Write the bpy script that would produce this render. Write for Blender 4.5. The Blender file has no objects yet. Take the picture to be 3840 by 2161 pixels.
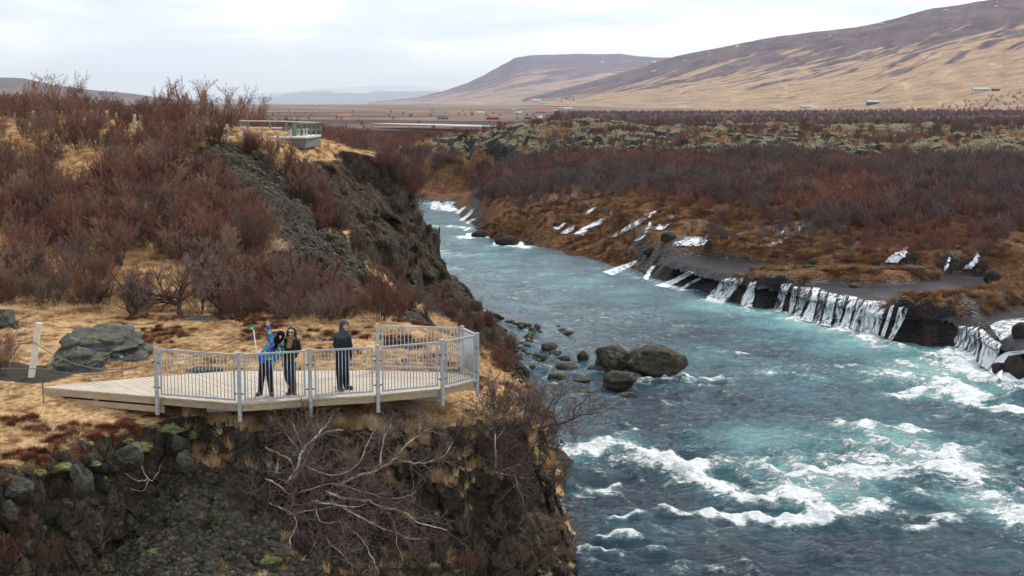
import bpy, bmesh, math, random
import numpy as np
from mathutils import Vector, Matrix

# ------------------------------------------------------------------ camera, sky, sun
C = bpy.context.scene.collection
scn = bpy.context.scene
H = 16.0            # camera height above the river (m)
F = 5333.0          # focal length in photo pixels
CX, CY, HOR = 1920.0, 1080.5, 386.0
PITCH = math.atan((CY - HOR) / F)
cam_d = bpy.data.cameras.new('camera')
cam = bpy.data.objects.new('camera', cam_d); C.objects.link(cam)
cam_d.sensor_width = 36.0; cam_d.lens = 36.0 * F / 3840.0
cam_d.clip_start = 0.5; cam_d.clip_end = 90000
cam.location = (0, 0, H); cam.rotation_euler = (math.pi / 2 - PITCH, 0, 0)
scn.camera = cam

SUN_EL, SUN_AZ = math.radians(48), math.radians(28)    # azimuth from +Y (behind the scene) towards +X
world = bpy.data.worlds.new("World"); scn.world = world
world.use_nodes = True
wt = world.node_tree; wt.nodes.clear()
w_out = wt.nodes.new('ShaderNodeOutputWorld')
sky = wt.nodes.new('ShaderNodeTexSky'); sky.sky_type = 'NISHITA'; sky.sun_disc = False
sky.sun_elevation = SUN_EL; sky.sun_rotation = SUN_AZ; sky.air_density = 1.0; sky.dust_density = 2.0
bg1 = wt.nodes.new('ShaderNodeBackground'); bg1.inputs[1].default_value = 0.11
wt.links.new(sky.outputs[0], bg1.inputs[0])
tc = wt.nodes.new('ShaderNodeTexCoord'); mp = wt.nodes.new('ShaderNodeMapping')
mp.inputs['Scale'].default_value = (1.0, 1.0, 4.5)
wt.links.new(tc.outputs['Generated'], mp.inputs[0])
nz = wt.nodes.new('ShaderNodeTexNoise'); nz.inputs['Scale'].default_value = 5.2; nz.inputs['Detail'].default_value = 7
nz.inputs['Roughness'].default_value = 0.52; nz.inputs['Distortion'].default_value = 0.35
wt.links.new(mp.outputs[0], nz.inputs['Vector'])
sx = wt.nodes.new('ShaderNodeSeparateXYZ'); wt.links.new(tc.outputs['Generated'], sx.inputs[0])
# bright overcast deck: soft white cumulus on a pale blue grey veil
cr = wt.nodes.new('ShaderNodeValToRGB')
e = cr.color_ramp.elements
e[0].position = 0.38; e[0].color = (0.62, 0.73, 0.84, 1)
e[1].position = 0.60; e[1].color = (1.0, 1.0, 1.0, 1)
k = e.new(0.49); k.color = (0.76, 0.82, 0.88, 1)
hz = wt.nodes.new('ShaderNodeMapRange'); hz.inputs['From Min'].default_value = -0.01; hz.inputs['From Max'].default_value = 0.07
hz.interpolation_type = 'SMOOTHSTEP'
wt.links.new(sx.outputs['Z'], hz.inputs['Value'])
rt = wt.nodes.new('ShaderNodeMapRange'); rt.inputs['From Min'].default_value = -0.3; rt.inputs['From Max'].default_value = 0.35
rt.inputs['To Min'].default_value = -0.03; rt.inputs['To Max'].default_value = 0.13
wt.links.new(sx.outputs['X'], rt.inputs['Value'])
ad = wt.nodes.new('ShaderNodeMath'); ad.operation = 'ADD'
wt.links.new(nz.outputs['Fac'], ad.inputs[0]); wt.links.new(rt.outputs[0], ad.inputs[1])
wt.links.new(ad.outputs[0], cr.inputs[0])
mxh = wt.nodes.new('ShaderNodeMix'); mxh.data_type = 'RGBA'
mxh.inputs[6].default_value = (0.76, 0.83, 0.89, 1)
wt.links.new(hz.outputs[0], mxh.inputs[0]); wt.links.new(cr.outputs[0], mxh.inputs[7])
lo = wt.nodes.new('ShaderNodeMapRange'); lo.inputs['From Min'].default_value = -0.06; lo.inputs['From Max'].default_value = -0.012
wt.links.new(sx.outputs['Z'], lo.inputs['Value'])
mxl = wt.nodes.new('ShaderNodeMix'); mxl.data_type = 'RGBA'; mxl.inputs[6].default_value = (0.07, 0.055, 0.045, 1)   # dark land below the horizon
wt.links.new(lo.outputs[0], mxl.inputs[0]); wt.links.new(mxh.outputs[2], mxl.inputs[7])
bg2 = wt.nodes.new('ShaderNodeBackground'); bg2.inputs[1].default_value = 1.13
wt.links.new(mxl.outputs[2], bg2.inputs[0])
mxs = wt.nodes.new('ShaderNodeMixShader'); mxs.inputs[0].default_value = 0.90
wt.links.new(bg1.outputs[0], mxs.inputs[1]); wt.links.new(bg2.outputs[0], mxs.inputs[2])
wt.links.new(mxs.outputs[0], w_out.inputs[0])

sun_d = bpy.data.lights.new('sun', 'SUN'); sun_d.energy = 2.3; sun_d.angle = math.radians(10)
sun_d.color = (1.0, 0.95, 0.87)
sun = bpy.data.objects.new('sun', sun_d); C.objects.link(sun)
_d = Vector((math.sin(SUN_AZ) * math.cos(SUN_EL), math.cos(SUN_AZ) * math.cos(SUN_EL), math.sin(SUN_EL)))
sun.rotation_euler = _d.to_track_quat('Z', 'Y').to_euler()
sun.location = (0, 0, 60)
scn.view_settings.view_transform = 'Standard'; scn.view_settings.look = 'None'
scn.view_settings.exposure = 0.27; scn.view_settings.gamma = 1.0
scn.render.engine = 'CYCLES'
scn.cycles.use_denoising = True
scn.cycles.max_bounces = 5; scn.cycles.diffuse_bounces = 2; scn.cycles.glossy_bounces = 2
scn.cycles.transmission_bounces = 3; scn.cycles.transparent_max_bounces = 12
scn.cycles.volume_bounces = 0; scn.cycles.caustics_reflective = False; scn.cycles.caustics_refractive = False

# ------------------------------------------------------------------ pixel <-> world
_cp, _sp = math.cos(PITCH), math.sin(PITCH)
def ray(px, py):
    a = (px - CX) / F; b = (CY - py) / F
    return (a, _cp + b * _sp, -_sp + b * _cp)
def WZ(px, py, z):                 # point of that pixel on height z
    r = ray(px, py); t = (z - H) / r[2]
    return (r[0] * t, r[1] * t, z)
def WD(px, py, d):                 # point of that pixel at distance d along +Y
    r = ray(px, py); t = d / r[1]
    return (r[0] * t, d, H + r[2] * t)

# ------------------------------------------------------------------ numpy noise
def _hash(ix, iy, iz, seed):
    h = (ix.astype(np.int64) * 374761393 + iy.astype(np.int64) * 668265263 + iz.astype(np.int64) * 2147483647 + seed * 1274126177) & 0xffffffff
    h = h.astype(np.uint32)
    h ^= h >> np.uint32(13); h *= np.uint32(1274126177); h ^= h >> np.uint32(16); h *= np.uint32(2246822519); h ^= h >> np.uint32(15)
    return h.astype(np.float32) * np.float32(1 / 4294967296.0)
def vnoise(x, y, z, seed=0):       # smooth value noise, -1..1
    x, y, z = np.broadcast_arrays(np.asarray(x, np.float32), np.asarray(y, np.float32), np.asarray(z, np.float32))
    fx, fy, fz = np.floor(x), np.floor(y), np.floor(z)
    ix, iy, iz = fx.astype(np.int32), fy.astype(np.int32), fz.astype(np.int32)
    tx, ty, tz = x - fx, y - fy, z - fz
    tx = tx * tx * (3 - 2 * tx); ty = ty * ty * (3 - 2 * ty); tz = tz * tz * (3 - 2 * tz)
    r = 0
    for a in (0, 1):
        wa = tx if a else 1 - tx
        for b in (0, 1):
            wb = wa * (ty if b else 1 - ty)
            for c in (0, 1):
                r = r + wb * (tz if c else 1 - tz) * _hash(ix + a, iy + b, iz + c, seed)
    return r * 2 - 1
def fbm(x, y, z=0.0, oct=4, seed=0, gain=0.5, ridged=False):
    r = 0; a = 1.0; f = 1.0; s = 0
    for o in range(oct):
        n = vnoise(np.asarray(x) * f + 17.3 * o, np.asarray(y) * f - 9.1 * o, np.asarray(z) * f + 4.7 * o, seed + o)
        if ridged: n = 1 - 2 * np.abs(n)
        r = r + a * n; s += a; a *= gain; f *= 2.03
    return r / s
def worley(x, y, z, seed=0):       # F1, F2, random of nearest cell
    x = np.asarray(x, np.float32); y = np.asarray(y, np.float32); z = np.asarray(z, np.float32)
    ix, iy, iz = np.floor(x).astype(np.int32), np.floor(y).astype(np.int32), np.floor(z).astype(np.int32)
    f1 = np.full(x.shape, 9, np.float32); f2 = f1.copy(); rid = np.zeros(x.shape, np.float32)
    for a in (-1, 0, 1):
        for b in (-1, 0, 1):
            for c in (-1, 0, 1):
                jx, jy, jz = ix + a, iy + b, iz + c
                dx = jx + _hash(jx, jy, jz, seed) - x; dy = jy + _hash(jx, jy, jz, seed + 1) - y; dz = jz + _hash(jx, jy, jz, seed + 2) - z
                d = dx * dx + dy * dy + dz * dz
                m = d < f1
                f2 = np.where(m, f1, np.minimum(f2, d))
                rid = np.where(m, _hash(jx, jy, jz, seed + 3), rid)
                f1 = np.where(m, d, f1)
    return np.sqrt(f1), np.sqrt(f2), rid

def sstep(a, b, x):
    t = np.clip((x - a) / (b - a), 0, 1); return t * t * (3 - 2 * t)

class RBF:                          # thin-plate interpolation of heights
    def __init__(s, pts, smooth=0.0):
        P = np.array(pts, float); s.p = P[:, :2]; n = len(P)
        s.c = s.p.mean(0); s.k = 30.0
        q = (s.p - s.c) / s.k; s.q = q
        d = np.hypot(q[:, None, 0] - q[None, :, 0], q[:, None, 1] - q[None, :, 1])
        A = np.zeros((n + 3, n + 3)); A[:n, :n] = s.phi(d) + smooth * np.eye(n)
        A[:n, n] = 1; A[:n, n + 1:] = q; A[n, :n] = 1; A[n + 1:, :n] = q.T
        s.w = np.linalg.solve(A, np.concatenate([P[:, 2], [0, 0, 0]]))
    @staticmethod
    def phi(d): return np.sqrt(d * d + 0.002) * -1.0
    def __call__(s, x, y):
        x = (np.asarray(x, float) - s.c[0]) / s.k; y = (np.asarray(y, float) - s.c[1]) / s.k
        r = s.w[-3] + s.w[-2] * x + s.w[-1] * y
        for i in range(len(s.q)):
            r = r + s.w[i] * s.phi(np.hypot(x - s.q[i, 0], y - s.q[i, 1]))
        return r

def sdist(x, y, poly):              # signed distance to a closed polygon, positive inside
    x = np.asarray(x, float); y = np.asarray(y, float)
    best = np.full(x.shape, 1e9); ins = np.zeros(x.shape, bool)
    n = len(poly)
    for i in range(n):
        ax, ay = poly[i]; bx, by = poly[(i + 1) % n]
        dx, dy = bx - ax, by - ay
        t = np.clip(((x - ax) * dx + (y - ay) * dy) / (dx * dx + dy * dy + 1e-12), 0, 1)
        best = np.minimum(best, np.hypot(x - ax - t * dx, y - ay - t * dy))
        if by != ay:
            c = ((ay > y) != (by > y)) & (x < (bx - ax) * (y - ay) / (by - ay) + ax)
            ins ^= c
    return np.where(ins, best, -best)
def pdist(x, y, pts):               # distance to an open polyline, and position along it 0..1
    best = np.full(np.shape(x), 1e9); tt = np.zeros(np.shape(x)); n = len(pts) - 1
    for i in range(n):
        ax, ay = pts[i][:2]; bx, by = pts[i + 1][:2]; dx, dy = bx - ax, by - ay
        t = np.clip(((x - ax) * dx + (y - ay) * dy) / (dx * dx + dy * dy + 1e-12), 0, 1)
        d = np.hypot(x - ax - t * dx, y - ay - t * dy)
        m = d < best; best = np.where(m, d, best); tt = np.where(m, (i + t) / n, tt)
    return best, tt

# ------------------------------------------------------------------ meshes
def mesh_np(name, V, Fq, smooth=True):
    """V (n,3); Fq: (m,4) or (m,3) int array"""
    me = bpy.data.meshes.new(name)
    V = np.asarray(V, np.float32); Fq = np.asarray(Fq, np.int32); k = Fq.shape[1]
    me.vertices.add(len(V)); me.vertices.foreach_set('co', V.ravel())
    me.loops.add(Fq.size); me.loops.foreach_set('vertex_index', Fq.ravel())
    me.polygons.add(len(Fq)); me.polygons.foreach_set('loop_start', np.arange(len(Fq), dtype=np.int32) * k)
    if smooth: me.polygons.foreach_set('use_smooth', np.ones(len(Fq), bool))
    me.update(calc_edges=True); me.validate()
    return me
def attr(me, name, vals):
    a = me.attributes.new(name, 'FLOAT', 'POINT'); a.data.foreach_set('value', np.asarray(vals, np.float32).ravel())
def add(name, me, mat=None, parent=None, kind=None, label=None, cat=None, group=None, loc=None):
    o = bpy.data.objects.new(name, me); C.objects.link(o)
    if mat is not None and me is not None: me.materials.append(mat)
    if parent is not None: o.parent = parent
    if loc is not None: o.location = loc
    return tag(o, label, cat, group, kind)
def tag(o, label=None, cat=None, group=None, kind=None):
    if kind: o['kind'] = kind
    if label: o['label'] = label
    if cat: o['category'] = cat
    if group: o['group'] = group
    return o
def empty(name, loc, label, cat, group=None):
    return tag_loc(bpy.data.objects.new(name, None), loc, label, cat, group)
def tag_loc(o, loc, label, cat, group):
    C.objects.link(o); o.location = loc; o.empty_display_size = 0.2
    return tag(o, label, cat, group)
def grid_mesh(name, X, Y, Z):
    n, m = X.shape
    V = np.stack([X, Y, Z], -1).reshape(-1, 3)
    i = np.arange(n * m).reshape(n, m)
    Fq = np.stack([i[:-1, :-1], i[1:, :-1], i[1:, 1:], i[:-1, 1:]], -1).reshape(-1, 4)
    return mesh_np(name, V, Fq)

def surface_nets(Fd, org, h):
    """Fd positive inside; returns V, quads"""
    S = Fd > 0
    nx, ny, nz = Fd.shape
    def cells(a):   # corner sum to find mixed cells
        return a[:-1, :-1, :-1].astype(np.int8) + a[1:, :-1, :-1] + a[:-1, 1:, :-1] + a[1:, 1:, :-1] + a[:-1, :-1, 1:] + a[1:, :-1, 1:] + a[:-1, 1:, 1:] + a[1:, 1:, 1:]
    cs = cells(S); mix = (cs > 0) & (cs < 8)
    I, J, K = np.nonzero(mix); n = len(I)
    idx = np.full(mix.shape, -1, np.int32); idx[I, J, K] = np.arange(n, dtype=np.int32)
    acc = np.zeros((n, 3), np.float32); cnt = np.zeros(n, np.float32)
    crn = [(0, 0, 0), (1, 0, 0), (0, 1, 0), (1, 1, 0), (0, 0, 1), (1, 0, 1), (0, 1, 1), (1, 1, 1)]
    val = [Fd[I + a, J + b, K + c] for a, b, c in crn]
    for p in range(8):
        for q in range(p + 1, 8):
            d = np.array(crn[q]) - np.array(crn[p])
            if np.abs(d).sum() != 1: continue
            va, vb = val[p], val[q]; m = (va > 0) != (vb > 0)
            t = va / np.where(m, va - vb, 1)
            for ax in range(3):
                acc[:, ax] += np.where(m, crn[p][ax] + t * d[ax], 0)
            cnt += m
    V = (np.stack([I, J, K], 1) + acc / np.maximum(cnt, 1)[:, None]) * h + np.array(org, np.float32)
    Q = []
    # x edges
    a = S[:-1] != S[1:]; a[:, 0] = False; a[:, :, 0] = False; a[:, -1] = False; a[:, :, -1] = False
    i, j, k = np.nonzero(a); f = S[i, j, k]
    q = np.stack([idx[i, j - 1, k - 1], idx[i, j, k - 1], idx[i, j, k], idx[i, j - 1, k]], 1); q[~f] = q[~f][:, ::-1]; Q.append(q)
    a = S[:, :-1] != S[:, 1:]; a[0] = False; a[:, :, 0] = False; a[-1] = False; a[:, :, -1] = False
    i, j, k = np.nonzero(a); f = S[i, j, k]
    q = np.stack([idx[i - 1, j, k - 1], idx[i - 1, j, k], idx[i, j, k], idx[i, j, k - 1]], 1); q[~f] = q[~f][:, ::-1]; Q.append(q)
    a = S[:, :, :-1] != S[:, :, 1:]; a[0] = False; a[:, 0] = False; a[-1] = False; a[:, -1] = False
    i, j, k = np.nonzero(a); f = S[i, j, k]
    q = np.stack([idx[i - 1, j - 1, k], idx[i, j - 1, k], idx[i, j, k], idx[i - 1, j, k]], 1); q[~f] = q[~f][:, ::-1]; Q.append(q)
    return V, np.concatenate(Q)

# ------------------------------------------------------------------ small shape builder
class MB:
    def __init__(s): s.v = []; s.f = []
    def quadbox(s, c):              # 8 corners: bottom 4 (ccw), top 4
        b = len(s.v); s.v += [tuple(p) for p in c]
        s.f += [(b + 3, b + 2, b + 1, b), (b + 4, b + 5, b + 6, b + 7)] + [(b + i, b + (i + 1) % 4, b + 4 + (i + 1) % 4, b + 4 + i) for i in range(4)]
    def box(s, c, size, rz=0.0):
        x, y, z = [q / 2 for q in size]; ca, sa = math.cos(rz), math.sin(rz); o = []
        for dz in (-z, z):
            for dx, dy in ((-x, -y), (x, -y), (x, y), (-x, y)):
                o.append((c[0] + dx * ca - dy * sa, c[1] + dx * sa + dy * ca, c[2] + dz))
        s.quadbox(o)
    def beam(s, a, b, w, h):        # rectangular bar between two points
        a = Vector(a); b = Vector(b); d = (b - a).normalized()
        up = Vector((0, 0, 1)) if abs(d.z) < 0.95 else Vector((0, 1, 0))
        r = d.cross(up).normalized() * w / 2; u = r.cross(d).normalized() * h / 2
        s.quadbox([a - r - u, a + r - u, a + r + u, a - r + u, b - r - u, b + r - u, b + r + u, b - r + u])
    def tube(s, pts, rad, n=6, cap=True):
        pts = [Vector(p) for p in pts]; m = len(pts)
        if not hasattr(rad, '__len__'): rad = [rad] * m
        b0 = len(s.v); pr = None
        for i, p in enumerate(pts):
            d = (pts[min(i + 1, m - 1)] - pts[max(i - 1, 0)])
            d = d.normalized() if d.length > 1e-9 else Vector((0, 0, 1))
            if pr is None:
                pr = d.orthogonal().normalized()
            else:
                pr = (pr - d * pr.dot(d)); pr = pr.normalized() if pr.length > 1e-6 else d.orthogonal().normalized()
            q = d.cross(pr)
            for k in range(n):
                a = 2 * math.pi * k / n
                s.v.append(tuple(p + (pr * math.cos(a) + q * math.sin(a)) * rad[i]))
        for i in range(m - 1):
            for k in range(n):
                s.f.append((b0 + i * n + k, b0 + i * n + (k + 1) % n, b0 + (i + 1) * n + (k + 1) % n, b0 + (i + 1) * n + k))
        if cap:
            s.f.append(tuple(b0 + k for k in range(n))[::-1]); s.f.append(tuple(b0 + (m - 1) * n + k for k in range(n)))
    def mesh(s, name, smooth=False, bevel=0):
        me = bpy.data.meshes.new(name); me.from_pydata([tuple(v) for v in s.v], [], s.f)
        if bevel:
            bm = bmesh.new(); bm.from_mesh(me); bmesh.ops.bevel(bm, geom=bm.edges[:], offset=bevel, segments=1, affect='EDGES'); bm.to_mesh(me); bm.free()
        if smooth: me.polygons.foreach_set('use_smooth', [True] * len(me.polygons))
        me.update(); return me
    def build(s, name, mat, parent=None, smooth=False, bevel=0, **k):
        return add(name, s.mesh(name, smooth, bevel), mat, parent, **k)

# ------------------------------------------------------------------ materials
class NT:
    def __init__(s, name):
        s.m = bpy.data.materials.new(name); s.m.use_nodes = True; s.t = s.m.node_tree; s.t.nodes.clear()
        s.out = s.t.nodes.new('ShaderNodeOutputMaterial'); s.geo = s.t.nodes.new('ShaderNodeNewGeometry')
        s.b = s.t.nodes.new('ShaderNodeBsdfPrincipled'); s.L(s.b.outputs[0], s.out.inputs[0])
        s.pos = s.geo.outputs['Position']
    def L(s, a, b): s.t.links.new(a, b)
    def put(s, sock, v):
        if hasattr(v, 'default_value') and hasattr(v, 'links'): s.L(v, sock)
        elif isinstance(v, (tuple, list)) and len(v) == 3 and sock.type == 'RGBA': sock.default_value = (*v, 1)
        else: sock.default_value = v
    def map(s, vec, scale=(1, 1, 1), rot=(0, 0, 0)):
        n = s.t.nodes.new('ShaderNodeMapping'); n.inputs['Scale'].default_value = scale; n.inputs['Rotation'].default_value = rot
        s.L(vec, n.inputs[0]); return n.outputs[0]
    def noise(s, scale, detail=4, rough=0.5, vec=None, dist=0.0):
        n = s.t.nodes.new('ShaderNodeTexNoise'); n.inputs['Scale'].default_value = scale; n.inputs['Detail'].default_value = detail
        n.inputs['Roughness'].default_value = rough; n.inputs['Distortion'].default_value = dist
        s.L(vec or s.pos, n.inputs['Vector']); return n.outputs['Fac']
    def vor(s, scale, vec=None, feat='F1', out='Distance', rnd=1.0):
        n = s.t.nodes.new('ShaderNodeTexVoronoi'); n.feature = feat; n.inputs['Scale'].default_value = scale
        n.inputs['Randomness'].default_value = rnd
        s.L(vec or s.pos, n.inputs['Vector']); return n.outputs[out]
    def ramp(s, fac, stops, const=False):
        n = s.t.nodes.new('ShaderNodeValToRGB'); el = n.color_ramp.elements
        if const: n.color_ramp.interpolation = 'CONSTANT'
        while len(el) < len(stops): el.new(0.5)
        for e_, (p, c) in zip(el, stops):
            e_.position = p; e_.color = (*c, 1) if isinstance(c, (tuple, list)) else (c, c, c, 1)
        s.L(fac, n.inputs[0]); return n.outputs[0]
    def mr(s, v, a, b, c=0.0, d=1.0):
        n = s.t.nodes.new('ShaderNodeMapRange'); s.put(n.inputs[0], v)
        for i, q in enumerate((a, b, c, d)): n.inputs[i + 1].default_value = q
        return n.outputs[0]
    def math(s, op, a, b=0.0):
        n = s.t.nodes.new('ShaderNodeMath'); n.operation = op; s.put(n.inputs[0], a); s.put(n.inputs[1], b); return n.outputs[0]
    def mix(s, a, b, f):
        n = s.t.nodes.new('ShaderNodeMix'); n.data_type = 'RGBA'; s.put(n.inputs[0], f); s.put(n.inputs[6], a); s.put(n.inputs[7], b); return n.outputs[2]
    def attr(s, name):
        n = s.t.nodes.new('ShaderNodeAttribute'); n.attribute_name = name; return n.outputs['Fac']
    def nz(s):
        n = s.t.nodes.new('ShaderNodeSeparateXYZ'); s.L(s.geo.outputs['Normal'], n.inputs[0]); return n.outputs[2]
    def sep(s, v):
        n = s.t.nodes.new('ShaderNodeSeparateXYZ'); s.L(v, n.inputs[0]); return n.outputs
    def rnd(s):
        n = s.t.nodes.new('ShaderNodeObjectInfo'); return n.outputs['Random']
    def obj(s):
        n = s.t.nodes.new('ShaderNodeTexCoord'); return n.outputs['Object']
    def bump(s, h, strength=0.5, dist=0.1):
        n = s.t.nodes.new('ShaderNodeBump'); n.inputs['Strength'].default_value = strength; n.inputs['Distance'].default_value = dist
        s.L(h, n.inputs['Height']); s.L(n.outputs[0], s.b.inputs['Normal'])
    def set(s, col=None, rough=None, spec=None, metal=None):
        if col is not None: s.put(s.b.inputs['Base Color'], col)
        if rough is not None: s.put(s.b.inputs['Roughness'], rough)
        if spec is not None: s.put(s.b.inputs['Specular IOR Level'], spec)
        if metal is not None: s.put(s.b.inputs['Metallic'], metal)
        return s.m
def flat(name, col, rough=0.7, var=0.25, scale=6.0, spec=0.3, metal=0.0, bump=0.0, bscale=60.0):
    n = NT(name); f = n.noise(scale, 5, 0.6)
    c = n.mix(tuple(q * (1 - var) for q in col), tuple(min(1, q * (1 + var)) for q in col), n.mr(f, 0.3, 0.7))
    if bump: n.bump(n.noise(bscale, 4, 0.6), bump, 0.01)
    return n.set(c, rough, spec, metal)

# ------------------------------------------------------------------ materials of the place
def mat_land():
    n = NT('dry_grass_and_rock')
    nz = n.nz(); rock = n.attr('rock'); rust = n.attr('rust'); moss = n.attr('moss'); dirt = n.attr('dirt')
    big = n.noise(0.35, 5, 0.6); mid = n.noise(1.6, 6, 0.65); fin = n.noise(9.0, 6, 0.7)
    strand = n.noise(5.0, 6, 0.7, n.map(n.pos, (1.6, 0.8, 5.0)), 0.6)
    g = n.ramp(strand, [(0.25, (0.16, 0.080, 0.034)), (0.40, (0.36, 0.21, 0.095)), (0.54, (0.56, 0.36, 0.18)), (0.72, (0.72, 0.52, 0.30))])
    g = n.mix(g, (0.15, 0.07, 0.03), n.math('MULTIPLY', n.mr(mid, 0.50, 0.62), 0.9))
    g = n.mix(g, (0.13, 0.12, 0.035), n.math('MULTIPLY', n.mr(big, 0.55, 0.68), 0.55))
    # heather / rust and moss cushions
    rc = n.ramp(fin, [(0.3, (0.03, 0.01, 0.006)), (0.5, (0.115, 0.030, 0.012)), (0.7, (0.21, 0.062, 0.022))])
    mc = n.ramp(fin, [(0.3, (0.05, 0.055, 0.014)), (0.5, (0.20, 0.21, 0.07)), (0.7, (0.36, 0.37, 0.17))])
    # rock
    r1 = n.noise(2.3, 8, 0.68, None, 0.4)
    rk = n.ramp(r1, [(0.28, (0.016, 0.017, 0.016)), (0.45, (0.055, 0.055, 0.048)), (0.58, (0.105, 0.094, 0.072)), (0.75, (0.19, 0.165, 0.125))])
    rk = n.mix(rk, (0.15, 0.058, 0.026), n.math('MULTIPLY', n.mr(n.noise(0.9, 5, 0.6), 0.54, 0.68), 0.62))
    yy = n.sep(n.pos)[1]
    warm = n.ramp(r1, [(0.3, (0.010, 0.007, 0.005)), (0.5, (0.042, 0.029, 0.018)), (0.7, (0.115, 0.080, 0.048))])
    rk = n.mix(rk, warm, n.math('MULTIPLY', n.mr(yy, 74, 82), n.mr(n.noise(0.25, 4, .6), 0.35, 0.6, 0.85, 1.0)))
    rk = n.mix(rk, warm, n.math('MULTIPLY', n.mr(n.sep(n.pos)[0], -6.0, -2.0), n.mr(yy, 46, 42, 0, 0.65)))
    vb = n.map(n.pos, (1.0, 1.0, 0.7)); cell = n.sep(n.vor(1.9, vb, 'F1', 'Color')); ce2 = n.sep(n.vor(5.5, vb, 'F1', 'Color'))
    rk = n.mix(rk, n.mix((0.012, 0.012, 0.011), (0.17, 0.155, 0.125), cell[0]), 0.30)
    rk = n.mix(rk, n.mix((0.02, 0.018, 0.015), (0.19, 0.165, 0.13), ce2[1]), 0.25)
    crk = n.mr(n.vor(1.9, vb, 'DISTANCE_TO_EDGE'), 0.0, 0.09); crk2 = n.mr(n.vor(5.5, vb, 'DISTANCE_TO_EDGE'), 0.0, 0.10)
    rk = n.mix(rk, warm, n.mr(yy, 47, 80, 0.45, 0.65))
    lich = n.mr(n.noise(14.0, 5, 0.75), 0.60, 0.68)
    rk = n.mix(rk, (0.36, 0.36, 0.32), n.math('MULTIPLY', lich, n.mr(n.noise(0.7, 3), 0.48, 0.62, 0.0, 0.8)))
    rk = n.mix(rk, mc, n.math('MULTIPLY', n.mr(n.noise(1.1, 4, 0.6), 0.58, 0.66), n.math('MULTIPLY', n.mr(nz, 0.2, 0.6, 0.0, 0.7), n.mr(yy, 42, 50, 1.0, 0.22))))
    steep = n.math('ADD', n.math('ADD', n.mr(nz, 0.80, 0.45), rock), n.mr(fin, 0.3, 0.7, -0.3, 0.3))
    c = n.mix(g, rk, n.mr(steep, 0.40, 0.62))
    c = n.mix(c, rc, n.mr(n.math('ADD', rust, n.mr(mid, 0.3, 0.7, -0.35, 0.35)), 0.38, 0.56))
    c = n.mix(c, mc, n.mr(n.math('ADD', moss, n.mr(n.noise(2.6, 5, 0.6), 0.3, 0.7, -0.4, 0.4)), 0.45, 0.60))
    c = n.mix(c, n.ramp(fin, [(0.3, (0.030, 0.026, 0.024)), (0.7, (0.075, 0.062, 0.052))]), n.mr(n.math('ADD', dirt, n.mr(mid, 0.3, 0.7, -0.2, 0.2)), 0.45, 0.6))
    rf = n.mr(steep, 0.40, 0.62)
    hgt = n.math('ADD', n.math('MULTIPLY', fin, 0.6), r1)
    blk = n.math('ADD', n.math('ADD', n.math('MULTIPLY', crk, 0.8), n.math('MULTIPLY', crk2, 0.35)), n.math('MULTIPLY', cell[1], 0.9))
    hgt = n.math('ADD', hgt, n.math('MULTIPLY', blk, rf))
    n.bump(hgt, 1.0, 0.13)
    return n.set(c, 0.95, 0.15)

def mat_right():
    n = NT('far_bank_land')
    nz = n.nz(); rock = n.attr('rock'); moss = n.attr('moss'); rust = n.attr('rust'); wet = n.attr('wet')
    mid = n.noise(0.8, 6, 0.65); fin = n.noise(4.0, 6, 0.7); strand = n.noise(2.4, 6, 0.7, n.map(n.pos, (1.0, 0.6, 3.0)), 0.5)
    g = n.ramp(strand, [(0.28, (0.070, 0.030, 0.014)), (0.45, (0.14, 0.066, 0.026)), (0.60, (0.27, 0.14, 0.058)), (0.78, (0.42, 0.26, 0.12))])
    rc = n.ramp(fin, [(0.3, (0.022, 0.009, 0.006)), (0.5, (0.085, 0.026, 0.012)), (0.7, (0.15, 0.048, 0.018))])
    c = n.mix(g, rc, n.mr(n.math('ADD', rust, n.mr(mid, 0.3, 0.7, -0.4, 0.4)), 0.3, 0.6))
    rk = n.ramp(n.noise(1.5, 8, 0.7), [(0.3, (0.009, 0.009, 0.010)), (0.5, (0.028, 0.027, 0.027)), (0.72, (0.080, 0.074, 0.064))])
    mo = n.ramp(fin, [(0.3, (0.07, 0.060, 0.025)), (0.48, (0.19, 0.165, 0.095)), (0.7, (0.41, 0.365, 0.24))])
    lava = n.mix(rk, mo, n.mr(n.math('ADD', n.mr(nz, 0.55, 0.95, -0.25, 0.22), n.noise(1.5, 7, 0.75, n.map(n.pos, (0.6, 1.0, 1.0)))), 0.585, 0.64))
    c = n.mix(c, lava, n.mr(n.math('ADD', moss, n.mr(n.noise(0.28, 5, 0.6), 0.3, 0.7, -0.35, 0.35)), 0.42, 0.56))
    steep = n.math('ADD', n.math('ADD', n.mr(nz, 0.72, 0.40), rock), n.mr(fin, 0.3, 0.7, -0.25, 0.25))
    wr = n.ramp(n.noise(0.9, 7, 0.65, n.map(n.pos, (1.0, 1.0, 0.35))), [(0.3, (0.010, 0.008, 0.009)), (0.5, (0.026, 0.021, 0.022)), (0.62, (0.060, 0.030, 0.022)), (0.75, (0.085, 0.050, 0.038))])
    c = n.mix(c, wr, n.mr(steep, 0.42, 0.60))
    cr_ = n.mr(n.vor(1.3, n.map(n.pos, (1, 1, 1.6)), 'DISTANCE_TO_EDGE'), 0.0, 0.12)
    n.bump(n.math('ADD', n.math('ADD', fin, n.noise(1.5, 6, 0.7)), n.math('MULTIPLY', cr_, 0.5)), 1.0, 0.35)
    return n.set(c, n.mr(steep, 0.42, 0.6, 0.95, 0.5), 0.25)

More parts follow.
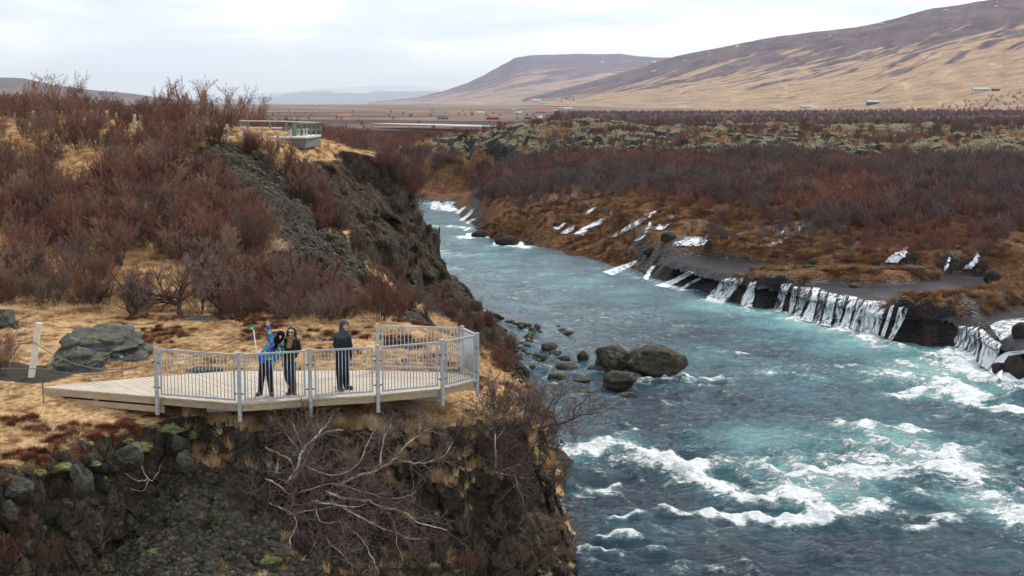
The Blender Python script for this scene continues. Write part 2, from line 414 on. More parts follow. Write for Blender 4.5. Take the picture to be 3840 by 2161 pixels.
def mat_river():
    n = NT('glacial_river_water')
    foam = n.attr('foam'); aer_sheen = n.attr('aer_sheen')
    vec = n.map(n.pos, (0.75, 1.0, 1.0), (0, 0, math.radians(12)))
    f1 = n.noise(0.9, 9, 0.68, vec, 0.9); f2 = n.noise(3.6, 7, 0.72, vec, 0.6)
    base = n.ramp(n.math('ADD', aer_sheen, n.mr(n.noise(0.22, 4, 0.5), 0.3, 0.7, -0.18, 0.18)),
                  [(0.0, (0.009, 0.032, 0.058)), (0.2, (0.018, 0.075, 0.105)), (0.45, (0.055, 0.165, 0.205)), (0.75, (0.17, 0.37, 0.385)), (1.0, (0.38, 0.64, 0.61))])
    fn = n.math('ADD', n.math('MULTIPLY', n.math('SUBTRACT', f1, 0.5), 2.3), n.math('MULTIPLY', n.math('SUBTRACT', f2, 0.5), 1.9))
    m = n.mr(n.math('ADD', foam, fn), 0.42, 0.66)
    m2 = n.mr(n.math('ADD', foam, fn), 0.26, 0.46, 0.0, 0.42)
    c = n.mix(base, (0.40, 0.62, 0.62), m2)
    c = n.mix(c, (0.86, 0.90, 0.92), m)
    h = n.math('ADD', n.math('MULTIPLY', n.noise(1.3, 7, 0.62, n.map(n.pos, (0.55, 1.35, 1.0), (0, 0, math.radians(14))), 0.7), 1.0), n.math('MULTIPLY', f2, 0.35))
    h = n.math('ADD', n.math('MULTIPLY', h, n.attr('chop')), n.math('MULTIPLY', m, 0.25))
    n.bump(h, 0.95, 0.6)
    m_ = n.set(c, n.mr(m, 0, 1, 0.12, 0.75), 0.45)
    n.b.inputs['IOR'].default_value = 1.33
    return m_
def mat_shelf_water():
    n = NT('thin_dark_shelf_water')
    c = n.ramp(n.noise(0.35, 6, 0.6), [(0.3, (0.010, 0.009, 0.012)), (0.5, (0.024, 0.020, 0.028)), (0.62, (0.06, 0.055, 0.07)), (0.8, (0.10, 0.10, 0.13))])
    vec = n.map(n.pos, (1.0, 2.2, 1.0), (0, 0, math.radians(-20)))
    w = n.mr(n.noise(1.2, 8, 0.72, vec, 0.8), 0.66, 0.72, 0, 0.75)
    c = n.mix(c, (0.7, 0.74, 0.8), w)
    n.bump(n.noise(2.6, 7, 0.7, vec), 1.0, 0.5)
    return n.set(c, 0.36, 0.10)
def mat_fall():
    n = NT('falling_white_water')
    uv = n.t.nodes.new('ShaderNodeUVMap').outputs[0]
    s1 = n.noise(1.0, 6, 0.72, n.map(uv, (5.0, 0.55, 1)), 0.3); s2 = n.noise(1.0, 5, 0.7, n.map(uv, (18.0, 2.4, 1)), 0.5)
    a = n.math('ADD', n.math('MULTIPLY', s1, 0.6), n.math('MULTIPLY', s2, 0.4))
    rg = n.math('MULTIPLY', n.mr(n.noise(2.2, 5, 0.7, n.map(n.pos, (1, 1, 0.3))), 0.3, 0.7, -1, 1), n.attr('rag'))
    al = n.mr(n.math('ADD', n.math('ADD', a, rg), n.attr('dens')), 0.43, 0.63)
    c = n.mix((0.62, 0.66, 0.72), (0.90, 0.92, 0.94), n.mr(s2, 0.4, 0.6))
    n.put(n.b.inputs['Alpha'], al)
    n.bump(s2, 0.25, 0.03)
    return n.set(c, 0.7, 0.2)
def mat_rockobj(name='weathered_basalt', a=(0.020, 0.019, 0.018), b=(0.105, 0.098, 0.080), lich=0.5):
    n = NT(name); v = n.pos
    f = n.noise(3.0, 8, 0.68, v, 0.3)
    c = n.ramp(f, [(0.3, a), (0.5, tuple((p + q) / 2 for p, q in zip(a, b))), (0.72, b)])
    c = n.mix(c, (0.36, 0.36, 0.31), n.math('MULTIPLY', n.mr(n.noise(11.0, 5, 0.75, v), 0.60, 0.67), lich))
    c = n.mix(c, (0.20, 0.20, 0.055), n.math('MULTIPLY', n.mr(n.noise(1.6, 4, 0.6, v), 0.55, 0.64), n.mr(n.nz(), 0.3, 0.8, 0, lich)))
    n.bump(f, 1.0, 0.12)
    return n.set(c, 0.9, 0.25)
def mat_twig(name, a, b, rough=0.8):
    n = NT(name); f = n.math('ADD', n.math('MULTIPLY', n.rnd(), 0.6), n.math('MULTIPLY', n.noise(1.2, 3), 0.5))
    return n.set(n.mix(a, b, n.mr(f, 0.15, 0.85)), rough, 0.2)
def mat_bark(name='birch_bark', a=(0.50, 0.40, 0.33), b=(0.24, 0.15, 0.115), k=0.055):
    n = NT(name)
    c = n.mix(a, b, n.mr(n.noise(3.0, 5, 0.65), 0.40, 0.62))
    c = n.mix(c, (0.045, 0.03, 0.025), n.mr(n.noise(9.0, 4, 0.6, n.map(n.pos, (1, 1, 3))), 0.60, 0.66))
    n.bump(n.noise(30, 3), 0.4, 0.02)
    return n.set(c, 0.75, 0.25)
def mat_grassblade():
    n = NT('dry_grass_blades')
    f = n.math('ADD', n.math('MULTIPLY', n.rnd(), 0.22), n.math('MULTIPLY', n.noise(0.9, 5, 0.65), 0.85))
    return n.set(n.ramp(f, [(0.3, (0.14, 0.070, 0.030)), (0.42, (0.34, 0.20, 0.09)), (0.55, (0.60, 0.40, 0.21)), (0.75, (0.78, 0.58, 0.35))]), 0.85, 0.2)
def mat_wood(name, a, b, rough=0.75, sc=(14, 14, 14)):
    n = NT(name)
    v = n.obj()
    f = n.noise(1.0, 6, 0.65, n.map(v, sc), 0.4)
    c = n.mix(a, b, n.mr(f, 0.33, 0.67))
    c = n.mix(c, tuple(q * 0.72 for q in a), n.mr(n.noise(0.9, 4, 0.6), 0.5, 0.7, 0, 0.6))
    n.bump(f, 0.4, 0.01)
    return n.set(c, rough, 0.25)
def mat_plain():
    n = NT('valley_floor')
    xyz = n.sep(n.pos)
    v = n.map(n.pos, (0.35, 1.0, 1.0))
    a = n.noise(0.006, 7, 0.6, v, 0.6); b = n.noise(0.03, 6, 0.65, v, 0.3)
    f = n.math('ADD', n.math('MULTIPLY', a, 0.65), n.math('MULTIPLY', b, 0.35))
    c = n.ramp(f, [(0.38, (0.060, 0.030, 0.034)), (0.47, (0.095, 0.060, 0.055)), (0.52, (0.17, 0.115, 0.085)), (0.60, (0.31, 0.23, 0.15)), (0.68, (0.12, 0.08, 0.065))])
    near = n.mr(n.math('ADD', xyz[1], n.mr(b, 0.3, 0.7, -160, 160)), 650, 900)
    scr = n.ramp(b, [(0.3, (0.030, 0.011, 0.012)), (0.55, (0.070, 0.026, 0.024)), (0.75, (0.12, 0.05, 0.04))])
    c = n.mix(scr, c, near)
    # dark scrub belt to the right
    belt = n.math('MULTIPLY', n.mr(n.math('ADD', xyz[0], n.mr(b, 0.3, 0.7, -60, 60)), -40, 120), n.mr(n.math('ADD', xyz[1], n.mr(b, 0.3, 0.7, -150, 150)), 2150, 1850))
    c = n.mix(c, scr, belt)
    n.bump(n.noise(0.2, 6, 0.7), 0.6, 2.0)
    return n.set(c, 0.95, 0.1)
def mat_mountain(name, tan, dark, grey):
    n = NT(name)
    up = n.attr('up')
    uvv = n.t.nodes.new('ShaderNodeUVMap').outputs[0]
    s = n.noise(1.0, 8, 0.62, n.map(n.map(uvv, (1, 1, 1), (0, 0, math.radians(-38))), (14.0, 75.0, 1.0)), 0.5)
    q = n.noise(1.0, 9, 0.7, n.map(uvv, (40.0, 26.0, 1.0)), 0.4)
    g = n.noise(1.0, 9, 0.75, n.map(n.map(uvv, (1, 1, 1), (0, 0, math.radians(-12))), (30.0, 190.0, 1.0)), 0.4)
    t = n.mix(tan, tuple(c * 0.55 for c in tan), n.mr(g, 0.44, 0.62))
    t = n.mix(t, tuple(c * 1.35 for c in tan), n.mr(q, 0.56, 0.68))
    dk = n.mix(dark, grey, n.mr(q, 0.4, 0.65))
    fac = n.math('ADD', n.math('MULTIPLY', up, 1.0), n.mr(s, 0.3, 0.7, -0.42, 0.42))
    c = n.mix(t, dk, n.mr(fac, 0.40, 0.56))
    snow = n.math('MULTIPLY', n.mr(n.noise(1.0, 6, 0.6, n.map(uvv, (60, 60, 1))), 0.655, 0.675), n.mr(up, 0.80, 0.88))
    c = n.mix(c, (0.85, 0.88, 0.95), snow)
    n.bump(n.math('ADD', g, q), 0.8, 25.0)
    return n.set(c, 0.95, 0.1)
M = {}
VOX_MID, VOX_NEAR = 0.26, 0.075
random.seed(7)

# ------------------------------------------------------------------ left bank: shape
def PD(*r): return [WD(*q) for q in r]
LZ = 9.0                                             # deck height
left_pts = [(-12, 35.5, 8.95), (-8.5, 33.5, 8.40), (-6, 33.4, 8.3), (-3.5, 34.2, 8.25), (-1, 36, 8.15), (-3, 37.6, 8.7), (-7, 38.5, 8.85), (-10, 37.6, 8.9),
            (-13.4, 33, 8.7), (-12, 29.5, 8.5), (-10, 31, 8.45), (0.6, 37.5, 8.05), (1.0, 39, 7.7), (-17, 35, 9.0), (-17, 28, 8.6), (-17, 43, 9.3), (-3, 39.5, 8.75), (0, 41, 7.9),
            (1.5, 45, 6.0), (1.0, 50, 4.6), (0.0, 60, 4.2)]
left_pts += PD((500, 1215, 43.5), (800, 1212, 43.5), (1100, 1210, 43.5), (1400, 1212, 43.5), (100, 1250, 42), (1600, 1215, 43.8),
    (0, 1150, 48), (0, 900, 57), (0, 650, 68), (0, 490, 80), (0, 450, 100), (-400, 470, 82), (-400, 900, 57),
    (400, 1165, 47), (400, 900, 57), (400, 660, 67), (400, 500, 79), (400, 455, 100), (800, 1165, 47), (800, 920, 57), (820, 740, 65), (760, 570, 76),
    (1150, 1175, 46.5), (1000, 1080, 50), (1200, 1150, 49), (1350, 1185, 49), (700, 505, 85), (560, 800, 61), (1000, 900, 58),
    (880, 590, 76), (965, 655, 74), (1080, 742, 70), (1200, 870, 66), (1300, 1000, 61), (1400, 1105, 56), (1455, 1190, 52),
    (1310, 1010, 74), (1380, 1120, 68), (1500, 1190, 56), (1600, 1195, 58), (1680, 1235, 62),
    (1540, 1140, 80), (1690, 1050, 109), (1650, 1130, 95), (1755, 1160, 88), (1850, 1300, 75), (1760, 1230, 70), (1950, 1400, 66),
    (900, 520, 96), (1000, 528, 92), (1000, 533, 81), (1090, 538, 81), (1150, 540, 82), (900, 528, 82), (1220, 552, 88), (1180, 522, 100), (1200, 520, 140), (1400, 540, 170), (600, 480, 120), (0, 440, 150), (900, 500, 170), (1300, 500, 240), (700, 470, 240), (0, 430, 240))
left_pts += [(-5.6, 107, 4.1), (-4.6, 107, 2.8), (-3.2, 100, 1.5), (-8, 95, 4.8), (-10, 88, 5.8), (-11.5, 84, 7.4), (-13.2, 84, 9.8), (-6.5, 90, 4.4), (-8, 116, 4), (-8, 130, 4), (-10, 150, 5)]
left_top = RBF(left_pts, 0.004)
dome_top = RBF(PD((1100, 540, 95), (1150, 545, 95), (1300, 560, 100), (1420, 585, 108), (1170, 575, 91), (1000, 530, 92), (1180, 522, 108), (1200, 520, 140), (1400, 540, 170), (900, 500, 170), (1300, 500, 240), (700, 470, 240), (600, 480, 120))
               + [(-8.6, 96, 12.35), (-6.5, 104, 11.7), (-6, 116, 11.0), (-8, 130, 10.3), (-10, 150, 9.7), (-10.5, 90, 12.7), (-14.5, 88, 13.0)], 0.004)
dome_edge = [(-60, 85), (-15.5, 86.5), (-13.4, 89.3), (-11.6, 89.2), (-10.2, 90.2), (-9.3, 94), (-8.9, 99), (-8.5, 104), (-8.3, 112), (-8.6, 120), (-9.2, 135), (-12.5, 180), (-17, 220), (-24, 236), (-110, 244), (-110, 85)]
near_edge = [(-40, 18), (-14.5, 22), (-11.8, 27.2), (-10.45, 29.2), (-9.6, 31.2), (-8.6, 33.1), (-7.7, 34.1), (-7.0, 33.6), (-6.3, 33.15), (-4.7, 33.3), (-3.0, 33.8), (-1.6, 34.4),
             (-0.2, 35.2), (0.75, 36.2), (1.15, 38), (1.0, 40.5), (0.9, 44), (1.2, 50), (0.5, 58), (4, 70), (4, 250), (-110, 250)]
near_edge[0] = (-80, 18)
left_shore = [(-80, 10), (4.5, 10), (3.2, 24), (2.1, 30), (2.2, 34), (2.6, 38), (2.5, 44), (2.6, 52), (2.8, 60), (2.6, 70), (1.7, 80), (0.9, 86), (-0.2, 95), (-0.6, 104), (-2.6, 109), (-4.6, 114), (-6.6, 119),
              (-7.2, 128), (-7.9, 140), (-11.5, 180), (-14, 205), (-19, 228), (-40, 243), (-110, 250), (-110, 10)]
_yk = [0, 24, 30, 40, 50, 60, 75, 90, 104, 110, 116, 122, 260]
_kk = [3, 4, 5, 4, 1.6, 1.1, 0.9, 0.9, 1.1, 2.4, 3.2, 4.5, 3.5]
def h_left(x, y, soft=False):
    x = np.asarray(x, float); y = np.asarray(y, float)
    t = left_top(x, y)
    t = np.minimum(t, 15.2)
    sd = sdist(x, y, dome_edge) + 0.9 * fbm(x / 3.5, y / 3.5, 0, 3, 55)
    o = -np.minimum(sd, 0); drp = 1.7 * np.minimum(o, 2.0) + 6.0 * np.maximum(o - 2.0, 0) + 0.25 * np.clip(1.5 - sd, 0, 1.5)
    dt = dome_top(x, y) - drp
    t = np.where(y > 80, np.maximum(t, np.minimum(dt, 14.5)), t)
    s = sdist(x, y, near_edge)
    kx = np.interp(x, [-9.0, -7.2, -5.5, 1], [4.5, 2.4, 1.75, 2.4])
    ef = np.where(y < 46, t + np.minimum(s, 0) * kx + 0.25 * np.clip(s, -1, 0), 99)
    scree = np.interp(x, [-12, -9, -7.6, -6, -4, 0], [4.6, 5.4, 6.1, 5.9, 5.0, 3.0]) + 0.42 * (y - 30.0)
    scree = np.where((y < 34.5) & (x < -1), np.minimum(scree, 7.4), -3)
    ef = np.maximum(ef, np.minimum(scree, ef + 50 * (s < 0)))
    s2 = sdist(x, y, left_shore)
    ky = np.interp(y, _yk, _kk)
    r = np.minimum(t, ef)
    e2 = -0.6 + ky * s2
    # smooth minimum
    k = 0.8; h = np.clip(0.5 + 0.5 * (e2 - r) / k, 0, 1)
    r = e2 * (1 - h) + r * h - k * h * (1 - h)
    return np.maximum(r, -1.4)

def left_masks(x, y, z):
    """rock / rust / moss / dirt tendencies painted where the photo shows them (world places)"""
    s = sdist(x, y, near_edge)
    nearz = y < 46
    rock = np.zeros(len(x)); rust = np.full(len(x), -0.3); moss = np.full(len(x), -0.6); dirt = np.full(len(x), -0.5)
    # near cliff
    rock += np.where(nearz & (s < 0.1), np.interp(x, [-8.2, -6, -2, 1], [1.1, 1.0, 0.85, 0.8]), 0)
    rust += np.where(nearz & (x < -8.3) & (s > -0.2) & (s < 0.8) & (z > 8.15), 0.70, 0)
    moss += np.where(nearz & (x < -6.5) & (s > -0.7) & (s < 0.1) & (z > 7.7), 0.72, 0)
    rust += np.where((x < -11.0) & (y > 31) & (y < 33.5) , 0.45, 0)
    for q, r in ((( -11.9, 36.2), 1.2), ((-13.5, 36.8), 1.5), ((-16, 37.5), 2.2)):
        dirt += 1.1 * np.exp(-((x - q[0]) ** 2 + (y - q[1]) ** 2) / (r * r))
    # ridge of dark gravel and rock behind the meadow
    ridge = [WD(*q)[:2] for q in ((900, 620, 74), (1080, 760, 69), (1200, 900, 64.5), (1310, 1030, 59.5), (1420, 1140, 54))]
    d, t = pdist(x, y, ridge)
    rock += 1.0 * sstep(6.6, 2.8, d + 1.2 * vnoise(x / 2, y / 2, 0, 5)) * sstep(46, 49, y)
    # dome
    dome = sstep(77, 80, y) * sstep(-23, -19, x + 0.15 * (y - 90)) * sstep(12.6, 11.7, z)
    rock += 0.95 * dome
    ledge = np.exp(-((x + 5.6) ** 2 + (y - 110) ** 2) / 14.0); rock -= 0.5 * ledge; moss += 0.5 * ledge
    rock += np.where((y > 60) & (z < 0.9), 0.9, 0)
    rock -= np.where((y > 84) & (z > 12.0), 0.5, 0)
    return rock, rust, moss, dirt

def rock_disp(x, y, z, rocky, big):
    """3-D rock relief (adds to the field)"""
    wx = x + 0.35 * vnoise(x / 1.1, y / 1.1, z / 1.1, 31); wz = z + 0.25 * vnoise(x / 1.3, y / 1.3, z / 1.3, 33)
    f1, f2, r = worley(wx / big, y / big, wz / (big * 1.35), 7)
    g1, g2, r2 = worley(wx / (big * 0.38) + 3, y / (big * 0.38), wz / (big * 0.45), 17)
    d = (r - 0.5) * 0.62 * big - 0.22 * big * np.exp(-((f2 - f1) / 0.10) ** 2) + (r2 - 0.5) * 0.24 * big - 0.07 * big * np.exp(-((g2 - g1) / 0.12) ** 2)
    return d * rocky

def land_volume(name, x0, x1, y0, y1, z0, z1, h, big, fine):
    xs = np.arange(x0, x1, h); ys = np.arange(y0, y1 + h * 0.5, h); zs = np.arange(z0, z1, h)
    X, Y = np.meshgrid(xs, ys, indexing='ij')
    Hh = h_left(X, Y)
    gx, gy = np.gradient(Hh, h); sl = np.sqrt(1 + gx ** 2 + gy ** 2)
    Z = zs[None, None, :]
    Fd = ((Hh[:, :, None] - Z) / sl[:, :, None]).astype(np.float32)
    band = 0.95 * big + 0.35
    m = np.abs(Fd) < band
    i, j, k = np.nonzero(m)
    x, y, z = xs[i].astype(np.float32), ys[j].astype(np.float32), zs[k].astype(np.float32)
    rk, ru, mo, di = left_masks(X.ravel(), Y.ravel(), Hh.ravel())
    slope = 1 - 1 / sl
    rocky = np.clip(sstep(0.15, 0.5, slope) + rk.reshape(X.shape) * 0.6, 0, 1)[i, j].astype(np.float32)
    rocky = rocky * np.where(y < 44, sstep(8.75, 8.0, z), 1).astype(np.float32)
    d = np.where(rocky > 0.02, 0, 0).astype(np.float32)
    q = rocky > 0.05
    d[q] = rock_disp(x[q], y[q], z[q], rocky[q] * sstep(45.8, 50, y[q]) if big > 1 else rocky[q] * sstep(45.2, 43.5, y[q]), big)
    soft = 0.085 * fbm(x / 0.9, y / 0.9, z / 0.9, 3, 3)
    if big > 1: soft = soft + 0.22 * fbm(x / 2.3, y / 2.3, z / 2.3, 3, 13) * sstep(46, 51, y)
    Fd[i, j, k] += d + soft
    Fd = np.clip(Fd, -1.5, 1.5)
    V, Q = surface_nets(Fd, (x0, y0, z0), h)
    me = mesh_np(name, V, Q)
    rk, ru, mo, di = left_masks(V[:, 0], V[:, 1], V[:, 2])
    attr(me, 'rock', rk); attr(me, 'rust', ru); attr(me, 'moss', mo); attr(me, 'dirt', di)
    return me

M['land'] = mat_land()
add('hillside', land_volume('hillside', -50, 6, 44.3, 124, -1.4, 17.5, VOX_MID, 1.5, 0.2), M['land'], kind='structure')
add('cliff_ground', land_volume('cliff_ground', -15.5, 4.2, 26.5, 45.6, 1.6, 10.6, VOX_NEAR, 0.62, 0.1), M['land'], kind='structure')
# plateau farther upstream and the ground off to the left, as height sheets
def sheet(name, xs, ys, f, mat, masks):
    X, Y = np.meshgrid(xs, ys, indexing='ij'); Z = f(X, Y)
    me = grid_mesh(name, X, Y, Z)
    for k, v in masks(X.ravel(), Y.ravel(), Z.ravel()).items(): attr(me, k, v)
    return add(name, me, mat, kind='structure')
sheet('plateau', np.arange(-110, 4, 0.9), np.concatenate([np.arange(123.5, 150, 0.6), np.arange(150, 252, 1.2)]),
      lambda X, Y: h_left(X, Y) + 0.35 * fbm(X / 4, Y / 4, 0, 4, 9), M['land'],
      lambda x, y, z: dict(rock=np.where(z < 8, 0.3, -0.2), rust=0 * x - 0.1, moss=0 * x - .6, dirt=0 * x - .6))
sheet('ground', np.arange(-90, -49.4, 0.9), np.arange(20, 124, 0.9), lambda X, Y: h_left(X, Y) + 0.2 * fbm(X / 4, Y / 4, 0, 4, 9) - 0.05, M['land'],
      lambda x, y, z: dict(rock=0 * x - .2, rust=0 * x - .3, moss=0 * x - .6, dirt=0 * x - .6))
sheet('ground', np.arange(-60, -15.3, 0.6), np.arange(14, 47, 0.6), lambda X, Y: h_left(X, Y) + 0.1 * fbm(X / 2, Y / 2, 0, 4, 9) + 0.03, M['land'],
      lambda x, y, z: dict(rock=0 * x - .2, rust=0 * x - .3, moss=0 * x - .6, dirt=0 * x - .6))

# ------------------------------------------------------------------ right bank
right_shore_px = [(1700, 790), (1722, 830), (1752, 852), (1790, 868), (1782, 884), (1830, 900), (1935, 912), (1948, 926), (2050, 934), (2075, 958), (2190, 972), (2220, 990),
                  (2290, 1004), (2340, 1012), (2440, 1046), (2560, 1082), (2640, 1106), (2700, 1122), (2830, 1158), (2900, 1160), (3000, 1196), (3120, 1226),
                  (3230, 1258), (3330, 1290), (3400, 1288), (3470, 1300), (3560, 1312), (3600, 1330), (3650, 1372), (3720, 1410), (3760, 1424), (3900, 1436), (4100, 1500)]
_rs = [WZ(px, py, 0)[:2] for px, py in right_shore_px]
river_far = [(-110, 266), (-45, 262), (-24, 250), (-15.5, 240), (-13.6, 234)]
right_poly = river_far + [WZ(1655, 760, 0)[:2]] + _rs + [(70, 60), (200, 60), (200, 420), (-110, 420)]
# steepness of the waterside along it: ledges steep, grassy banks gentle
def kshore(x, y):
    px = CX + F * x / y
    return np.interp(px, [1500, 1690, 1760, 1800, 1935, 1960, 2060, 2080, 2260, 2380, 2600, 2780, 3000, 3400, 3600, 4000],
                     [1.0, 0.9, 0.5, 1.0, 0.8, 0.5, 0.9, 0.5, 0.5, 0.75, 1.4, 2.0, 3.4, 3.2, 2.8, 2.6])
right_pts = [WZ(*q) for q in (
    (2700, 1010, 1.9), (2900, 1050, 2.15), (3100, 1090, 2.2), (3300, 1120, 2.2), (3500, 1160, 2.3), (3800, 1140, 2.2), (3900, 1250, 2.3), (3720, 1230, 2.3),
    (3000, 1030, 2.1), (3300, 1050, 2.2), (3600, 1060, 2.25), (3900, 1070, 2.3), (2560, 1000, 1.6), (2480, 985, 1.5),
    (2450, 1025, 1.0), (2200, 955, 1.3), (2050, 925, 1.0), (2000, 905, 1.5), (2320, 985, 1.0), (2420, 960, 2.2), (2600, 960, 2.2),
    (2100, 872, 2.3), (2300, 890, 2.7), (2500, 905, 3.0), (2700, 945, 2.8), (3000, 985, 2.8), (3300, 1000, 2.9), (3600, 1010, 3.0), (3900, 1010, 3.1))]
right_pts += PD((2000, 800, 168), (2300, 780, 157), (2600, 775, 148), (2900, 820, 138), (3300, 870, 128), (3600, 890, 123), (3900, 890, 120),
    (1765, 735, 232), (1800, 700, 245), (1700, 650, 272), (1700, 600, 288), (1650, 620, 285), (2000, 700, 195), (2300, 700, 182), (2600, 700, 172), (3000, 700, 163), (3500, 700, 154), (3900, 700, 150),
    (2000, 620, 218), (2500, 620, 207), (3000, 620, 197), (3500, 620, 189), (3900, 620, 185), (2000, 560, 238), (1880, 575, 245), (2500, 560, 226), (3000, 560, 220), (3500, 560, 217), (3900, 560, 215),
    (1880, 470, 277), (1700, 512, 262), (2000, 466, 285), (2300, 472, 285), (2500, 478, 282), (2950, 462, 290), (3150, 482, 285), (3500, 464, 295), (3900, 474, 290), (1650, 560, 265),
    (1700, 545, 257), (1800, 555, 250), (1900, 470, 335), (2500, 468, 340), (3000, 466, 345), (3600, 464, 350), (1640, 540, 290), (1600, 520, 340), (1500, 540, 300), (1250, 520, 320), (1000, 500, 320), (1560, 600, 283), (3950, 466, 350), (4400, 470, 290), (4400, 700, 150))
right_top = RBF(right_pts, 0.003)
islands = [([(2620, 1012), (2700, 1020), (2780, 1030), (2880, 1022)], 0.9, .45), ([(2910, 1050), (3100, 1035), (3300, 1050), (3420, 1035)], 1.9, 0.65),
           ([(3450, 1150), (3600, 1165), (3840, 1120)], 1.9, 0.8), ([(3430, 1050), (3500, 1042)], 0.7, .3), ([(3850, 1000), (3780, 1085)], 1.4, .5),
           ([(2300, 1003), (2360, 1018), (2400, 1020)], 1.2, .3)]
islands = [([WZ(px, py, 2.2)[:2] for px, py in pl], w, hh) for pl, w, hh in islands]
shelf_px = [(2370, 975), (2480, 955), (2650, 955), (2850, 985), (3000, 1000), (3200, 1020), (3450, 1020), (3600, 1030), (3900, 1040), (4000, 1200), (3900, 1330), (3700, 1330), (3570, 1240), (3400, 1215), (3200, 1165), (3000, 1110), (2850, 1070), (2760, 1050), (2600, 1040)]
shelf_poly = [WZ(px, py, 2.2)[:2] for px, py in shelf_px]
def right_extra(x, y):
    e = 0
    for pl, w, hh in islands:
        d, t = pdist(x, y, pl); e = np.maximum(e, hh * 1.3 * sstep(w * 1.5, w * 0.5, d + 0.5 * vnoise(x / 1.3, y / 1.3, 0, 77)))
    return e
def h_right(x, y):
    t = right_top(x, y)
    sh = sdist(x, y, shelf_poly)
    fl = sstep(-1.6, 0.4, sh)
    t = t * (1 - fl) + (2.02 + 0.012 * (x - 30)) * fl + 0
    t = t + right_extra(x, y)
    s = sdist(x, y, right_poly)
    wob = 0.55 * fbm(x / 2.2, y / 2.2, 0, 3, 51)
    e = -0.5 + kshore(x, y) * (s + wob)
    k = 0.5; h = np.clip(0.5 + 0.5 * (e - t) / k, 0, 1)
    t = e * (1 - h) + t * h - k * h * (1 - h)
    return np.maximum(t, -1.2), s, fl
def lava_mask(x, y):
    px = CX + F * x / y
    lim = np.interp(px, [1500, 1700, 1900, 2300, 2700, 3100, 3500, 3900], [262, 246, 236, 226, 215, 206, 195, 186])
    hl = right_top(x, y)
    return np.where(px < 1850, sstep(6.6, 8.0, hl), 1) * sstep(-9, 6, y - lim + 7 * fbm(x / 14, y / 9, 0, 3, 61)) * sstep(345, 315, y) * sstep(-21, -15, x)
def build_right():
    xs = np.concatenate([np.arange(-110, -20, 1.2), np.arange(-20, 8, 0.45), np.arange(8, 62, 0.24), np.arange(62, 140, 0.7)])
    ys = np.concatenate([np.arange(64, 84, 0.8), np.arange(84, 150, 0.24), np.arange(150, 235, 0.45), np.arange(235, 300, 0.5), np.arange(300, 420, 1.5)])
    X, Y = np.meshgrid(xs, ys, indexing='ij')
    Z, s, fl = h_right(X, Y)
    lava = lava_mask(X, Y)
    inland = sstep(1.0, 6, s) * (1 - fl)
    Z = Z + inland * (0.45 * fbm(X / 3.2, Y / 3.2, 0, 4, 41) + 0.5 * fbm(X / 9, Y / 9, 0, 3, 43))
    f1, f2, r = worley(X / 3.4 + 0.4 * fbm(X / 3, Y / 3, 0, 2, 3), Y / 3.4, 0 * X, 91)
    g1, g2, r2 = worley(X / 1.3, Y / 1.3, 0 * X, 95)
    Z = Z + lava * (-0.75 + 1.1 * (r - 0.5) + 0.45 * (r2 - 0.5) + 0.8 * fbm(X / 5, Y / 5, 0, 4, 45, ridged=True) - 0.5 * np.exp(-((f2 - f1) / 0.12) ** 2))
    # stepped rock on the falls' faces
    face = sstep(2.6, 0.6, np.abs(s - 0.6)) * (Z > -0.3)
    Z = Z + face * (0.42 * (r2 - 0.5) + 0.35 * fbm(X / 1.0, Y / 1.0, 0, 4, 47) - 0.2 * np.exp(-((g2 - g1) / .12) ** 2))
    Z = np.where(Y > 330, Z - (Y - 330) * 0.09, Z)
    me = grid_mesh('far_bank', X, Y, Z)
    gx = np.gradient(Z, xs, axis=0); gy = np.gradient(Z, ys, axis=1)
    low = (np.clip(s, 0, 50) < 9) & (Z < 3.4)
    px = CX + F * X / Y
    attr(me, 'moss', np.where(lava > 0.02, lava * 1.25 - 0.55 + 0.85 * fbm(X / 7, Y / 11, 0, 4, 67), -0.9))
    ledge = (px > 2560) & (s < 3.0) & (Z < 2.15)
    attr(me, 'rock', np.where(ledge, 1.0, 0) + np.where((fl > 0.6) & (Z < 2.3), 1.0, 0) + np.where((px > 3560) & (px < 4200) & (s < 8) & (s > 0), 1.0, 0) + np.where((px > 2400) & (px < 2960) & (s < 6.5) & (Z < 2.35), 1.0, 0)
         + np.where((px > 1500) & (px < 1800) & (s < 1.6), 0.4, 0) - np.where((px < 2340) & (px > 2070) & (s < 9), 0.5, 0))
    attr(me, 'rust', np.where((s < 14) & (Z < 4), 0.15, -0.25) + 0.35 * fbm(X / 4, Y / 4, 0, 3, 88) + np.where(px < 2300, .15, 0))
    attr(me, 'wet', fl)
    return add('far_bank', me, M['rightland'], kind='structure')
M['rightland'] = mat_right()
build_right()
_zf = None
# ------------------------------------------------------------------ river
M['river'] = mat_river()
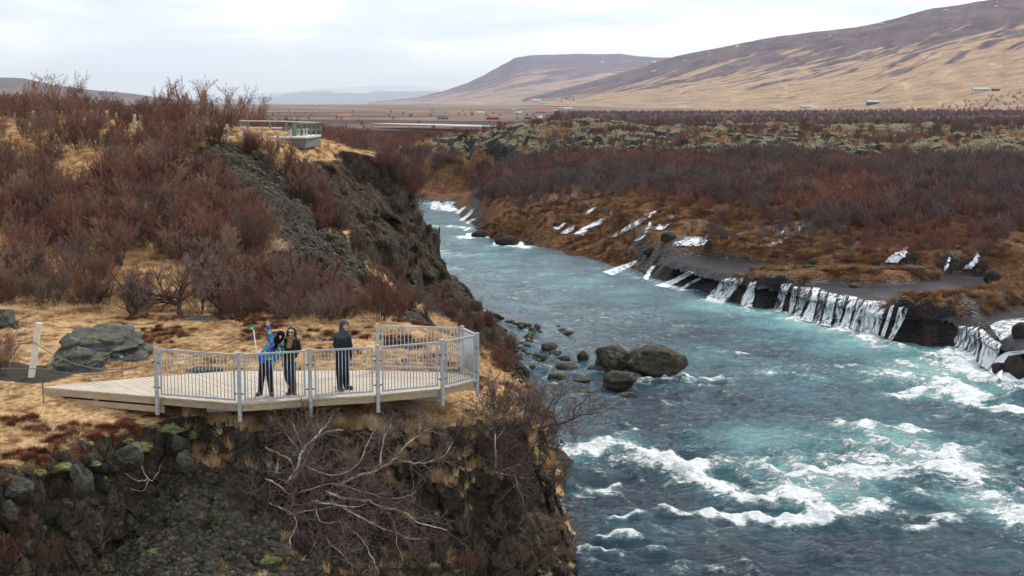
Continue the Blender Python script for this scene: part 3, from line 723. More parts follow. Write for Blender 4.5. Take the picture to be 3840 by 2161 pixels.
# foam: (points in photo pixels on the water, half width in m, strength)
foam_px = [
    ([(2080, 1718), (2200, 1705), (2290, 1680), (2350, 1695), (2420, 1730)], 1.1, .62), ([(2350, 1690), (2450, 1735), (2560, 1780), (2680, 1830), (2800, 1880), (2950, 1890), (3080, 1905)], .80, 1.0),
    ([(2560, 1775), (2660, 1730)], .7, .7), ([(2850, 1878), (3000, 1850), (3080, 1900), (3200, 1930), (3320, 1900)], 1.0, .95), ([(3050, 1925), (3180, 1948), (3300, 1925)], .55, 1.2),
    ([(2630, 1928), (2700, 1940), (2790, 1945)], .40, 1.05), ([(2830, 1948), (2920, 1968), (3080, 1952)], .48, 1.15), ([(2320, 1955), (2410, 1945)], .35, .95),
    ([(2180, 1875), (2250, 1865), (2310, 1850)], .5, .7), ([(2260, 2030), (2360, 2015)], .30, .8), ([(2430, 2075), (2490, 2070)], .3, .7), ([(2180, 2090), (2300, 2085)], .4, .65), ([(2490, 1915), (2570, 1925)], .35, .6),
    ([(3170, 1595), (3250, 1605), (3340, 1630), (3400, 1625)], .75, .95), ([(3200, 1680), (3300, 1665), (3400, 1670)], 1.2, .55), ([(3230, 1740), (3350, 1720), (3480, 1700), (3560, 1740)], 1.5, .6),
    ([(3190, 1790), (3290, 1790), (3420, 1770), (3590, 1780)], 1.0, .75), ([(2890, 1770), (3000, 1760), (3100, 1830), (2980, 1840)], 1.5, .62), ([(3360, 1490), (3470, 1485)], .7, 1.05), ([(3520, 1490), (3600, 1470), (3640, 1500)], .85, 1.05),
    ([(3600, 1515), (3680, 1535), (3800, 1550)], .7, .95), ([(3400, 1410), (3500, 1400), (3640, 1400), (3740, 1430)], 2.6, .58), ([(3560, 1330), (3660, 1400), (3760, 1440)], 2.0, .90), ([(3460, 1400), (3520, 1450)], 1.8, .5),
    ([(2870, 1395), (3000, 1380), (3110, 1400)], 1.4, .42), ([(2940, 1395), (3060, 1425)], 1.0, .45), ([(2560, 1425), (2640, 1435), (2700, 1432)], .7, .70), ([(2400, 1435), (2500, 1435)], .4, .6),
    ([(3660, 1880), (3760, 1920), (3840, 1950), (3900, 1970)], 1.5, .85), ([(3600, 1810), (3700, 1850), (3840, 1900)], 1.2, .5), ([(3380, 1930), (3480, 1945), (3560, 1960)], .5, .55), ([(3400, 1985), (3470, 1985)], .4, .65), ([(3430, 1860), (3500, 1870)], .5, .6),
    ([(3240, 1895), (3400, 1925)], .5, .4), ([(1640, 850), (1700, 852)], 1.2, .75), ([(1640, 765), (1700, 792)], 2.5, .75), ([(1740, 893), (1790, 893)], 1.3, .95), ([(1890, 925), (1960, 930)], 1.4, .9), ([(1715, 855), (1760, 860)], 1.2, .7),
    ([(1650, 945), (1700, 960)], 1.4, .55), ([(1640, 1000), (1700, 1010)], .9, .5), ([(1760, 955), (1840, 960)], 1.5, .35), ([(2680, 1325), (2760, 1330)], .9, .45), ([(3220, 1280), (3330, 1295)], 1.0, .5),
    ([(2660, 1128), (2780, 1160), (2860, 1175)], .9, .62), ([(2900, 1165), (3000, 1200)], .7, .55), ([(2980, 1200), (3120, 1235), (3240, 1270), (3320, 1300)], 1.0, .8), ([(2280, 1012), (2400, 1045)], .5, .4), ([(2440, 1052), (2560, 1090)], .7, .6)]
aer_px = [([(3000, 1200), (3200, 1280), (3400, 1350), (3600, 1450)], 5.5, .55), ([(2900, 1650), (3100, 1640), (3300, 1660), (3500, 1720)], 4.0, .55), ([(2950, 1760), (3100, 1850)], 3, .5), ([(2650, 1150), (2900, 1190)], 4, .45), ([(1650, 800), (1750, 920), (1900, 990), (2300, 1100), (2700, 1190)], 6, .17),
          ([(2120, 1700), (2350, 1660)], 2, .4), ([(3400, 1480), (3700, 1520)], 3.5, .4), ([(3560, 1360), (3760, 1450)], 3.5, .5), ([(3700, 1900), (3900, 1960)], 2.5, .4), ([(2700, 1350), (3100, 1500), (3500, 1620)], 5, .22)]
def river():
    ys = [34.0]
    while ys[-1] < 268: ys.append(ys[-1] + 0.10 * (max(ys[-1], 50) / 50) ** 1.35)
    ys = np.array(ys)
    us = np.linspace(-0.12, 0.47, 520)
    U, Y = np.meshgrid(us, ys, indexing='ij')
    X = U * 1.0 * Y
    foam = np.full(X.shape, 0.0); aer_sheen = np.zeros(X.shape)
    wx = X + 0.5 * fbm(X / 1.7, Y / 1.7, 0, 3, 201); wy = Y + 0.9 * fbm(X / 1.7, Y / 1.7, 3.3, 3, 202)
    for pl, w, st in foam_px:
        d, _ = pdist(wx, wy / 1.0, [WZ(a, b, 0)[:2] for a, b in pl])
        foam = np.maximum(foam, st * np.exp(-(d / (w * 1.25)) ** 2))
    for pl, w, st in aer_px:
        d, _ = pdist(X, Y, [WZ(a, b, 0)[:2] for a, b in pl]); aer_sheen = np.maximum(aer_sheen, st * np.exp(-(d / w) ** 2))
    foam = foam * np.clip(0.98 + 0.75 * fbm(X / 1.3, Y / 2.2, 0, 3, 240), 0.25, 1.25)
    aer_sheen = np.clip(aer_sheen * 1.05 + 0.04 + 0.16 * sstep(75, 130, Y) + 0.35 * foam, 0, 1)  # aeration, plus distant sky reflection painted in as paler far water
    agit = np.clip(0.25 + foam * 1.1, 0, 1.2)
    calm = sstep(70, 130, Y) * 0.6
    r1 = fbm((X + Y * 0.25) / 1.5, (Y - X * 0.25) / 3.2, 0, 4, 211, ridged=True)
    r2 = fbm(X / 0.55, Y / 0.8, 0, 3, 221)
    rough = 0.6 + 0.9 * sstep(-0.2, 0.5, fbm(X / 9, Y / 9, 0, 3, 230))
    Z = 0.27 * r1 * rough * (1 - calm) + 0.09 * r2 * (1 - calm) + 0.38 * foam * (0.5 + r2 * 0.6) * (1 - 0.5 * calm)
    specks = sstep(0.50, 0.78, r1 * 0.8 + 0.5 * rough - 0.25) * 0.30 * (1 - 0.6 * sstep(90, 150, Y))
    foam = foam + specks
    me = grid_mesh('river', X, Y, Z)
    dsh, _ = pdist(X, Y, [WZ(a, b, 0)[:2] for a, b in ((1900, 1180), (2050, 1260), (2200, 1330), (2250, 1500))])
    attr(me, 'foam', foam - 0.12); attr(me, 'aer_sheen', aer_sheen); attr(me, 'chop', 1 - 0.72 * calm / .6 * sstep(60, 130, Y) - 0.3 * np.exp(-(dsh / 5) ** 2))
    return add('river', me, M['river'], kind='structure')
river()
def shelf_water():
    pts = [WZ(px, py, 2.2) for px, py in shelf_px]
    x0, x1 = min(p[0] for p in pts), max(p[0] for p in pts); y0, y1 = min(p[1] for p in pts), max(p[1] for p in pts)
    X, Y = np.meshgrid(np.arange(x0 - 1, x1 + 1, 0.3), np.arange(y0 - 2, y1 + 2, 0.3), indexing='ij')
    s = sdist(X, Y, shelf_poly); sr = sdist(X, Y, right_poly)
    Z = 2.10 + 0.012 * (X - 30) + 0.02 * fbm(X / 0.8, Y / 0.8, 0, 3, 5) - 0.6 * sstep(1.3, 0.1, sr + 0.5 * fbm(X / 2.2, Y / 2.2, 0, 3, 51))
    i = np.arange(X.size).reshape(X.shape)
    Fq = np.stack([i[:-1, :-1], i[1:, :-1], i[1:, 1:], i[:-1, 1:]], -1).reshape(-1, 4)
    ok = (s > -0.2) & (sr > 0.15)
    k = ok[:-1, :-1] & ok[1:, :-1] & ok[1:, 1:] & ok[:-1, 1:]
    me = mesh_np('shelf_water', np.stack([X, Y, Z], -1).reshape(-1, 3), Fq[k.ravel()])
    add('shelf_water', me, M['shelfw'], kind='structure')
M['shelfw'] = mat_shelf_water()
shelf_water()

# ------------------------------------------------------------------ valley floor and mountains
def plain():
    ys = np.concatenate([np.arange(330, 700, 12), np.geomspace(700, 14000, 110)])
    us = np.linspace(-0.75, 0.75, 160)
    U, Y = np.meshgrid(us, ys, indexing='ij'); X = U * Y
    Z = 3.5 + 1.6 * fbm(X / 160, Y / 160, 0, 3, 301) * np.clip(Y / 1500, 0.3, 1) - 3.0 * sstep(420, 330, Y)
    Z = Z + 5.0 * sstep(150, 500, X) * np.exp(-((Y - 1300) / 700.0) ** 2) * (0.6 + 0.5 * fbm(X / 90, Y / 120, 0, 4, 305))
    add('valley_floor', grid_mesh('valley_floor', X, Y, Z), mat_plain(), kind='structure')
plain()
def mountain(name, ridge, foot, mat, rough, exp=1.0, nx=300, nt=90, back=1.25, upoff=0.0):
    """ridge, foot: lists (px, py, distance) left to right"""
    R = np.array([(p[0],) + WD(*p) for p in ridge]); Fo = np.array([(p[0],) + WD(*p) for p in foot])
    px = np.linspace(ridge[0][0], ridge[-1][0], nx)
    def at(A, k): return np.interp(px, A[:, 0], A[:, k])
    t = np.concatenate([np.linspace(0, 1, nt), np.linspace(1, 1.35, 12)[1:]])
    r = [at(R, k) for k in (1, 2, 3)]; f = [at(Fo, k) for k in (1, 2, 3)]
    T, P = np.meshgrid(t, px, indexing='xy')
    def col(a, b, T): return a[:, None] + (b - a)[:, None] * T
    X = col(f[0], r[0], T); Y = col(f[1], r[1], T)
    Tc = np.minimum(T, 1)
    Z = f[2][:, None] + (r[2] - f[2])[:, None] * (Tc ** exp) - np.maximum(T - 1, 0) * (r[2][:, None]) * 1.5
    sc = (Y[0, 0] + Y[-1, -1]) / 2
    amp = rough * np.sin(np.pi * np.clip(Tc, 0, 1)) ** 0.6
    sc_ = max(1.0, Y.mean() / 4500.0); Z = Z + amp * (fbm(X / 420 / sc_, Y / 900 / sc_, 0, 5, 401) * 0.8 + 0.25 * fbm((X + Z * 2.2) / 90 / sc_, Y / 700 / sc_, 0, 4, 403)) + rough * 0.12 * fbm(X / 120, Y / 120, 0, 3, 8) * (T > .9)
    me = grid_mesh(name, X, Y, Z)
    if True:
        uv = me.uv_layers.new(name='UVMap')
        vi = np.empty(len(me.loops), np.int32); me.loops.foreach_get('vertex_index', vi)
        Uu = (P / 3840.0).reshape(-1); Vv = (T * 0.35).reshape(-1)
        uv.data.foreach_set('uv', np.stack([Uu[vi], Vv[vi]], -1).astype(np.float32).ravel())
    attr(me, 'up', Tc + upoff)
    return add(name, me, mat, kind='structure')
tan1 = (0.52, 0.35, 0.225); dk1 = (0.072, 0.042, 0.062); gr1 = (0.18, 0.13, 0.14)
mountain('mountain', [(1960, 372, 6500), (2200, 310, 6200), (2400, 255, 6000), (2534, 212, 5800), (2700, 178, 5500), (2922, 134, 5200), (3130, 112, 5000), (3279, 92, 4800), (3503, 30, 4600), (3727, 0, 4400), (4300, -60, 4000)],
         [(1960, 396, 5500), (2200, 400, 4200), (2534, 412, 3000), (2922, 417, 2300), (3279, 417, 1900), (3727, 414, 1600), (4300, 414, 1500)], mat_mountain('mountain_slope', tan1, dk1, gr1), 30.0, 1.25, upoff=0.0)
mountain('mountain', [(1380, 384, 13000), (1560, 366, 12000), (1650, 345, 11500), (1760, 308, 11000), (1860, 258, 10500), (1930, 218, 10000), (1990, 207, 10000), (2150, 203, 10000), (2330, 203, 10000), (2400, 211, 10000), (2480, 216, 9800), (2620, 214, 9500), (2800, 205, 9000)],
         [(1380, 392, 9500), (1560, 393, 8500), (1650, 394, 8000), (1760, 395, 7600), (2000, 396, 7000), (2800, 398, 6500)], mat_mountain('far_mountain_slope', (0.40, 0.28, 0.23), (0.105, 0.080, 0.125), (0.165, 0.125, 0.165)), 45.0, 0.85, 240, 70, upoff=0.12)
mountain('far_hills', [(-300, 280, 7000), (0, 291, 7000), (90, 294, 7000), (200, 318, 7200), (350, 338, 7500), (500, 352, 8000), (640, 372, 9000), (800, 384, 9500)],
         [(-300, 392, 4500), (0, 392, 4500), (350, 391, 5000), (800, 390, 6000)], mat_mountain('hill_slope', (0.20, 0.14, 0.11), (0.085, 0.062, 0.068), (0.13, 0.10, 0.10)), 18.0, 1.3, 160, 40)
def mat_snow():
    n = NT('snow_on_far_range'); up = n.attr('up')
    f = n.math('ADD', up, n.mr(n.noise(0.0006, 8, 0.7), 0.3, 0.7, -0.35, 0.35))
    return n.set(n.mix((0.10, 0.12, 0.16), (0.42, 0.46, 0.52), n.mr(f, 0.62, 0.75)), 0.9, 0.1)
mountain('snowy_range', [(700, 372, 34000), (950, 350, 34000), (1100, 340, 34000), (1250, 330, 34000), (1400, 322, 34000), (1500, 320, 34000), (1600, 326, 34000), (1750, 345, 34000), (1900, 380, 34000)],
         [(700, 391, 30000), (1900, 391, 30000)], mat_snow(), 40.0, 0.9, 200, 40)

# ------------------------------------------------------------------ helpers for standing things on the ground
DG = bpy.context.evaluated_depsgraph_get(); DG.update()
def hit(px, py):
    r = ray(px, py)
    ok, p, n, i, o, m = scn.ray_cast(DG, (0, 0, H), r)
    return (p, n, o.name) if ok else (None, None, None)
def drop(x, y, z0=40):
    ok, p, n, i, o, m = scn.ray_cast(DG, (x, y, z0), (0, 0, -1))
    return (p, n, o.name) if ok else (None, None, None)

# ------------------------------------------------------------------ leafless woody plants
def chains_mesh(name, chains, sides, smooth=False):
    """chains: list of (k,3) points + (k,) radii -> tubes in one mesh"""
    groups = {}
    for p, r in chains: groups.setdefault(len(p), []).append((p, r))
    Vs, Fs, b = [], [], 0
    for k, lst in groups.items():
        P = np.array([c[0] for c in lst]); R = np.array([c[1] for c in lst]); m = len(P)
        T = np.empty_like(P); T[:, 1:-1] = P[:, 2:] - P[:, :-2]; T[:, 0] = P[:, 1] - P[:, 0]; T[:, -1] = P[:, -1] - P[:, -2]
        T /= np.linalg.norm(T, axis=2, keepdims=True) + 1e-9
        ref = np.tile(np.array([0.31, -0.77, 0.55]), (m, 1)); mean = T.mean(1); par = np.abs((mean * ref).sum(1)) > 0.85; ref[par] = (0.9, 0.3, -0.3)
        U = np.cross(T, ref[:, None, :]); U /= np.linalg.norm(U, axis=2, keepdims=True) + 1e-9
        W = np.cross(T, U)
        a = np.arange(sides) * 2 * math.pi / sides
        V = P[:, :, None, :] + (U[:, :, None, :] * np.cos(a)[None, None, :, None] + W[:, :, None, :] * np.sin(a)[None, None, :, None]) * R[:, :, None, None]
        idx = b + np.arange(m * k * sides).reshape(m, k, sides)
        q = np.stack([idx[:, :-1], np.roll(idx, -1, 2)[:, :-1], np.roll(idx, -1, 2)[:, 1:], idx[:, 1:]], -1).reshape(-1, 4)
        Vs.append(V.reshape(-1, 3)); Fs.append(q); b += m * k * sides
    if not Vs: return None
    return mesh_np(name, np.concatenate(Vs), np.concatenate(Fs), smooth)

class Grow:
    def __init__(s, seed, wob=0.22, trop=0.15, gap=0.32, droop=0.0):
        s.r = np.random.RandomState(seed); s.lv = {0: [], 1: [], 2: [], 3: []}; s.wob = wob; s.trop = trop; s.gap = gap; s.droop = droop
    def branch(s, p, d, L, rad, lvl, nseg, kids, spread=0.7, klen=0.5, last=3):
        p = np.array(p, float); d = np.array(d, float); d /= np.linalg.norm(d)
        pts = [p]; dirs = [d]; st = L / nseg
        for i in range(nseg):
            d = d + s.r.normal(0, s.wob, 3) + np.array([0, 0, s.trop - s.droop * (lvl > 1)])
            d /= np.linalg.norm(d); p = p + d * st; pts.append(p); dirs.append(d)
        pts = np.array(pts); R = rad * np.linspace(1, 0.35, nseg + 1)
        s.lv[lvl].append((pts, R))
        if lvl >= last or not kids: return
        s.sprout(pts, dirs, L, R, lvl, kids, spread, klen, last)
    def sprout(s, pts, dirs, L, R, lvl, kids, spread, klen, last, t0=None):
        n = len(pts) - 1; k0 = kids[0]
        for j in range(k0):
            t = (s.gap if t0 is None else t0) + (1 - (s.gap if t0 is None else t0)) * (j + s.r.rand()) / k0
            f = min(t * n, n - 0.01); i = int(f); q = pts[i] + (pts[i + 1] - pts[i]) * (f - i)
            dd = np.array(dirs[i]) + s.r.normal(0, spread, 3); dd[2] += 0.1
            l = L * klen * (1.15 - 0.6 * t) * s.r.uniform(0.7, 1.25)
            s.branch(q, dd, l, max(0.004, R[i] * 0.55), lvl + 1, 3 if lvl >= 1 else 4, kids[1:], spread, klen, last)

def shrub_variant(seed, height, nst, spread, kind):
    g = Grow(seed, 0.16, 0.10, 0.25); r = g.r
    for i in range(nst):
        a = r.uniform(0, 2 * math.pi); t = spread * math.sqrt(r.rand())
        L = height * r.uniform(0.65, 1.05) * (1 - 0.15 * t)
        g.branch((0.12 * math.cos(a) * r.rand(), 0.12 * math.sin(a) * r.rand(), -0.15), (math.cos(a) * t, math.sin(a) * t, 1), L, 0.020 * height / 2.4 * r.uniform(.7, 1.3), 0, 7, KIDS[kind], 0.42, 0.40)
    for l in (2, 3): g.lv[l] = [(p, np.maximum(q, [0.0045, 0.0062][l == 2] if kind != 'far' else 0.014)) for p, q in g.lv[l]]
    return g
KIDS = {'near': [9, 7, 5], 'far': [6, 5, 2], 'thin': [7, 5, 3]}
def variant_meshes(g, name):
    return chains_mesh(name + '_stems', g.lv[0] + g.lv[1], 4, True), chains_mesh(name + '_twigs', g.lv[2] + g.lv[3], 3)
M['twig_red'] = mat_twig('reddish_birch_twigs', (0.105, 0.044, 0.034), (0.27, 0.125, 0.092))
M['twig_dark'] = mat_twig('dark_birch_twigs', (0.080, 0.056, 0.050), (0.26, 0.185, 0.160))
M['twig_tan'] = mat_twig('brown_birch_twigs', (0.13, 0.075, 0.055), (0.34, 0.21, 0.155))
M['stem'] = mat_bark('shrub_bark', (0.11, 0.075, 0.058), (0.050, 0.032, 0.027))
M['stem_pale'] = mat_bark('pale_shrub_bark', (0.42, 0.34, 0.29), (0.20, 0.15, 0.12))
M['bark'] = mat_bark('white_birch_bark', (0.66, 0.55, 0.46), (0.36, 0.25, 0.19))
M['twig_bough'] = mat_twig('birch_bough_twigs', (0.055, 0.043, 0.040), (0.20, 0.155, 0.14))
VAR = []
for k in range(7):
    VAR.append(variant_meshes(shrub_variant(100 + k, [2.1, 2.4, 2.8, 1.9, 2.3, 3.0, 2.1][k], [15, 12, 9, 17, 14, 8, 15][k], [0.85, 0.7, 0.42, 1.1, 0.85, 0.35, 1.2][k], 'near'), 'shrub'))
for i, (a, b) in enumerate(VAR):
    a.materials.append(M['stem_pale'] if i in (2,) else M['stem']); b.materials.append(M['twig_dark'] if i in (3, 6) else (M['twig_tan'] if i in (1, 5) else M['twig_red']))
proto_shrub = []
def shrub(x, y, z, v, sc, label, group, tilt=(0, 0), name='birch_shrub'):
    root = empty(name, (x, y, z), label, 'shrub', group)
    root.rotation_euler = (tilt[0], tilt[1], random.uniform(0, 6.28)); root.scale = (sc, sc, sc * random.uniform(0.9, 1.1))
    for nm, me in (('stems', VAR[v][0]), ('twigs', VAR[v][1])):
        o = bpy.data.objects.new(nm, me); C.objects.link(o); o.parent = root
    return root
_placed = []
ridge_pts = [WD(*q)[:2] for q in ((880, 600, 75), (960, 665, 73), (1040, 740, 70), (1120, 800, 67.5), (1200, 890, 65), (1260, 960, 62.5), (1310, 1020, 60), (1370, 1090, 57), (1420, 1140, 54.5))]
POSTX = (53, 122, 400, 504, 528, 718, 775, 852, 912, 982, 1043, 1090, 1137)
def zone(n, poly, smin, smax, vs, label, group, mind=0.9, tilt=0.0, clear=None):
    """n shrubs rooted where the photo shows that thicket"""
    xs = [p[0] for p in poly]; ys = [p[1] for p in poly]; c = 0; tries = 0
    while c < n and tries < n * 25:
        tries += 1
        px, py = random.uniform(min(xs), max(xs)), random.uniform(min(ys), max(ys))
        if sdist(np.array([px]), np.array([py]), poly)[0] < 0: continue
        if min(abs(px - q) for q in POSTX) < 26 and 450 < py < 660: continue
        if px < 560 and 440 < py < 590 and random.random() < .75: continue
        if clear and any(((px - a) / w) ** 2 + ((py - b) / h) ** 2 < 1 for a, b, w, h in clear): continue
        p, nn, nm = hit(px, py)
        if p is None or nm.startswith('river') or p.y > 320 or min((p.x - q[0]) ** 2 + (p.y - q[1]) ** 2 for q in ridge_pts) < 7: continue
        if any((p.x - q[0]) ** 2 + (p.y - q[1]) ** 2 < (mind * mind) for q in _placed): continue
        _placed.append((p.x, p.y)); c += 1
        shrub(p.x, p.y, p.z - 0.05, random.choice(vs), random.uniform(smin, smax), label, group, (random.uniform(-tilt, tilt * .3), random.uniform(-tilt, tilt)))
    return c
random.seed(11)
zone(44, [(0, 470), (0, 560), (420, 590), (850, 600), (860, 520), (560, 490), (300, 475)], 0.7, 0.9, (0, 1, 3, 4, 2), 'reddish leafless birch shrub growing along the chained posts on the hilltop', 'birch shrubs along the hilltop', 1.3, clear=[(60, 500, 90, 20), (1000, 560, 100, 30)])
def skyline(px, d, sc, v, lab):
    d += 5; sc *= 0.86; w = WD(px, 430, d); p, n, nm = drop(w[0], d); shrub(p.x, p.y, p.z - .1, v, sc, lab, 'tall birches on the hilltop skyline'); _placed.append((p.x, p.y))
for i, (px, d, sc, v) in enumerate([(40, 84, .85, 1), (105, 82, 1.28, 2), (160, 86, 1.0, 5), (215, 82, 1.30, 5), (262, 85, 1.05, 2), (310, 82, 1.0, 2), (372, 84, .85, 5), (430, 90, .8, 1),
                                    (545, 82, .95, 4), (585, 82, 1.28, 1), (622, 84, 1.30, 2), (665, 82, 1.22, 4), (705, 86, 1.0, 1), (752, 82, 1.26, 5), (790, 84, 1.15, 2), (830, 85, .92, 1), (868, 84, 1.05, 5), (900, 104, 1.25, 2), (960, 108, 1.2, 5), (995, 110, 1.0, 2), (-30, 84, 1.0, 1), (480, 86, .7, 3), (340, 88, .8, 3), (0, 92, 1.0, 3)]):
    skyline(px, d, sc, v, 'tall slender bare birch rising above the hilltop skyline at the upper left')
zone(48, [(0, 640), (0, 860), (600, 1000), (1000, 1000), (880, 720), (700, 620), (420, 600), (300, 680)], 0.7, 0.95, (0, 1, 3, 4, 6), 'reddish leafless birch shrub in the dense thicket on the upper slope', 'birch shrubs on the upper slope', 1.15, clear=[(300, 660, 120, 60), (90, 600, 60, 40)])
zone(19, [(0, 900), (0, 1150), (300, 1170), (900, 1190), (900, 950), (500, 880)], 0.55, 0.85, (1, 4, 2, 6, 5), 'thin brown birch shrub on the tawny slope above the meadow', 'birch shrubs on the lower slope', 1.5, clear=[(560, 1010, 110, 90), (640, 1130, 120, 45), (900, 1050, 60, 60)])
zone(26, [(850, 1120), (850, 1205), (1640, 1215), (1660, 1150), (1400, 1130), (1150, 1080), (1000, 1020)], 0.5, 0.8, (0, 3, 4, 6), 'dark red birch shrub at the foot of the gravel ridge behind the viewing deck', 'birch shrubs below the gravel ridge', 0.95)
zone(38, [(900, 560), (1040, 580), (1160, 700), (1290, 880), (1380, 1040), (1200, 850), (1080, 735), (960, 640)], 0.6, 0.95, (0, 3, 4, 6, 1), 'grey brown birch shrub in the gully between the ridge and the high cliff', 'birch shrubs in the gully', 1.0)
zone(12, [(1450, 590), (1560, 640), (1600, 720), (1500, 690), (1420, 620)], 0.65, 1.0, (3, 4, 6), 'dark leafless shrub leaning over the edge of the high river cliff', 'shrubs on the high cliff edge', 1.0, 0.35)
zone(5, [(1215, 535), (1330, 535), (1440, 555), (1300, 552)], 0.7, 0.95, (1, 4, 0), 'rust coloured shrub behind the pale grass of the cliff top', 'shrubs behind the cliff top grass', 1.0)
zone(16, [(1640, 1130), (1780, 1160), (1900, 1260), (1960, 1360), (1900, 1400), (1700, 1260)], 0.35, 0.6, (3, 6, 4), 'low brown shrub on the earthy slope that drops to the river', 'low shrubs on the river slope', 1.2)
zone(26, [(780, 1600), (1100, 1600), (1500, 1600), (2000, 1640), (2070, 1800), (2060, 2150), (1200, 2150), (900, 1900)], 0.30, 0.48, (3, 6, 6, 0), 'tangled dark twiggy shrub clinging to the cliff below the viewing deck', 'tangled shrubs on the near cliff', 0.5, 0.8)
zone(7, [(1840, 1500), (2060, 1540), (2080, 1700), (1900, 1660)], 0.40, 0.6, (3, 6), 'purplish bare shrub on the cliff corner right of the deck', 'shrubs on the cliff corner', 0.45, 0.4)
zone(4, [(0, 1960), (150, 2050), (170, 2150), (0, 2150)], 0.25, 0.4, (4, 0), 'small reddish shrub in front of the grey rock face at the lower left', 'shrubs below the left rock face', 0.3, 0.3)
zone(2, [(0, 1290), (30, 1290), (40, 1430), (0, 1430)], 0.4, 0.5, (5, 4), 'spindly reddish shrub beside the dirt path at the left edge', 'shrubs beside the path', 0.4)

# trees whose limbs are drawn from the photo
def traced_tree(name, label, limbs, off, bark, twigm, r0=0.05, kids=(9, 5, 3), tw=0.42, seed=1, ddef=None, cat='birch tree', scale=(2.1467, 1000, 1500)):
    g = Grow(seed, 0.30, 0.02, 0.1); limb_ch = []; base = None
    for li, (w, pts) in enumerate(limbs):
        P = []
        for zx, zy in pts:
            px, py = scale[1] + zx / scale[0], scale[2] + zy / scale[0]
            p, n, nm = hit(px, py)
            d = ddef if ddef is not None else (p.y if (p is not None and p.y < 45) else 33)
            P.append((px, py, d))
        D = np.array([q[2] for q in P]); 
        if len(D) > 2: D[1:-1] = (D[:-2] + D[1:-1] + D[2:]) / 3
        D = D - off * (0.5 + 0.5 * np.sin(np.linspace(0.4, 2.2, len(D)) + li)) - 0.25
        if ddef is None: P.insert(0, (P[0][0] + (P[0][0] - P[1][0]) * .3, P[0][1] + (P[0][1] - P[1][1]) * .3, 0)); D = np.insert(D, 0, D[0] + off * .6 + 0.9)
        W3 = np.array([WD(q[0], q[1], dd) for q, dd in zip(P, D)])
        # smooth resample with knots and bends
        n = max(6, 3 * (len(W3) - 1)); t = np.linspace(0, len(W3) - 1, n); R3 = np.stack([np.interp(t, range(len(W3)), W3[:, k]) for k in range(3)], 1)
        R3[1:-1] = (R3[:-2] + 2 * R3[1:-1] + R3[2:]) / 4; R3[1:-1] += g.r.normal(0, 0.012, R3[1:-1].shape)
        rad = r0 * w * np.linspace(1, 0.32, n)
        limb_ch.append((R3, rad))
        if base is None: base = R3[0].copy()
        dirs = np.gradient(R3, axis=0); dirs /= np.linalg.norm(dirs, axis=1, keepdims=True)
        L = np.linalg.norm(np.diff(R3, axis=0), axis=1).sum()
        g.sprout(R3, dirs, max(0.9, min(L, 2.2)), rad * 0.6, 0, [int(kids[0] * (0.5 + L / 2)), kids[1], kids[2]], 0.65, tw, 3, 0.12)
    root = empty(name, tuple(base), label, cat)
    sh = lambda ch: [(p - base, r) for p, r in ch]
    o = add('trunk', chains_mesh('trunk', sh(limb_ch), 7, True), bark, root)
    fine = [(p, np.maximum(q, 0.0045)) for p, q in g.lv[1]]
    few = len(fine) < 60
    if not few: add('boughs', chains_mesh('boughs', sh(fine), 4, True), M['bough'], root)
    o = add('crown', chains_mesh('crown', sh([(p, np.maximum(q * .8, 0.0038)) for p, q in g.lv[2] + g.lv[3] + (g.lv[1] if few else [])]), 3), twigm, root)
    return root
M['bough'] = mat_bark('birch_bough', (0.30, 0.225, 0.19), (0.13, 0.09, 0.075))
traced_tree('birch_tree', 'sprawling white barked birch clinging to the cliff face below the viewing deck', [
    (1.25, [(170, 660), (230, 590), (275, 440), (290, 400), (350, 340), (460, 240), (520, 140), (570, 10)]), (.6, [(290, 400), (250, 290), (210, 200), (180, 130)]),
    (.6, [(270, 420), (240, 370), (150, 270), (90, 180)]), (1.0, [(220, 650), (310, 500), (350, 400), (400, 300), (480, 250), (620, 245)]),
    (1.35, [(560, 700), (620, 670), (700, 620), (860, 580), (980, 520), (1060, 450), (1130, 350), (1230, 280), (1330, 230)]), (.7, [(1040, 475), (1140, 500), (1240, 525), (1330, 490), (1430, 460), (1500, 340)]),
    (.45, [(1220, 280), (1245, 180), (1220, 90)]), (.65, [(915, 540), (925, 420), (945, 290), (1000, 230), (1020, 50)]),
    (.8, [(330, 540), (430, 580), (530, 615), (640, 590), (760, 500), (790, 380), (880, 230)]), (.6, [(350, 530), (480, 560), (620, 560), (730, 530)]),
    (.95, [(0, 390), (100, 430), (190, 480), (225, 550), (225, 640)]), (.7, [(270, 745), (400, 700), (560, 670), (650, 700), (780, 750), (960, 750)]),
    (1.1, [(480, 745), (580, 780), (680, 800), (820, 810), (880, 850), (1000, 880), (1130, 910), (1200, 990), (1300, 1010), (1450, 1050)]),
    (.8, [(370, 815), (450, 825), (600, 850), (700, 870), (790, 840)]), (.8, [(620, 870), (760, 940), (900, 1020), (1050, 1080), (1180, 1130), (1300, 1110)]),
    (.7, [(200, 920), (330, 890), (440, 875), (600, 850)]), (.8, [(0, 640), (90, 680), (170, 740), (220, 800), (210, 860)]), (.6, [(0, 820), (80, 850), (150, 880), (240, 930), (240, 1030), (190, 1100), (180, 1200)]),
    (.6, [(600, 960), (640, 1010), (740, 1090), (800, 1160), (860, 1300), (900, 1400)]), (.6, [(400, 880), (420, 1000), (560, 985), (600, 960)]),
    (.45, [(780, 800), (840, 680)]), (.55, [(800, 740), (900, 780), (960, 800), (1100, 790), (1200, 740)]), (.45, [(970, 900), (1030, 1000), (1050, 1180), (1100, 1300)]), (.4, [(420, 1000), (400, 1120), (350, 1230)]), (.4, [(480, 1120), (560, 1200), (620, 1250)])],
    0.55, M['bark'], M['twig_bough'], 0.036, (10, 5, 3), 0.44, 3)
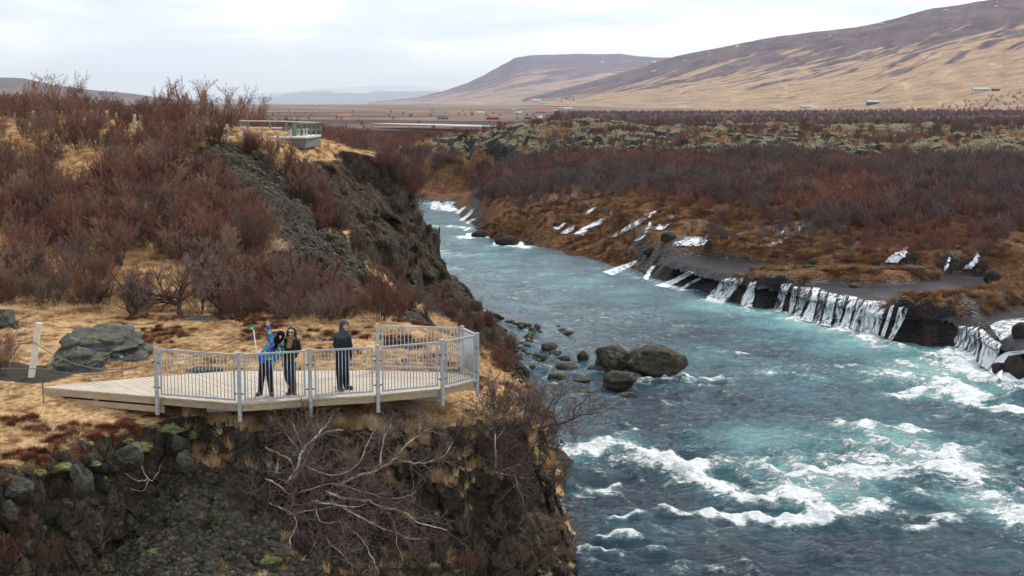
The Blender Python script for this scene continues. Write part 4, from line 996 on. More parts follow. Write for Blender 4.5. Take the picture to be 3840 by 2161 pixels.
traced_tree('birch_tree', 'small pale stemmed birch on the cliff right of the sprawling one', [
    (1.0, [(1845, 570), (1850, 450), (1840, 300), (1820, 200), (1770, 100), (1760, 20)]), (.8, [(1780, 580), (1900, 590), (1960, 610), (2060, 630)]), (.7, [(1890, 570), (1960, 550), (2060, 510)]),
    (.5, [(1840, 330), (1900, 250), (1960, 150), (2000, 60)]), (.5, [(1850, 470), (1950, 400), (2080, 340), (2160, 250)]), (.4, [(1830, 250), (1760, 200), (1700, 60)]), (.4, [(2000, 600), (2010, 680), (2050, 760), (2080, 850)])],
    0.45, M['bark'], M['twig_bough'], 0.026, (10, 6, 4), 0.5, 5)
traced_tree('birch_tree', 'dark crooked birch reaching out over the river from the cliff corner', [
    (1.3, [(2180, 230), (2310, 190), (2335, 205), (2400, 185), (2460, 150), (2576, 110), (2690, 105)]), (.9, [(2200, 240), (2240, 120), (2300, 0), (2340, -60)]), (.7, [(2340, 200), (2300, 100), (2330, 20), (2400, -60), (2480, -110)]),
    (.7, [(2460, 150), (2480, 60), (2560, 0), (2600, -60)]), (.6, [(2150, 200), (2120, 60), (2060, -20), (2000, -80)]), (.5, [(2576, 110), (2650, 60), (2720, 70)]), (.5, [(2400, 185), (2440, 250), (2490, 340)]), (.5, [(2200, 200), (2190, 50), (2220, -80)])],
    0.2, M['stem'], M['twig_dark'], 0.034, (10, 6, 4), 0.5, 7, 35.5)
traced_tree('birch_tree', 'slim reddish sapling at the lower right foot of the cliff', [
    (.9, [(2080, 1400), (2200, 1310), (2330, 1230), (2430, 1100), (2480, 950), (2500, 900)]), (.6, [(2330, 1230), (2440, 1180), (2530, 1110), (2570, 1030)]), (.5, [(2060, 1390), (2050, 1280), (2080, 1150)]), (.5, [(2200, 1310), (2290, 1180), (2320, 1060), (2420, 900)]), (.4, [(2100, 1380), (2240, 1240), (2280, 1120)])],
    0.2, M['stem'], M['twig_red'], 0.018, (8, 5, 2), 0.4, 9, 31.0)
traced_tree('dead_branch', 'bleached dead branch hanging on the grey rock face', [
    (1.0, [(1130, 345), (1200, 390), (1250, 460), (1290, 550), (1340, 570)]), (.7, [(1290, 550), (1230, 575), (1160, 560), (1100, 500)]), (.6, [(1300, 570), (1280, 650), (1220, 665), (1150, 635)]), (.5, [(1340, 570), (1380, 500), (1420, 430)])],
    0.1, M['bark'], M['twig_bough'], 0.030, (3, 3, 0), 0.3, 13, None, 'branch', (2.3418, 0, 1560))
def gnarly(px, py, hgt, lean, seed, label, bark='stem'):
    p, n, nm = hit(px, py); g = Grow(seed, 0.30, 0.12, 0.2)
    k = hgt / 2.6
    def trunk(p0, d0, L, r, n):
        p = np.array(p0); d = np.array(d0, float); pts = [p]; dirs = [d]
        for i in range(n):
            d = d + g.r.normal(0, 0.22, 3) + [0, 0, 0.08]; d /= np.linalg.norm(d); p = p + d * L / n; pts.append(p); dirs.append(d)
        return np.array(pts), dirs, r * np.linspace(1, 0.5, n + 1)
    tp, td, tr = trunk((0, 0, -0.2), (lean, 0.1, 1), 1.1 * k, 0.10 * k, 5); g.lv[0].append((tp, tr))
    for a in range(7):
        an = g.r.uniform(0, 6.28); f = g.r.uniform(0.45, 1)
        q = tp[int(f * 5)]
        pp, dd, rr = trunk(q, (math.cos(an) * 0.9 + lean * .5, math.sin(an) * 0.9, 0.8), g.r.uniform(1.1, 1.8) * k, 0.045 * k, 7)
        g.lv[0].append((pp, rr)); g.sprout(pp, dd, 1.6 * k, rr, 0, [11, 6, 4], 0.5, 0.42, 3, 0.15)
    root = empty('birch_tree', (p.x, p.y, p.z), label, 'birch tree')
    add('trunk', chains_mesh('trunk', g.lv[0], 7, True), M[bark], root)
    add('boughs', chains_mesh('boughs', g.lv[1], 4, True), M[bark], root)
    add('crown', chains_mesh('crown', [(a, np.maximum(b, 0.005)) for a, b in g.lv[2] + g.lv[3]], 3), M['twig_dark'], root)
    _placed.append((p.x, p.y))
gnarly(105, 1085, 2.4, 0.25, 31, 'gnarled dark birch on the slope at the far left, trunk bent to the right')
gnarly(695, 1190, 2.7, -0.75, 32, 'gnarled birch leaning left at the back edge of the meadow', 'stem')
gnarly(832, 1190, 2.7, 0.2, 33, 'forked upright birch right of the leaning one behind the meadow', 'stem')
gnarly(470, 1190, 2.2, 0.5, 34, 'reddish stemmed birch leaning right above the flat grey outcrop')
gnarly(560, 850, 2.2, 0.1, 35, 'dark spreading birch in the middle of the slope')
gnarly(1040, 860, 2.0, 0.3, 36, 'greyish birch on the slope close to the gravel ridge', 'stem_pale')
gnarly(1090, 1130, 2.3, 0.1, 37, 'dense red twigged birch beside the foot of the gravel ridge')

# ------------------------------------------------------------------ scattering of uncountable cover
def scatter(name, pts, rots, scs, idx, sources, kind='stuff'):
    col = bpy.data.collections.new(name + '_sources')
    for i, (me) in enumerate(sources):
        o = bpy.data.objects.new('%s_source_%02d' % (name, i), me); col.objects.link(o)
    me = bpy.data.meshes.new(name); me.vertices.add(len(pts)); me.vertices.foreach_set('co', np.asarray(pts, np.float32).ravel())
    a = me.attributes.new('rot', 'FLOAT_VECTOR', 'POINT'); a.data.foreach_set('vector', np.asarray(rots, np.float32).ravel())
    a = me.attributes.new('sc', 'FLOAT', 'POINT'); a.data.foreach_set('value', np.asarray(scs, np.float32))
    a = me.attributes.new('idx', 'INT', 'POINT'); a.data.foreach_set('value', np.asarray(idx, np.int32))
    o = bpy.data.objects.new(name, me); C.objects.link(o); o['kind'] = kind
    ng = bpy.data.node_groups.new(name, 'GeometryNodeTree')
    ng.interface.new_socket('Geometry', in_out='INPUT', socket_type='NodeSocketGeometry'); ng.interface.new_socket('Geometry', in_out='OUTPUT', socket_type='NodeSocketGeometry')
    N = ng.nodes.new; gi, go = N('NodeGroupInput'), N('NodeGroupOutput')
    ci = N('GeometryNodeCollectionInfo'); ci.inputs[0].default_value = col; ci.inputs[1].default_value = True; ci.inputs[2].default_value = True
    ip = N('GeometryNodeInstanceOnPoints'); ip.inputs['Pick Instance'].default_value = True
    def na(nm, t):
        q = N('GeometryNodeInputNamedAttribute'); q.data_type = t; q.inputs[0].default_value = nm; return q.outputs[0]
    L = ng.links.new
    L(gi.outputs[0], ip.inputs['Points']); L(ci.outputs[0], ip.inputs['Instance']); L(na('idx', 'INT'), ip.inputs['Instance Index'])
    L(na('rot', 'FLOAT_VECTOR'), ip.inputs['Rotation']); L(na('sc', 'FLOAT'), ip.inputs['Scale']); L(ip.outputs[0], go.inputs[0])
    m = o.modifiers.new('scatter', 'NODES'); m.node_group = ng
    return o
def interp_right(x, y):
    return None
rs = np.random.RandomState(5)
# scrub on the far bank
FAR = []
for k in range(7):
    g = shrub_variant(300 + k, [2.0, 1.7, 2.2, 1.6, 1.9, 2.3, 2.0][k], 10, [0.6, .8, .5, .9, .7, .45, .6][k], 'far')
    me = chains_mesh('scrub', g.lv[0] + g.lv[1] + g.lv[2] + g.lv[3], 3)
    me.materials.append(M['scrub' + '_%d' % k] if ('scrub_%d' % k) in M else mat_twig('scrub_twigs', *[((0.101, 0.050, 0.046), (0.244, 0.121, 0.101)), ((0.126, 0.061, 0.053), (0.286, 0.146, 0.110)), ((0.076, 0.059, 0.059), (0.176, 0.138, 0.131)), ((0.143, 0.059, 0.044), (0.336, 0.146, 0.099)), ((0.092, 0.061, 0.059), (0.218, 0.146, 0.128)), ((0.120, 0.094, 0.077), (0.264, 0.213, 0.181)), ((0.084, 0.045, 0.044), (0.202, 0.105, 0.088))][k]))
    FAR.append(me)
def scrub():
    n = 46000
    y = rs.uniform(100, 330, n) ; x = rs.uniform(-0.22, 0.42, n) * y
    h, s, fl = h_right(x, y); lava = lava_mask(x, y)
    dens = sstep(np.where(y > 175, 1.5, 5), np.where(y > 175, 6, 17), s) * (1 - lava * np.clip(0.96 - 0.7 * fbm(x / 9, y / 13, 0, 3, 69), 0.3, 0.97)) * (1 - fl)
    dens = np.maximum(dens, 0.30 * (s > 5) * (fl < .1) * (lava < .1))
    dens *= np.clip(0.70 + 0.95 * fbm(x / 7, y / 9, 0, 4, 71), 0.05, 1) * np.where(h < 5.0, np.clip(0.35 + 1.6 * (h - np.where(CX + F * x / y > 2650, 1.5, 2.5)) + 3 * sstep(170, 190, y) + 0.8 * fbm(x / 5, y / 5, 0, 3, 73), 0.03, 1), 1)
    isl = right_extra(x, y) > 0.35
    dens = np.where(isl, 0.0, dens)
    keep = rs.rand(n) < dens * np.interp(y, [100, 160, 230, 330], [0.95, 0.75, 0.85, 0.8])
    keep &= (h > 1.9) & (s > np.where(y > 185, 1.5, 4))
    x, y = x[keep], y[keep]; P = []; 
    for a, b in zip(x, y):
        p, nn, nm = drop(a, b)
        P.append((a, b, (p.z if p is not None else 5) - 0.1))
    m = len(P); lowh = np.clip((np.array([q[2] for q in P]) - 1.5) / 4.0, 0.66, 1)
    lowh = np.maximum(lowh, sstep(165, 195, y)); lowh = lowh * np.where(lowh < .7, rs.uniform(0.55, 1.0, m), 1); sc = rs.uniform(0.65, 1.15, m) * lowh
    pale = rs.rand(m) < 0.014
    idx = np.where(pale, 5, rs.choice([0, 0, 1, 2, 3, 4, 6, 6], m))
    big = fbm(np.array(x) / 12, np.array(y) / 12, 0, 3, 81); idx = np.where((big > 0.25) & ~pale, rs.choice([1, 3], m), idx); idx = np.where((big < -0.28) & ~pale, rs.choice([2, 4], m), idx)
    scatter('birch_scrub', P, np.stack([rs.uniform(-.12, .12, m), rs.uniform(-.12, .12, m), rs.uniform(0, 6.28, m)], 1), sc, idx, FAR)
    print('scrub', m)
    # low woods on the valley floor
    n = 9000; y = 340 * (5.5 ** rs.rand(n)); u = rs.uniform(-0.2, 0.42, n); x = u * y
    dn = np.clip(0.55 + 1.5 * fbm(x / 90, y / 60, 0, 3, 83) + 0.6 * (u > 0.0), 0, 1) * np.where((u < 0.03) & (y > 560), 0.06, 1)
    k = rs.rand(n) < dn; x, y = x[k], y[k]; P = []
    for a, b in zip(x, y):
        p, nn, nm = drop(a, b); P.append((a, b, (p.z if p is not None else 3) - 0.2))
    m = len(P)
    scatter('valley_woods', P, np.stack([0 * x, 0 * x, rs.uniform(0, 6.28, m)], 1), rs.uniform(0.8, 1.3, m) * np.interp(y, [340, 1500], [1, 1.8]), rs.choice([0, 2, 4, 6], m), FAR)
scrub()
def hillside_thicket():      # the fine undergrowth between the bigger birches, too many to count
    P = []; src = []
    for k in range(5):
        g = shrub_variant(700 + k, [1.5, 1.3, 1.7, 1.2, 1.6][k], 15, [1.0, 1.3, .8, 1.5, 1.1][k], 'near'); me = chains_mesh('thicket', g.lv[0] + g.lv[1] + g.lv[2] + g.lv[3], 3)
        me.materials.append(M['twig_red'] if k in (0, 4) else (M['twig_tan'] if k == 2 else M['twig_dark'])); src.append(me)
    rr = random.Random(77)
    Z = [([(-60, 500), (-60, 860), (560, 980), (960, 1010), (1010, 900), (880, 720), (700, 600), (860, 560), (860, 500)], 210, (0.75, 1.1)), ([(0, 880), (0, 1160), (420, 1170), (900, 1190), (950, 1000), (500, 860)], 60, (0.45, .75)),
         ([(850, 1090), (850, 1195), (1640, 1205), (1660, 1150), (1400, 1120), (1150, 1060), (1000, 980)], 110, (.5, .75)), ([(900, 560), (1100, 560), (1070, 610), (1170, 690), (1260, 850), (1370, 1020), (1310, 1010), (1200, 880), (1080, 745), (960, 650)], 150, (.6, .9)),
         ([(1440, 590), (1570, 650), (1620, 760), (1560, 740), (1420, 620)], 40, (.5, .9)), ([(1640, 1110), (1780, 1160), (1900, 1260), (1960, 1360), (1900, 1400), (1700, 1260)], 50, (.35, .6))]
    for poly, n, (a, b) in Z:
        c = 0; xs = [p[0] for p in poly]; ys = [p[1] for p in poly]
        for _ in range(n * 12):
            px, py = rr.uniform(min(xs), max(xs)), rr.uniform(min(ys), max(ys))
            if c >= n: break
            if sdist(np.array([px]), np.array([py]), poly)[0] < 0 or (min(abs(px - q) for q in POSTX) < 26 and 450 < py < 670): continue
            if px < 900 and any(((px - u) / w) ** 2 + ((py - v) / h) ** 2 < 1 for u, v, w, h in [(300, 660, 130, 60), (90, 600, 70, 30), (560, 1010, 110, 90), (640, 1130, 120, 45), (900, 1050, 50, 50)]): continue
            p, nn, nm = hit(px, py)
            if p is None or nm.startswith('river') or p.y > 130 or min((p.x - q[0]) ** 2 + (p.y - q[1]) ** 2 for q in ridge_pts) < 9: continue
            if px < 560 and 440 < py < 600 and rr.random() < .8: continue
            c += 1; P.append((p.x, p.y, p.z - .05, rr.uniform(a, b), rr.choice([0, 1, 2, 3, 4]), rr.uniform(0, 6.28)))
    P = np.array(P); scatter('hillside_thicket', P[:, :3], np.stack([0 * P[:, 5], 0 * P[:, 5], P[:, 5]], 1), P[:, 3], P[:, 4].astype(int), src)
hillside_thicket()
def plateau_scrub():      # thicket that covers the plateau behind the high cliff
    n = 2600; x = rs.uniform(-100, -6, n); y = rs.uniform(88, 245, n)
    dn = sstep(88, 120, y) * 1.0; dn = np.maximum(dn, sstep(-24, -30, x))
    k = (rs.rand(n) < dn) & (np.abs(x / y) < .42) & ~((y > 84) & (y < 118) & (x > -24)); x, y = x[k], y[k]; P = []
    for a, b in zip(x, y):
        p, nn, nm = drop(a, b); P.append((a, b, (p.z if p is not None else 3) - 0.1))
    P = np.array(P); k = P[:, 2] > 5; P = P[k]; m = len(P)
    scatter('plateau_scrub', P, np.stack([np.zeros(m), np.zeros(m), rs.uniform(0, 6.28, m)], 1), rs.uniform(0.7, 1.05, m), rs.choice([0, 1, 3, 4, 6], m), FAR)
plateau_scrub()

# grass
def tuft(seed, n, hgt, spread, lean=0.5):
    r = np.random.RandomState(seed); V = []; Fq = []
    for i in range(n):
        a = r.uniform(0, 6.28); q = r.uniform(0, spread * .6); x0, y0 = q * math.cos(a), q * math.sin(a)
        L = hgt * r.uniform(0.5, 1.1); a2 = a + r.normal(0, 0.8); ln = lean * r.uniform(0.3, 1.3); w = r.uniform(0.004, 0.008)
        sxx, syy = -math.sin(a2) * w, math.cos(a2) * w; b = len(V)
        for t in (0, 0.45, 0.8, 1.0):
            out = ln * L * t * t; k = 1 - 0.85 * t
            cx, cy, cz = x0 + out * math.cos(a2), y0 + out * math.sin(a2), L * (t - 0.35 * ln * t * t)
            V += [(cx - sxx * k, cy - syy * k, cz), (cx + sxx * k, cy + syy * k, cz)]
        Fq += [(b, b + 1, b + 3, b + 2), (b + 2, b + 3, b + 5, b + 4), (b + 4, b + 5, b + 7, b + 6)]
    return mesh_np('tuft', V, Fq, False)
M['blade'] = mat_grassblade()
TUFT = [tuft(1, 90, 0.20, 0.35, 0.9), tuft(2, 70, 0.28, 0.25, 0.7), tuft(3, 120, 0.15, 0.5, 1.2), tuft(4, 60, 0.42, 0.18, 0.6), tuft(5, 100, 0.24, 0.4, 1.4)]
for t in TUFT: t.materials.append(M['blade'])
def grass():
    P = []; sc = []; ii = []; rt = []
    def put(x, y, s, i, up=0.75):
        p, n, nm = drop(x, y, 15.9)
        if p is None or nm.startswith('river') or n.z < up: return
        P.append((p.x, p.y, p.z - 0.02)); sc.append(s); ii.append(i)
        rt.append((-math.asin(max(-1, min(1, n.y))) * 0.7, math.asin(max(-1, min(1, n.x))) * .7, rs.uniform(0, 6.28)))
    for _ in range(15000):
        y = rs.uniform(27, 47.5); x = rs.uniform(-16.5, 1.6)
        if abs(x / y) > .40: continue
        if float(vnoise(x / 1.6, y / 1.1, 0, 131)) < -0.25: continue
        if (x + 12.6) ** 2 + (y - 36.5) ** 2 < 2.2: continue
        if deck_inside(x, y) or (y < 34 and sdist(np.array([x]), np.array([y]), near_edge)[0] < -0.15 and rs.rand() < .9): continue
        put(x, y, rs.uniform(0.5, 1.0) * (0.62 if y < 45 else .8), rs.choice([0, 1, 2, 4, 2]), 0.70)
    for _ in range(9000):     # slope behind the meadow, gully, dome top
        y = rs.uniform(46, 112); x = rs.uniform(-.38, -0.02) * y
        pq = drop(x, y)[0]
        if pq is not None and y > 77 and x > -23 and pq.z < 11.5: continue
        if min((x - q[0]) ** 2 + (y - q[1]) ** 2 for q in ridge_pts) < 10: continue
        put(x, y, rs.uniform(0.8, 1.6) * (1.0 if y < 80 else 0.8), rs.choice([0, 1, 2, 4]), 0.72)
    for _ in range(380):      # long pale grass hanging along the deck front
        t = rs.rand(); x = -8 + 9 * t; y = float(np.interp(x, [-8, -6.3, -4.7, -3, -1.6, -.2, .8, 1.1], [34, 33.1, 33.2, 33.7, 34.3, 35.1, 36.2, 38])) + rs.normal(0, 0.25)
        put(x, y, rs.uniform(0.5, 1.0), rs.choice([1, 3, 3]), 0.35)
    for _ in range(120):
        put(rs.uniform(-5.5, 1.5), rs.uniform(29.5, 34), rs.uniform(0.5, 0.9), rs.choice([1, 3, 4]), 0.45)
    scatter('dry_grass', P, rt, sc, ii, TUFT); print('grass', len(P))
    P.clear(); sc.clear(); ii.clear(); rt.clear()
    n = 26000; y = rs.uniform(86, 175, n); x = rs.uniform(-0.06, 0.40, n) * y
    h, s, fl = h_right(x, y); qx = CX + F * x / y; k = ~((qx > 2380) & (qx < 2900) & (s < 6) & (right_extra(x, y) < .3)) & (s > 0.8) & (h > 0.3) & (h < 6.5) & ((fl < 0.3) | (right_extra(x, y) > 0.3)) & (fbm(x / 3, y / 3, 0, 2, 133) > -0.2)
    for a, b in zip(x[k], y[k]): put(a, b, rs.uniform(1.2, 2.4), rs.choice([0, 1, 2, 4]), 0.6)
    scatter('bank_grass', P, rt, sc, ii, TUFT_B); print('bank grass', len(P))
n_ = NT('russet_bank_grass'); f_ = n_.math('ADD', n_.math('MULTIPLY', n_.rnd(), 0.35), n_.math('MULTIPLY', n_.noise(0.35, 5, .65), 0.75))
M['blade_b'] = n_.set(n_.ramp(f_, [(0.30, (0.055, 0.022, 0.012)), (0.46, (0.125, 0.050, 0.022)), (0.60, (0.25, 0.125, 0.052)), (0.8, (0.42, 0.27, 0.13))]), 0.85, 0.2)
TUFT_B = [t.copy() for t in TUFT]
for t in TUFT_B: t.materials.clear(); t.materials.append(M['blade_b'])

HEATH = [tuft(41, 160, 0.13, 0.30, 0.6), tuft(42, 130, 0.10, 0.36, 0.9), tuft(43, 150, 0.17, 0.22, 0.5)]
M['heath'] = mat_twig('rusty_heather', (0.060, 0.020, 0.012), (0.20, 0.070, 0.032))
for t in HEATH: t.materials.append(M['heath'])
def heather():
    P = []; sc = []; ii = []
    for _ in range(16000):
        y = rs.uniform(27.5, 48); x = rs.uniform(-16.5, 1.8)
        if abs(x / y) > .4: continue
        v = float(fbm(x / 1.5, y / 0.9, 0, 3, 171)); se = float(sdist(np.array([x]), np.array([y]), near_edge)[0])
        rim = x < -7.6 and -0.15 < se < 0.7
        left = (x + 13) ** 2 + (y - 33.2) ** 2 < 3.5
        if not ((v > 0.22 and se > 0.5 and rs.rand() < .5) or (rim and v > -0.35) or (left and v > -.1)): continue
        if deck_inside(x, y) or (x + 12.6) ** 2 + (y - 36.5) ** 2 < 2.2: continue
        p, n, nm = drop(x, y, 15.9)
        if p is None or nm.startswith('river') or n.z < 0.45: continue
        P.append(tuple(p)); sc.append(rs.uniform(0.5, 1.15)); ii.append(rs.randint(3))
    m = len(P); scatter('heather', P, np.stack([np.zeros(m), np.zeros(m), rs.uniform(0, 6.28, m)], 1), sc, ii, HEATH); print('heather', m)

# ------------------------------------------------------------------ viewing deck
deck_px = [(155, 1452), (905, 1515), (1160, 1497), (1410, 1482), (1650, 1458), (1788, 1427), (1735, 1398), (1412, 1388), (850, 1393), (600, 1410), (272, 1440)]
deck_poly = [WZ(a, b, LZ)[:2] for a, b in deck_px]
def deck_inside(x, y): return sdist(np.array([x]), np.array([y]), deck_poly)[0] > -0.12
M['plank'] = mat_wood('weathered_planks', (0.40, 0.335, 0.265), (0.54, 0.47, 0.385), 0.8, (2.0, 14, 14))
M['fascia'] = mat_wood('pale_pine', (0.36, 0.26, 0.165), (0.47, 0.36, 0.245), 0.75, (1.5, 12, 12))
n_ = NT('galvanised_steel')
M['galv'] = n_.set(n_.mix((0.34, 0.365, 0.385), (0.50, 0.525, 0.54), n_.mr(n_.noise(14, 5, .6), .35, .65)), 0.48, 0.5, 0.25)
M['bolt'] = flat('dull_bolt_steel', (0.16, 0.17, 0.18), 0.4, 0.3, 30, 0.5, 0.6)
def clip_line(poly, p, d):
    ts = []
    for i in range(len(poly)):
        a = poly[i]; b = poly[(i + 1) % len(poly)]
        ex, ey = b[0] - a[0], b[1] - a[1]; den = d[0] * ey - d[1] * ex
        if abs(den) < 1e-9: continue
        t = ((a[0] - p[0]) * ey - (a[1] - p[1]) * ex) / den; u = ((a[0] - p[0]) * d[1] - (a[1] - p[1]) * d[0]) / den
        if 0 <= u <= 1: ts.append(t)
    return (min(ts), max(ts)) if len(ts) >= 2 else None
cx0 = sum(p[0] for p in deck_poly) / len(deck_poly); cy0 = sum(p[1] for p in deck_poly) / len(deck_poly)
deck = empty('wooden_deck', (cx0, cy0, LZ - .3), 'pale wooden viewing deck of narrow planks on the cliff edge', 'deck')
pl = MB(); dd = (0.60, -0.80); nn = (0.80, 0.60); w = 0.145; random.seed(3)
for i in range(-60, 60):
    o1 = (cx0 + nn[0] * i * w, cy0 + nn[1] * i * w); o2 = (cx0 + nn[0] * (i * w + w - 0.010), cy0 + nn[1] * (i * w + w - 0.010))
    a, b = clip_line(deck_poly, o1, dd), clip_line(deck_poly, o2, dd)
    if not a or not b: continue
    e0, e1 = random.uniform(-.015, .015), random.uniform(-.015, .02); zt = LZ + random.uniform(-0.003, 0.003)
    q = [(o1[0] + dd[0] * (a[0] + e0), o1[1] + dd[1] * (a[0] + e0)), (o1[0] + dd[0] * (a[1] + e1), o1[1] + dd[1] * (a[1] + e1)), (o2[0] + dd[0] * (b[1] + e1), o2[1] + dd[1] * (b[1] + e1)), (o2[0] + dd[0] * (b[0] + e0), o2[1] + dd[1] * (b[0] + e0))]
    pl.quadbox([(x - cx0, y - cy0, zt - 0.04 - LZ + .3) for x, y in q] + [(x - cx0, y - cy0, zt - LZ + .3) for x, y in q])
o_ = pl.build('deck_boards', M['plank'], deck)
def inset(p, k=0.05):
    v = Vector((cx0 - p[0], cy0 - p[1])).normalized() * k; return (p[0] + v.x, p[1] + v.y)
def L3(p, z): return (p[0] - cx0, p[1] - cy0, z - LZ + .3)
ip = [inset(p) for p in deck_poly]
for i in (0, 1, 2, 3, 4, 5, 6, 7, 8, 9, 10):
    a, b = ip[i], ip[(i + 1) % 11]; f = MB(); f.beam(L3(a, LZ - 0.115), L3(b, LZ - 0.115), 0.045, 0.145); f.build('fascia_board', M['fascia'], deck)
a, b = ip[0], ip[1]; mid = (a[0] + (b[0] - a[0]) * .62, a[1] + (b[1] - a[1]) * .62)
f = MB(); f.beam(L3(a, LZ - 0.31), L3(mid, LZ - 0.31), 0.045, 0.14); f.build('fascia_board', M['fascia'], deck)
for t in (0.02, 0.27, 0.60):
    q = (a[0] + (b[0] - a[0]) * t + 0.02, a[1] + (b[1] - a[1]) * t + 0.06); f = MB(); f.box(L3(q, LZ - 0.24), (0.10, 0.08, 0.28)); f.build('short_post', M['fascia'], deck)
# joists and steel under the boards
for i in range(9):
    t = (i + .5) / 9; o1 = (cx0 + (t - .5) * 9.5, cy0); c = clip_line([inset(p, .35) for p in deck_poly], o1, (0.25, 0.97))
    if c: f = MB(); f.beam(L3((o1[0] + .25 * c[0], o1[1] + .97 * c[0]), LZ - .13), L3((o1[0] + .25 * c[1], o1[1] + .97 * c[1]), LZ - .13), 0.05, 0.16); f.build('joist', M['fascia'], deck)
for pa, pb in (((1000, 1530), (1140, 1530)), ((1380, 1505), (1230, 1505)), ((1655, 1490), (1500, 1500)), ((905, 1530), (760, 1545))):
    A = WZ(pa[0], pa[1], LZ - .31); B = WZ(pb[0], pb[1], LZ - .31); f = MB(); f.beam(L3((A[0], A[1] + .12), LZ - .31), L3((B[0], B[1] + .5), LZ - .31), 0.10, 0.20); f.build('steel_beam', M['galv'], deck)
# ------------------------------------------------------------------ railing
posts = [(597, 1491), (903, 1515), (1162, 1497), (1411, 1482), (1652, 1459), (1783, 1428), (1727, 1397), (1412, 1388)]
PW = [WZ(a, b, LZ)[:2] for a, b in posts]
def outset(p, k): return inset(p, -k)
PW = [outset(p, 0.05) for p in PW]
rl = empty('railing', (PW[1][0], PW[1][1], LZ), 'grey galvanised steel railing with upright bars round the deck', 'railing')
def R3(p, z): return (p[0] - PW[1][0], p[1] - PW[1][1], z)
for i, p in enumerate(PW):
    d = Vector((PW[min(i + 1, 7)][0] - PW[max(i - 1, 0)][0], PW[min(i + 1, 7)][1] - PW[max(i - 1, 0)][1])); rz = math.atan2(d.y, d.x)
    f = MB(); f.box(R3(p, (1.22 - 0.42) / 2), (0.085, 0.075, 1.64), rz)
    po = f.build('post', M['galv'], rl, bevel=0.004)
    f = MB()
    for z in (0.25, 0.85): f.box(R3(p, z), (0.20, 0.02, 0.035), rz)
    f.build('bracket', M['bolt'], po)
    f = MB(); f.box(R3(p, 1.225), (0.095, 0.085, 0.012), rz); f.build('cap', M['galv'], po)
nbars = [20, 16, 16, 17, 13, 15, 19]
for i in range(7):
    a, b = Vector(PW[i]), Vector(PW[i + 1]); u = (b - a).normalized(); A = a + u * 0.11; B = b - u * 0.11
    fr = MB(); zt, zb = 1.17, 0.10
    fr.beam(R3(A, zt), R3(B, zt), 0.042, 0.042); fr.beam(R3(A, zb), R3(B, zb), 0.042, 0.042)
    fr.beam(R3(A + u * .021, zb + .021), R3(A + u * .021, zt - .021), 0.04, 0.04); fr.beam(R3(B - u * .021, zb + .021), R3(B - u * .021, zt - .021), 0.04, 0.04)
    pn = fr.build('panel', M['galv'], rl)
    n = nbars[i]; allb = MB()
    for k in range(n):
        q = A + (B - A) * ((k + 1) / (n + 1)); f = allb if i in (5,) else MB()
        f.tube([R3(q, zb + .02), R3(q, zt - .02)], 0.0095, 6)
        if i != 5: f.build('bar', M['galv'], pn, smooth=True)
    if i == 5: allb.build('bars', M['galv'], pn, smooth=True)['kind'] = 'stuff'

# ------------------------------------------------------------------ stakes, ropes and small signs
M['stake'] = mat_wood('bleached_post_wood', (0.62, 0.56, 0.46), (0.76, 0.71, 0.61), 0.7, (30, 30, 3))
M['rope'] = flat('grey_rope', (0.17, 0.155, 0.14), 0.85, 0.3, 60)
M['white'] = flat('chalky_white_paint', (0.75, 0.76, 0.76), 0.6, 0.06, 10)
M['green'] = flat('green_sign_enamel', (0.015, 0.30, 0.19), 0.5, 0.1, 10)
M['rod'] = flat('thin_rusty_rod', (0.10, 0.085, 0.075), 0.6, 0.3, 30, 0.4, 0.5)
base = hit(112, 1415)[0]; dS = base.y
top = Vector(WD(146, 1211, dS)); base = Vector(WD(110, 1418, dS))
f = MB(); f.beam((0, 0, -0.25), tuple(top - base), 0.145, 0.12)
f.build('wooden_stake', M['stake'], bevel=0.008, loc=tuple(base), label='thick white wooden stake leaning right beside the grey outcrop', cat='stake')
def ropeline(pts, sag, r, name, label, cat='rope', knots=()):
    P = []
    for (a, b), s in zip(zip(pts[:-1], pts[1:]), sag):
        a, b = Vector(a), Vector(b)
        for k in range(14):
            t = k / 14; P.append(a.lerp(b, t) - Vector((0, 0, s * 4 * t * (1 - t))))
    P.append(Vector(pts[-1])); o = P[0].copy(); f = MB(); f.tube([p - o for p in P], r, 6)
    for k in knots:
        c = P[k] - o; f.tube([c + Vector((-.08, 0, .02)), c + Vector((0, -.02, -.01)), c + Vector((.08, 0, .02))], r * 2.6, 6)
    return f.build(name, M['rope'], smooth=True, loc=tuple(o), label=label, cat=cat)
sk = base.lerp(top, 0.66)
lp = (sk.x - 0.02, sk.y - 0.09, sk.z)
p0 = (PW[0][0] - .02, PW[0][1] - .05, LZ + 0.90)
ropeline([(-16.5, dS - 1.0, sk.z - .02), lp, p0], [0.08, 0.42], 0.013, 'rope', 'grey rope sagging from the leaning white stake to the first railing post')
pin = hit(162, 1512)[0]; pin = Vector((WD(162, 1500, pin.y - 0)[0], pin.y, pin.z))
pt = Vector(WD(162, 1383, pin.y))
f = MB(); f.tube([(0, 0, -.1), (0, 0, pt.z - pin.z)], 0.012, 6); f.build('metal_pin', M['rod'], smooth=True, loc=tuple(pin), label='thin metal pin holding the lower rope near the deck tip', cat='pin')
ropeline([(-15.5, pin.y + 0.6, pt.z + .05), tuple(pt), p0], [0.05, 0.22], 0.011, 'rope', 'lower thin rope running from the metal pin to the first railing post')
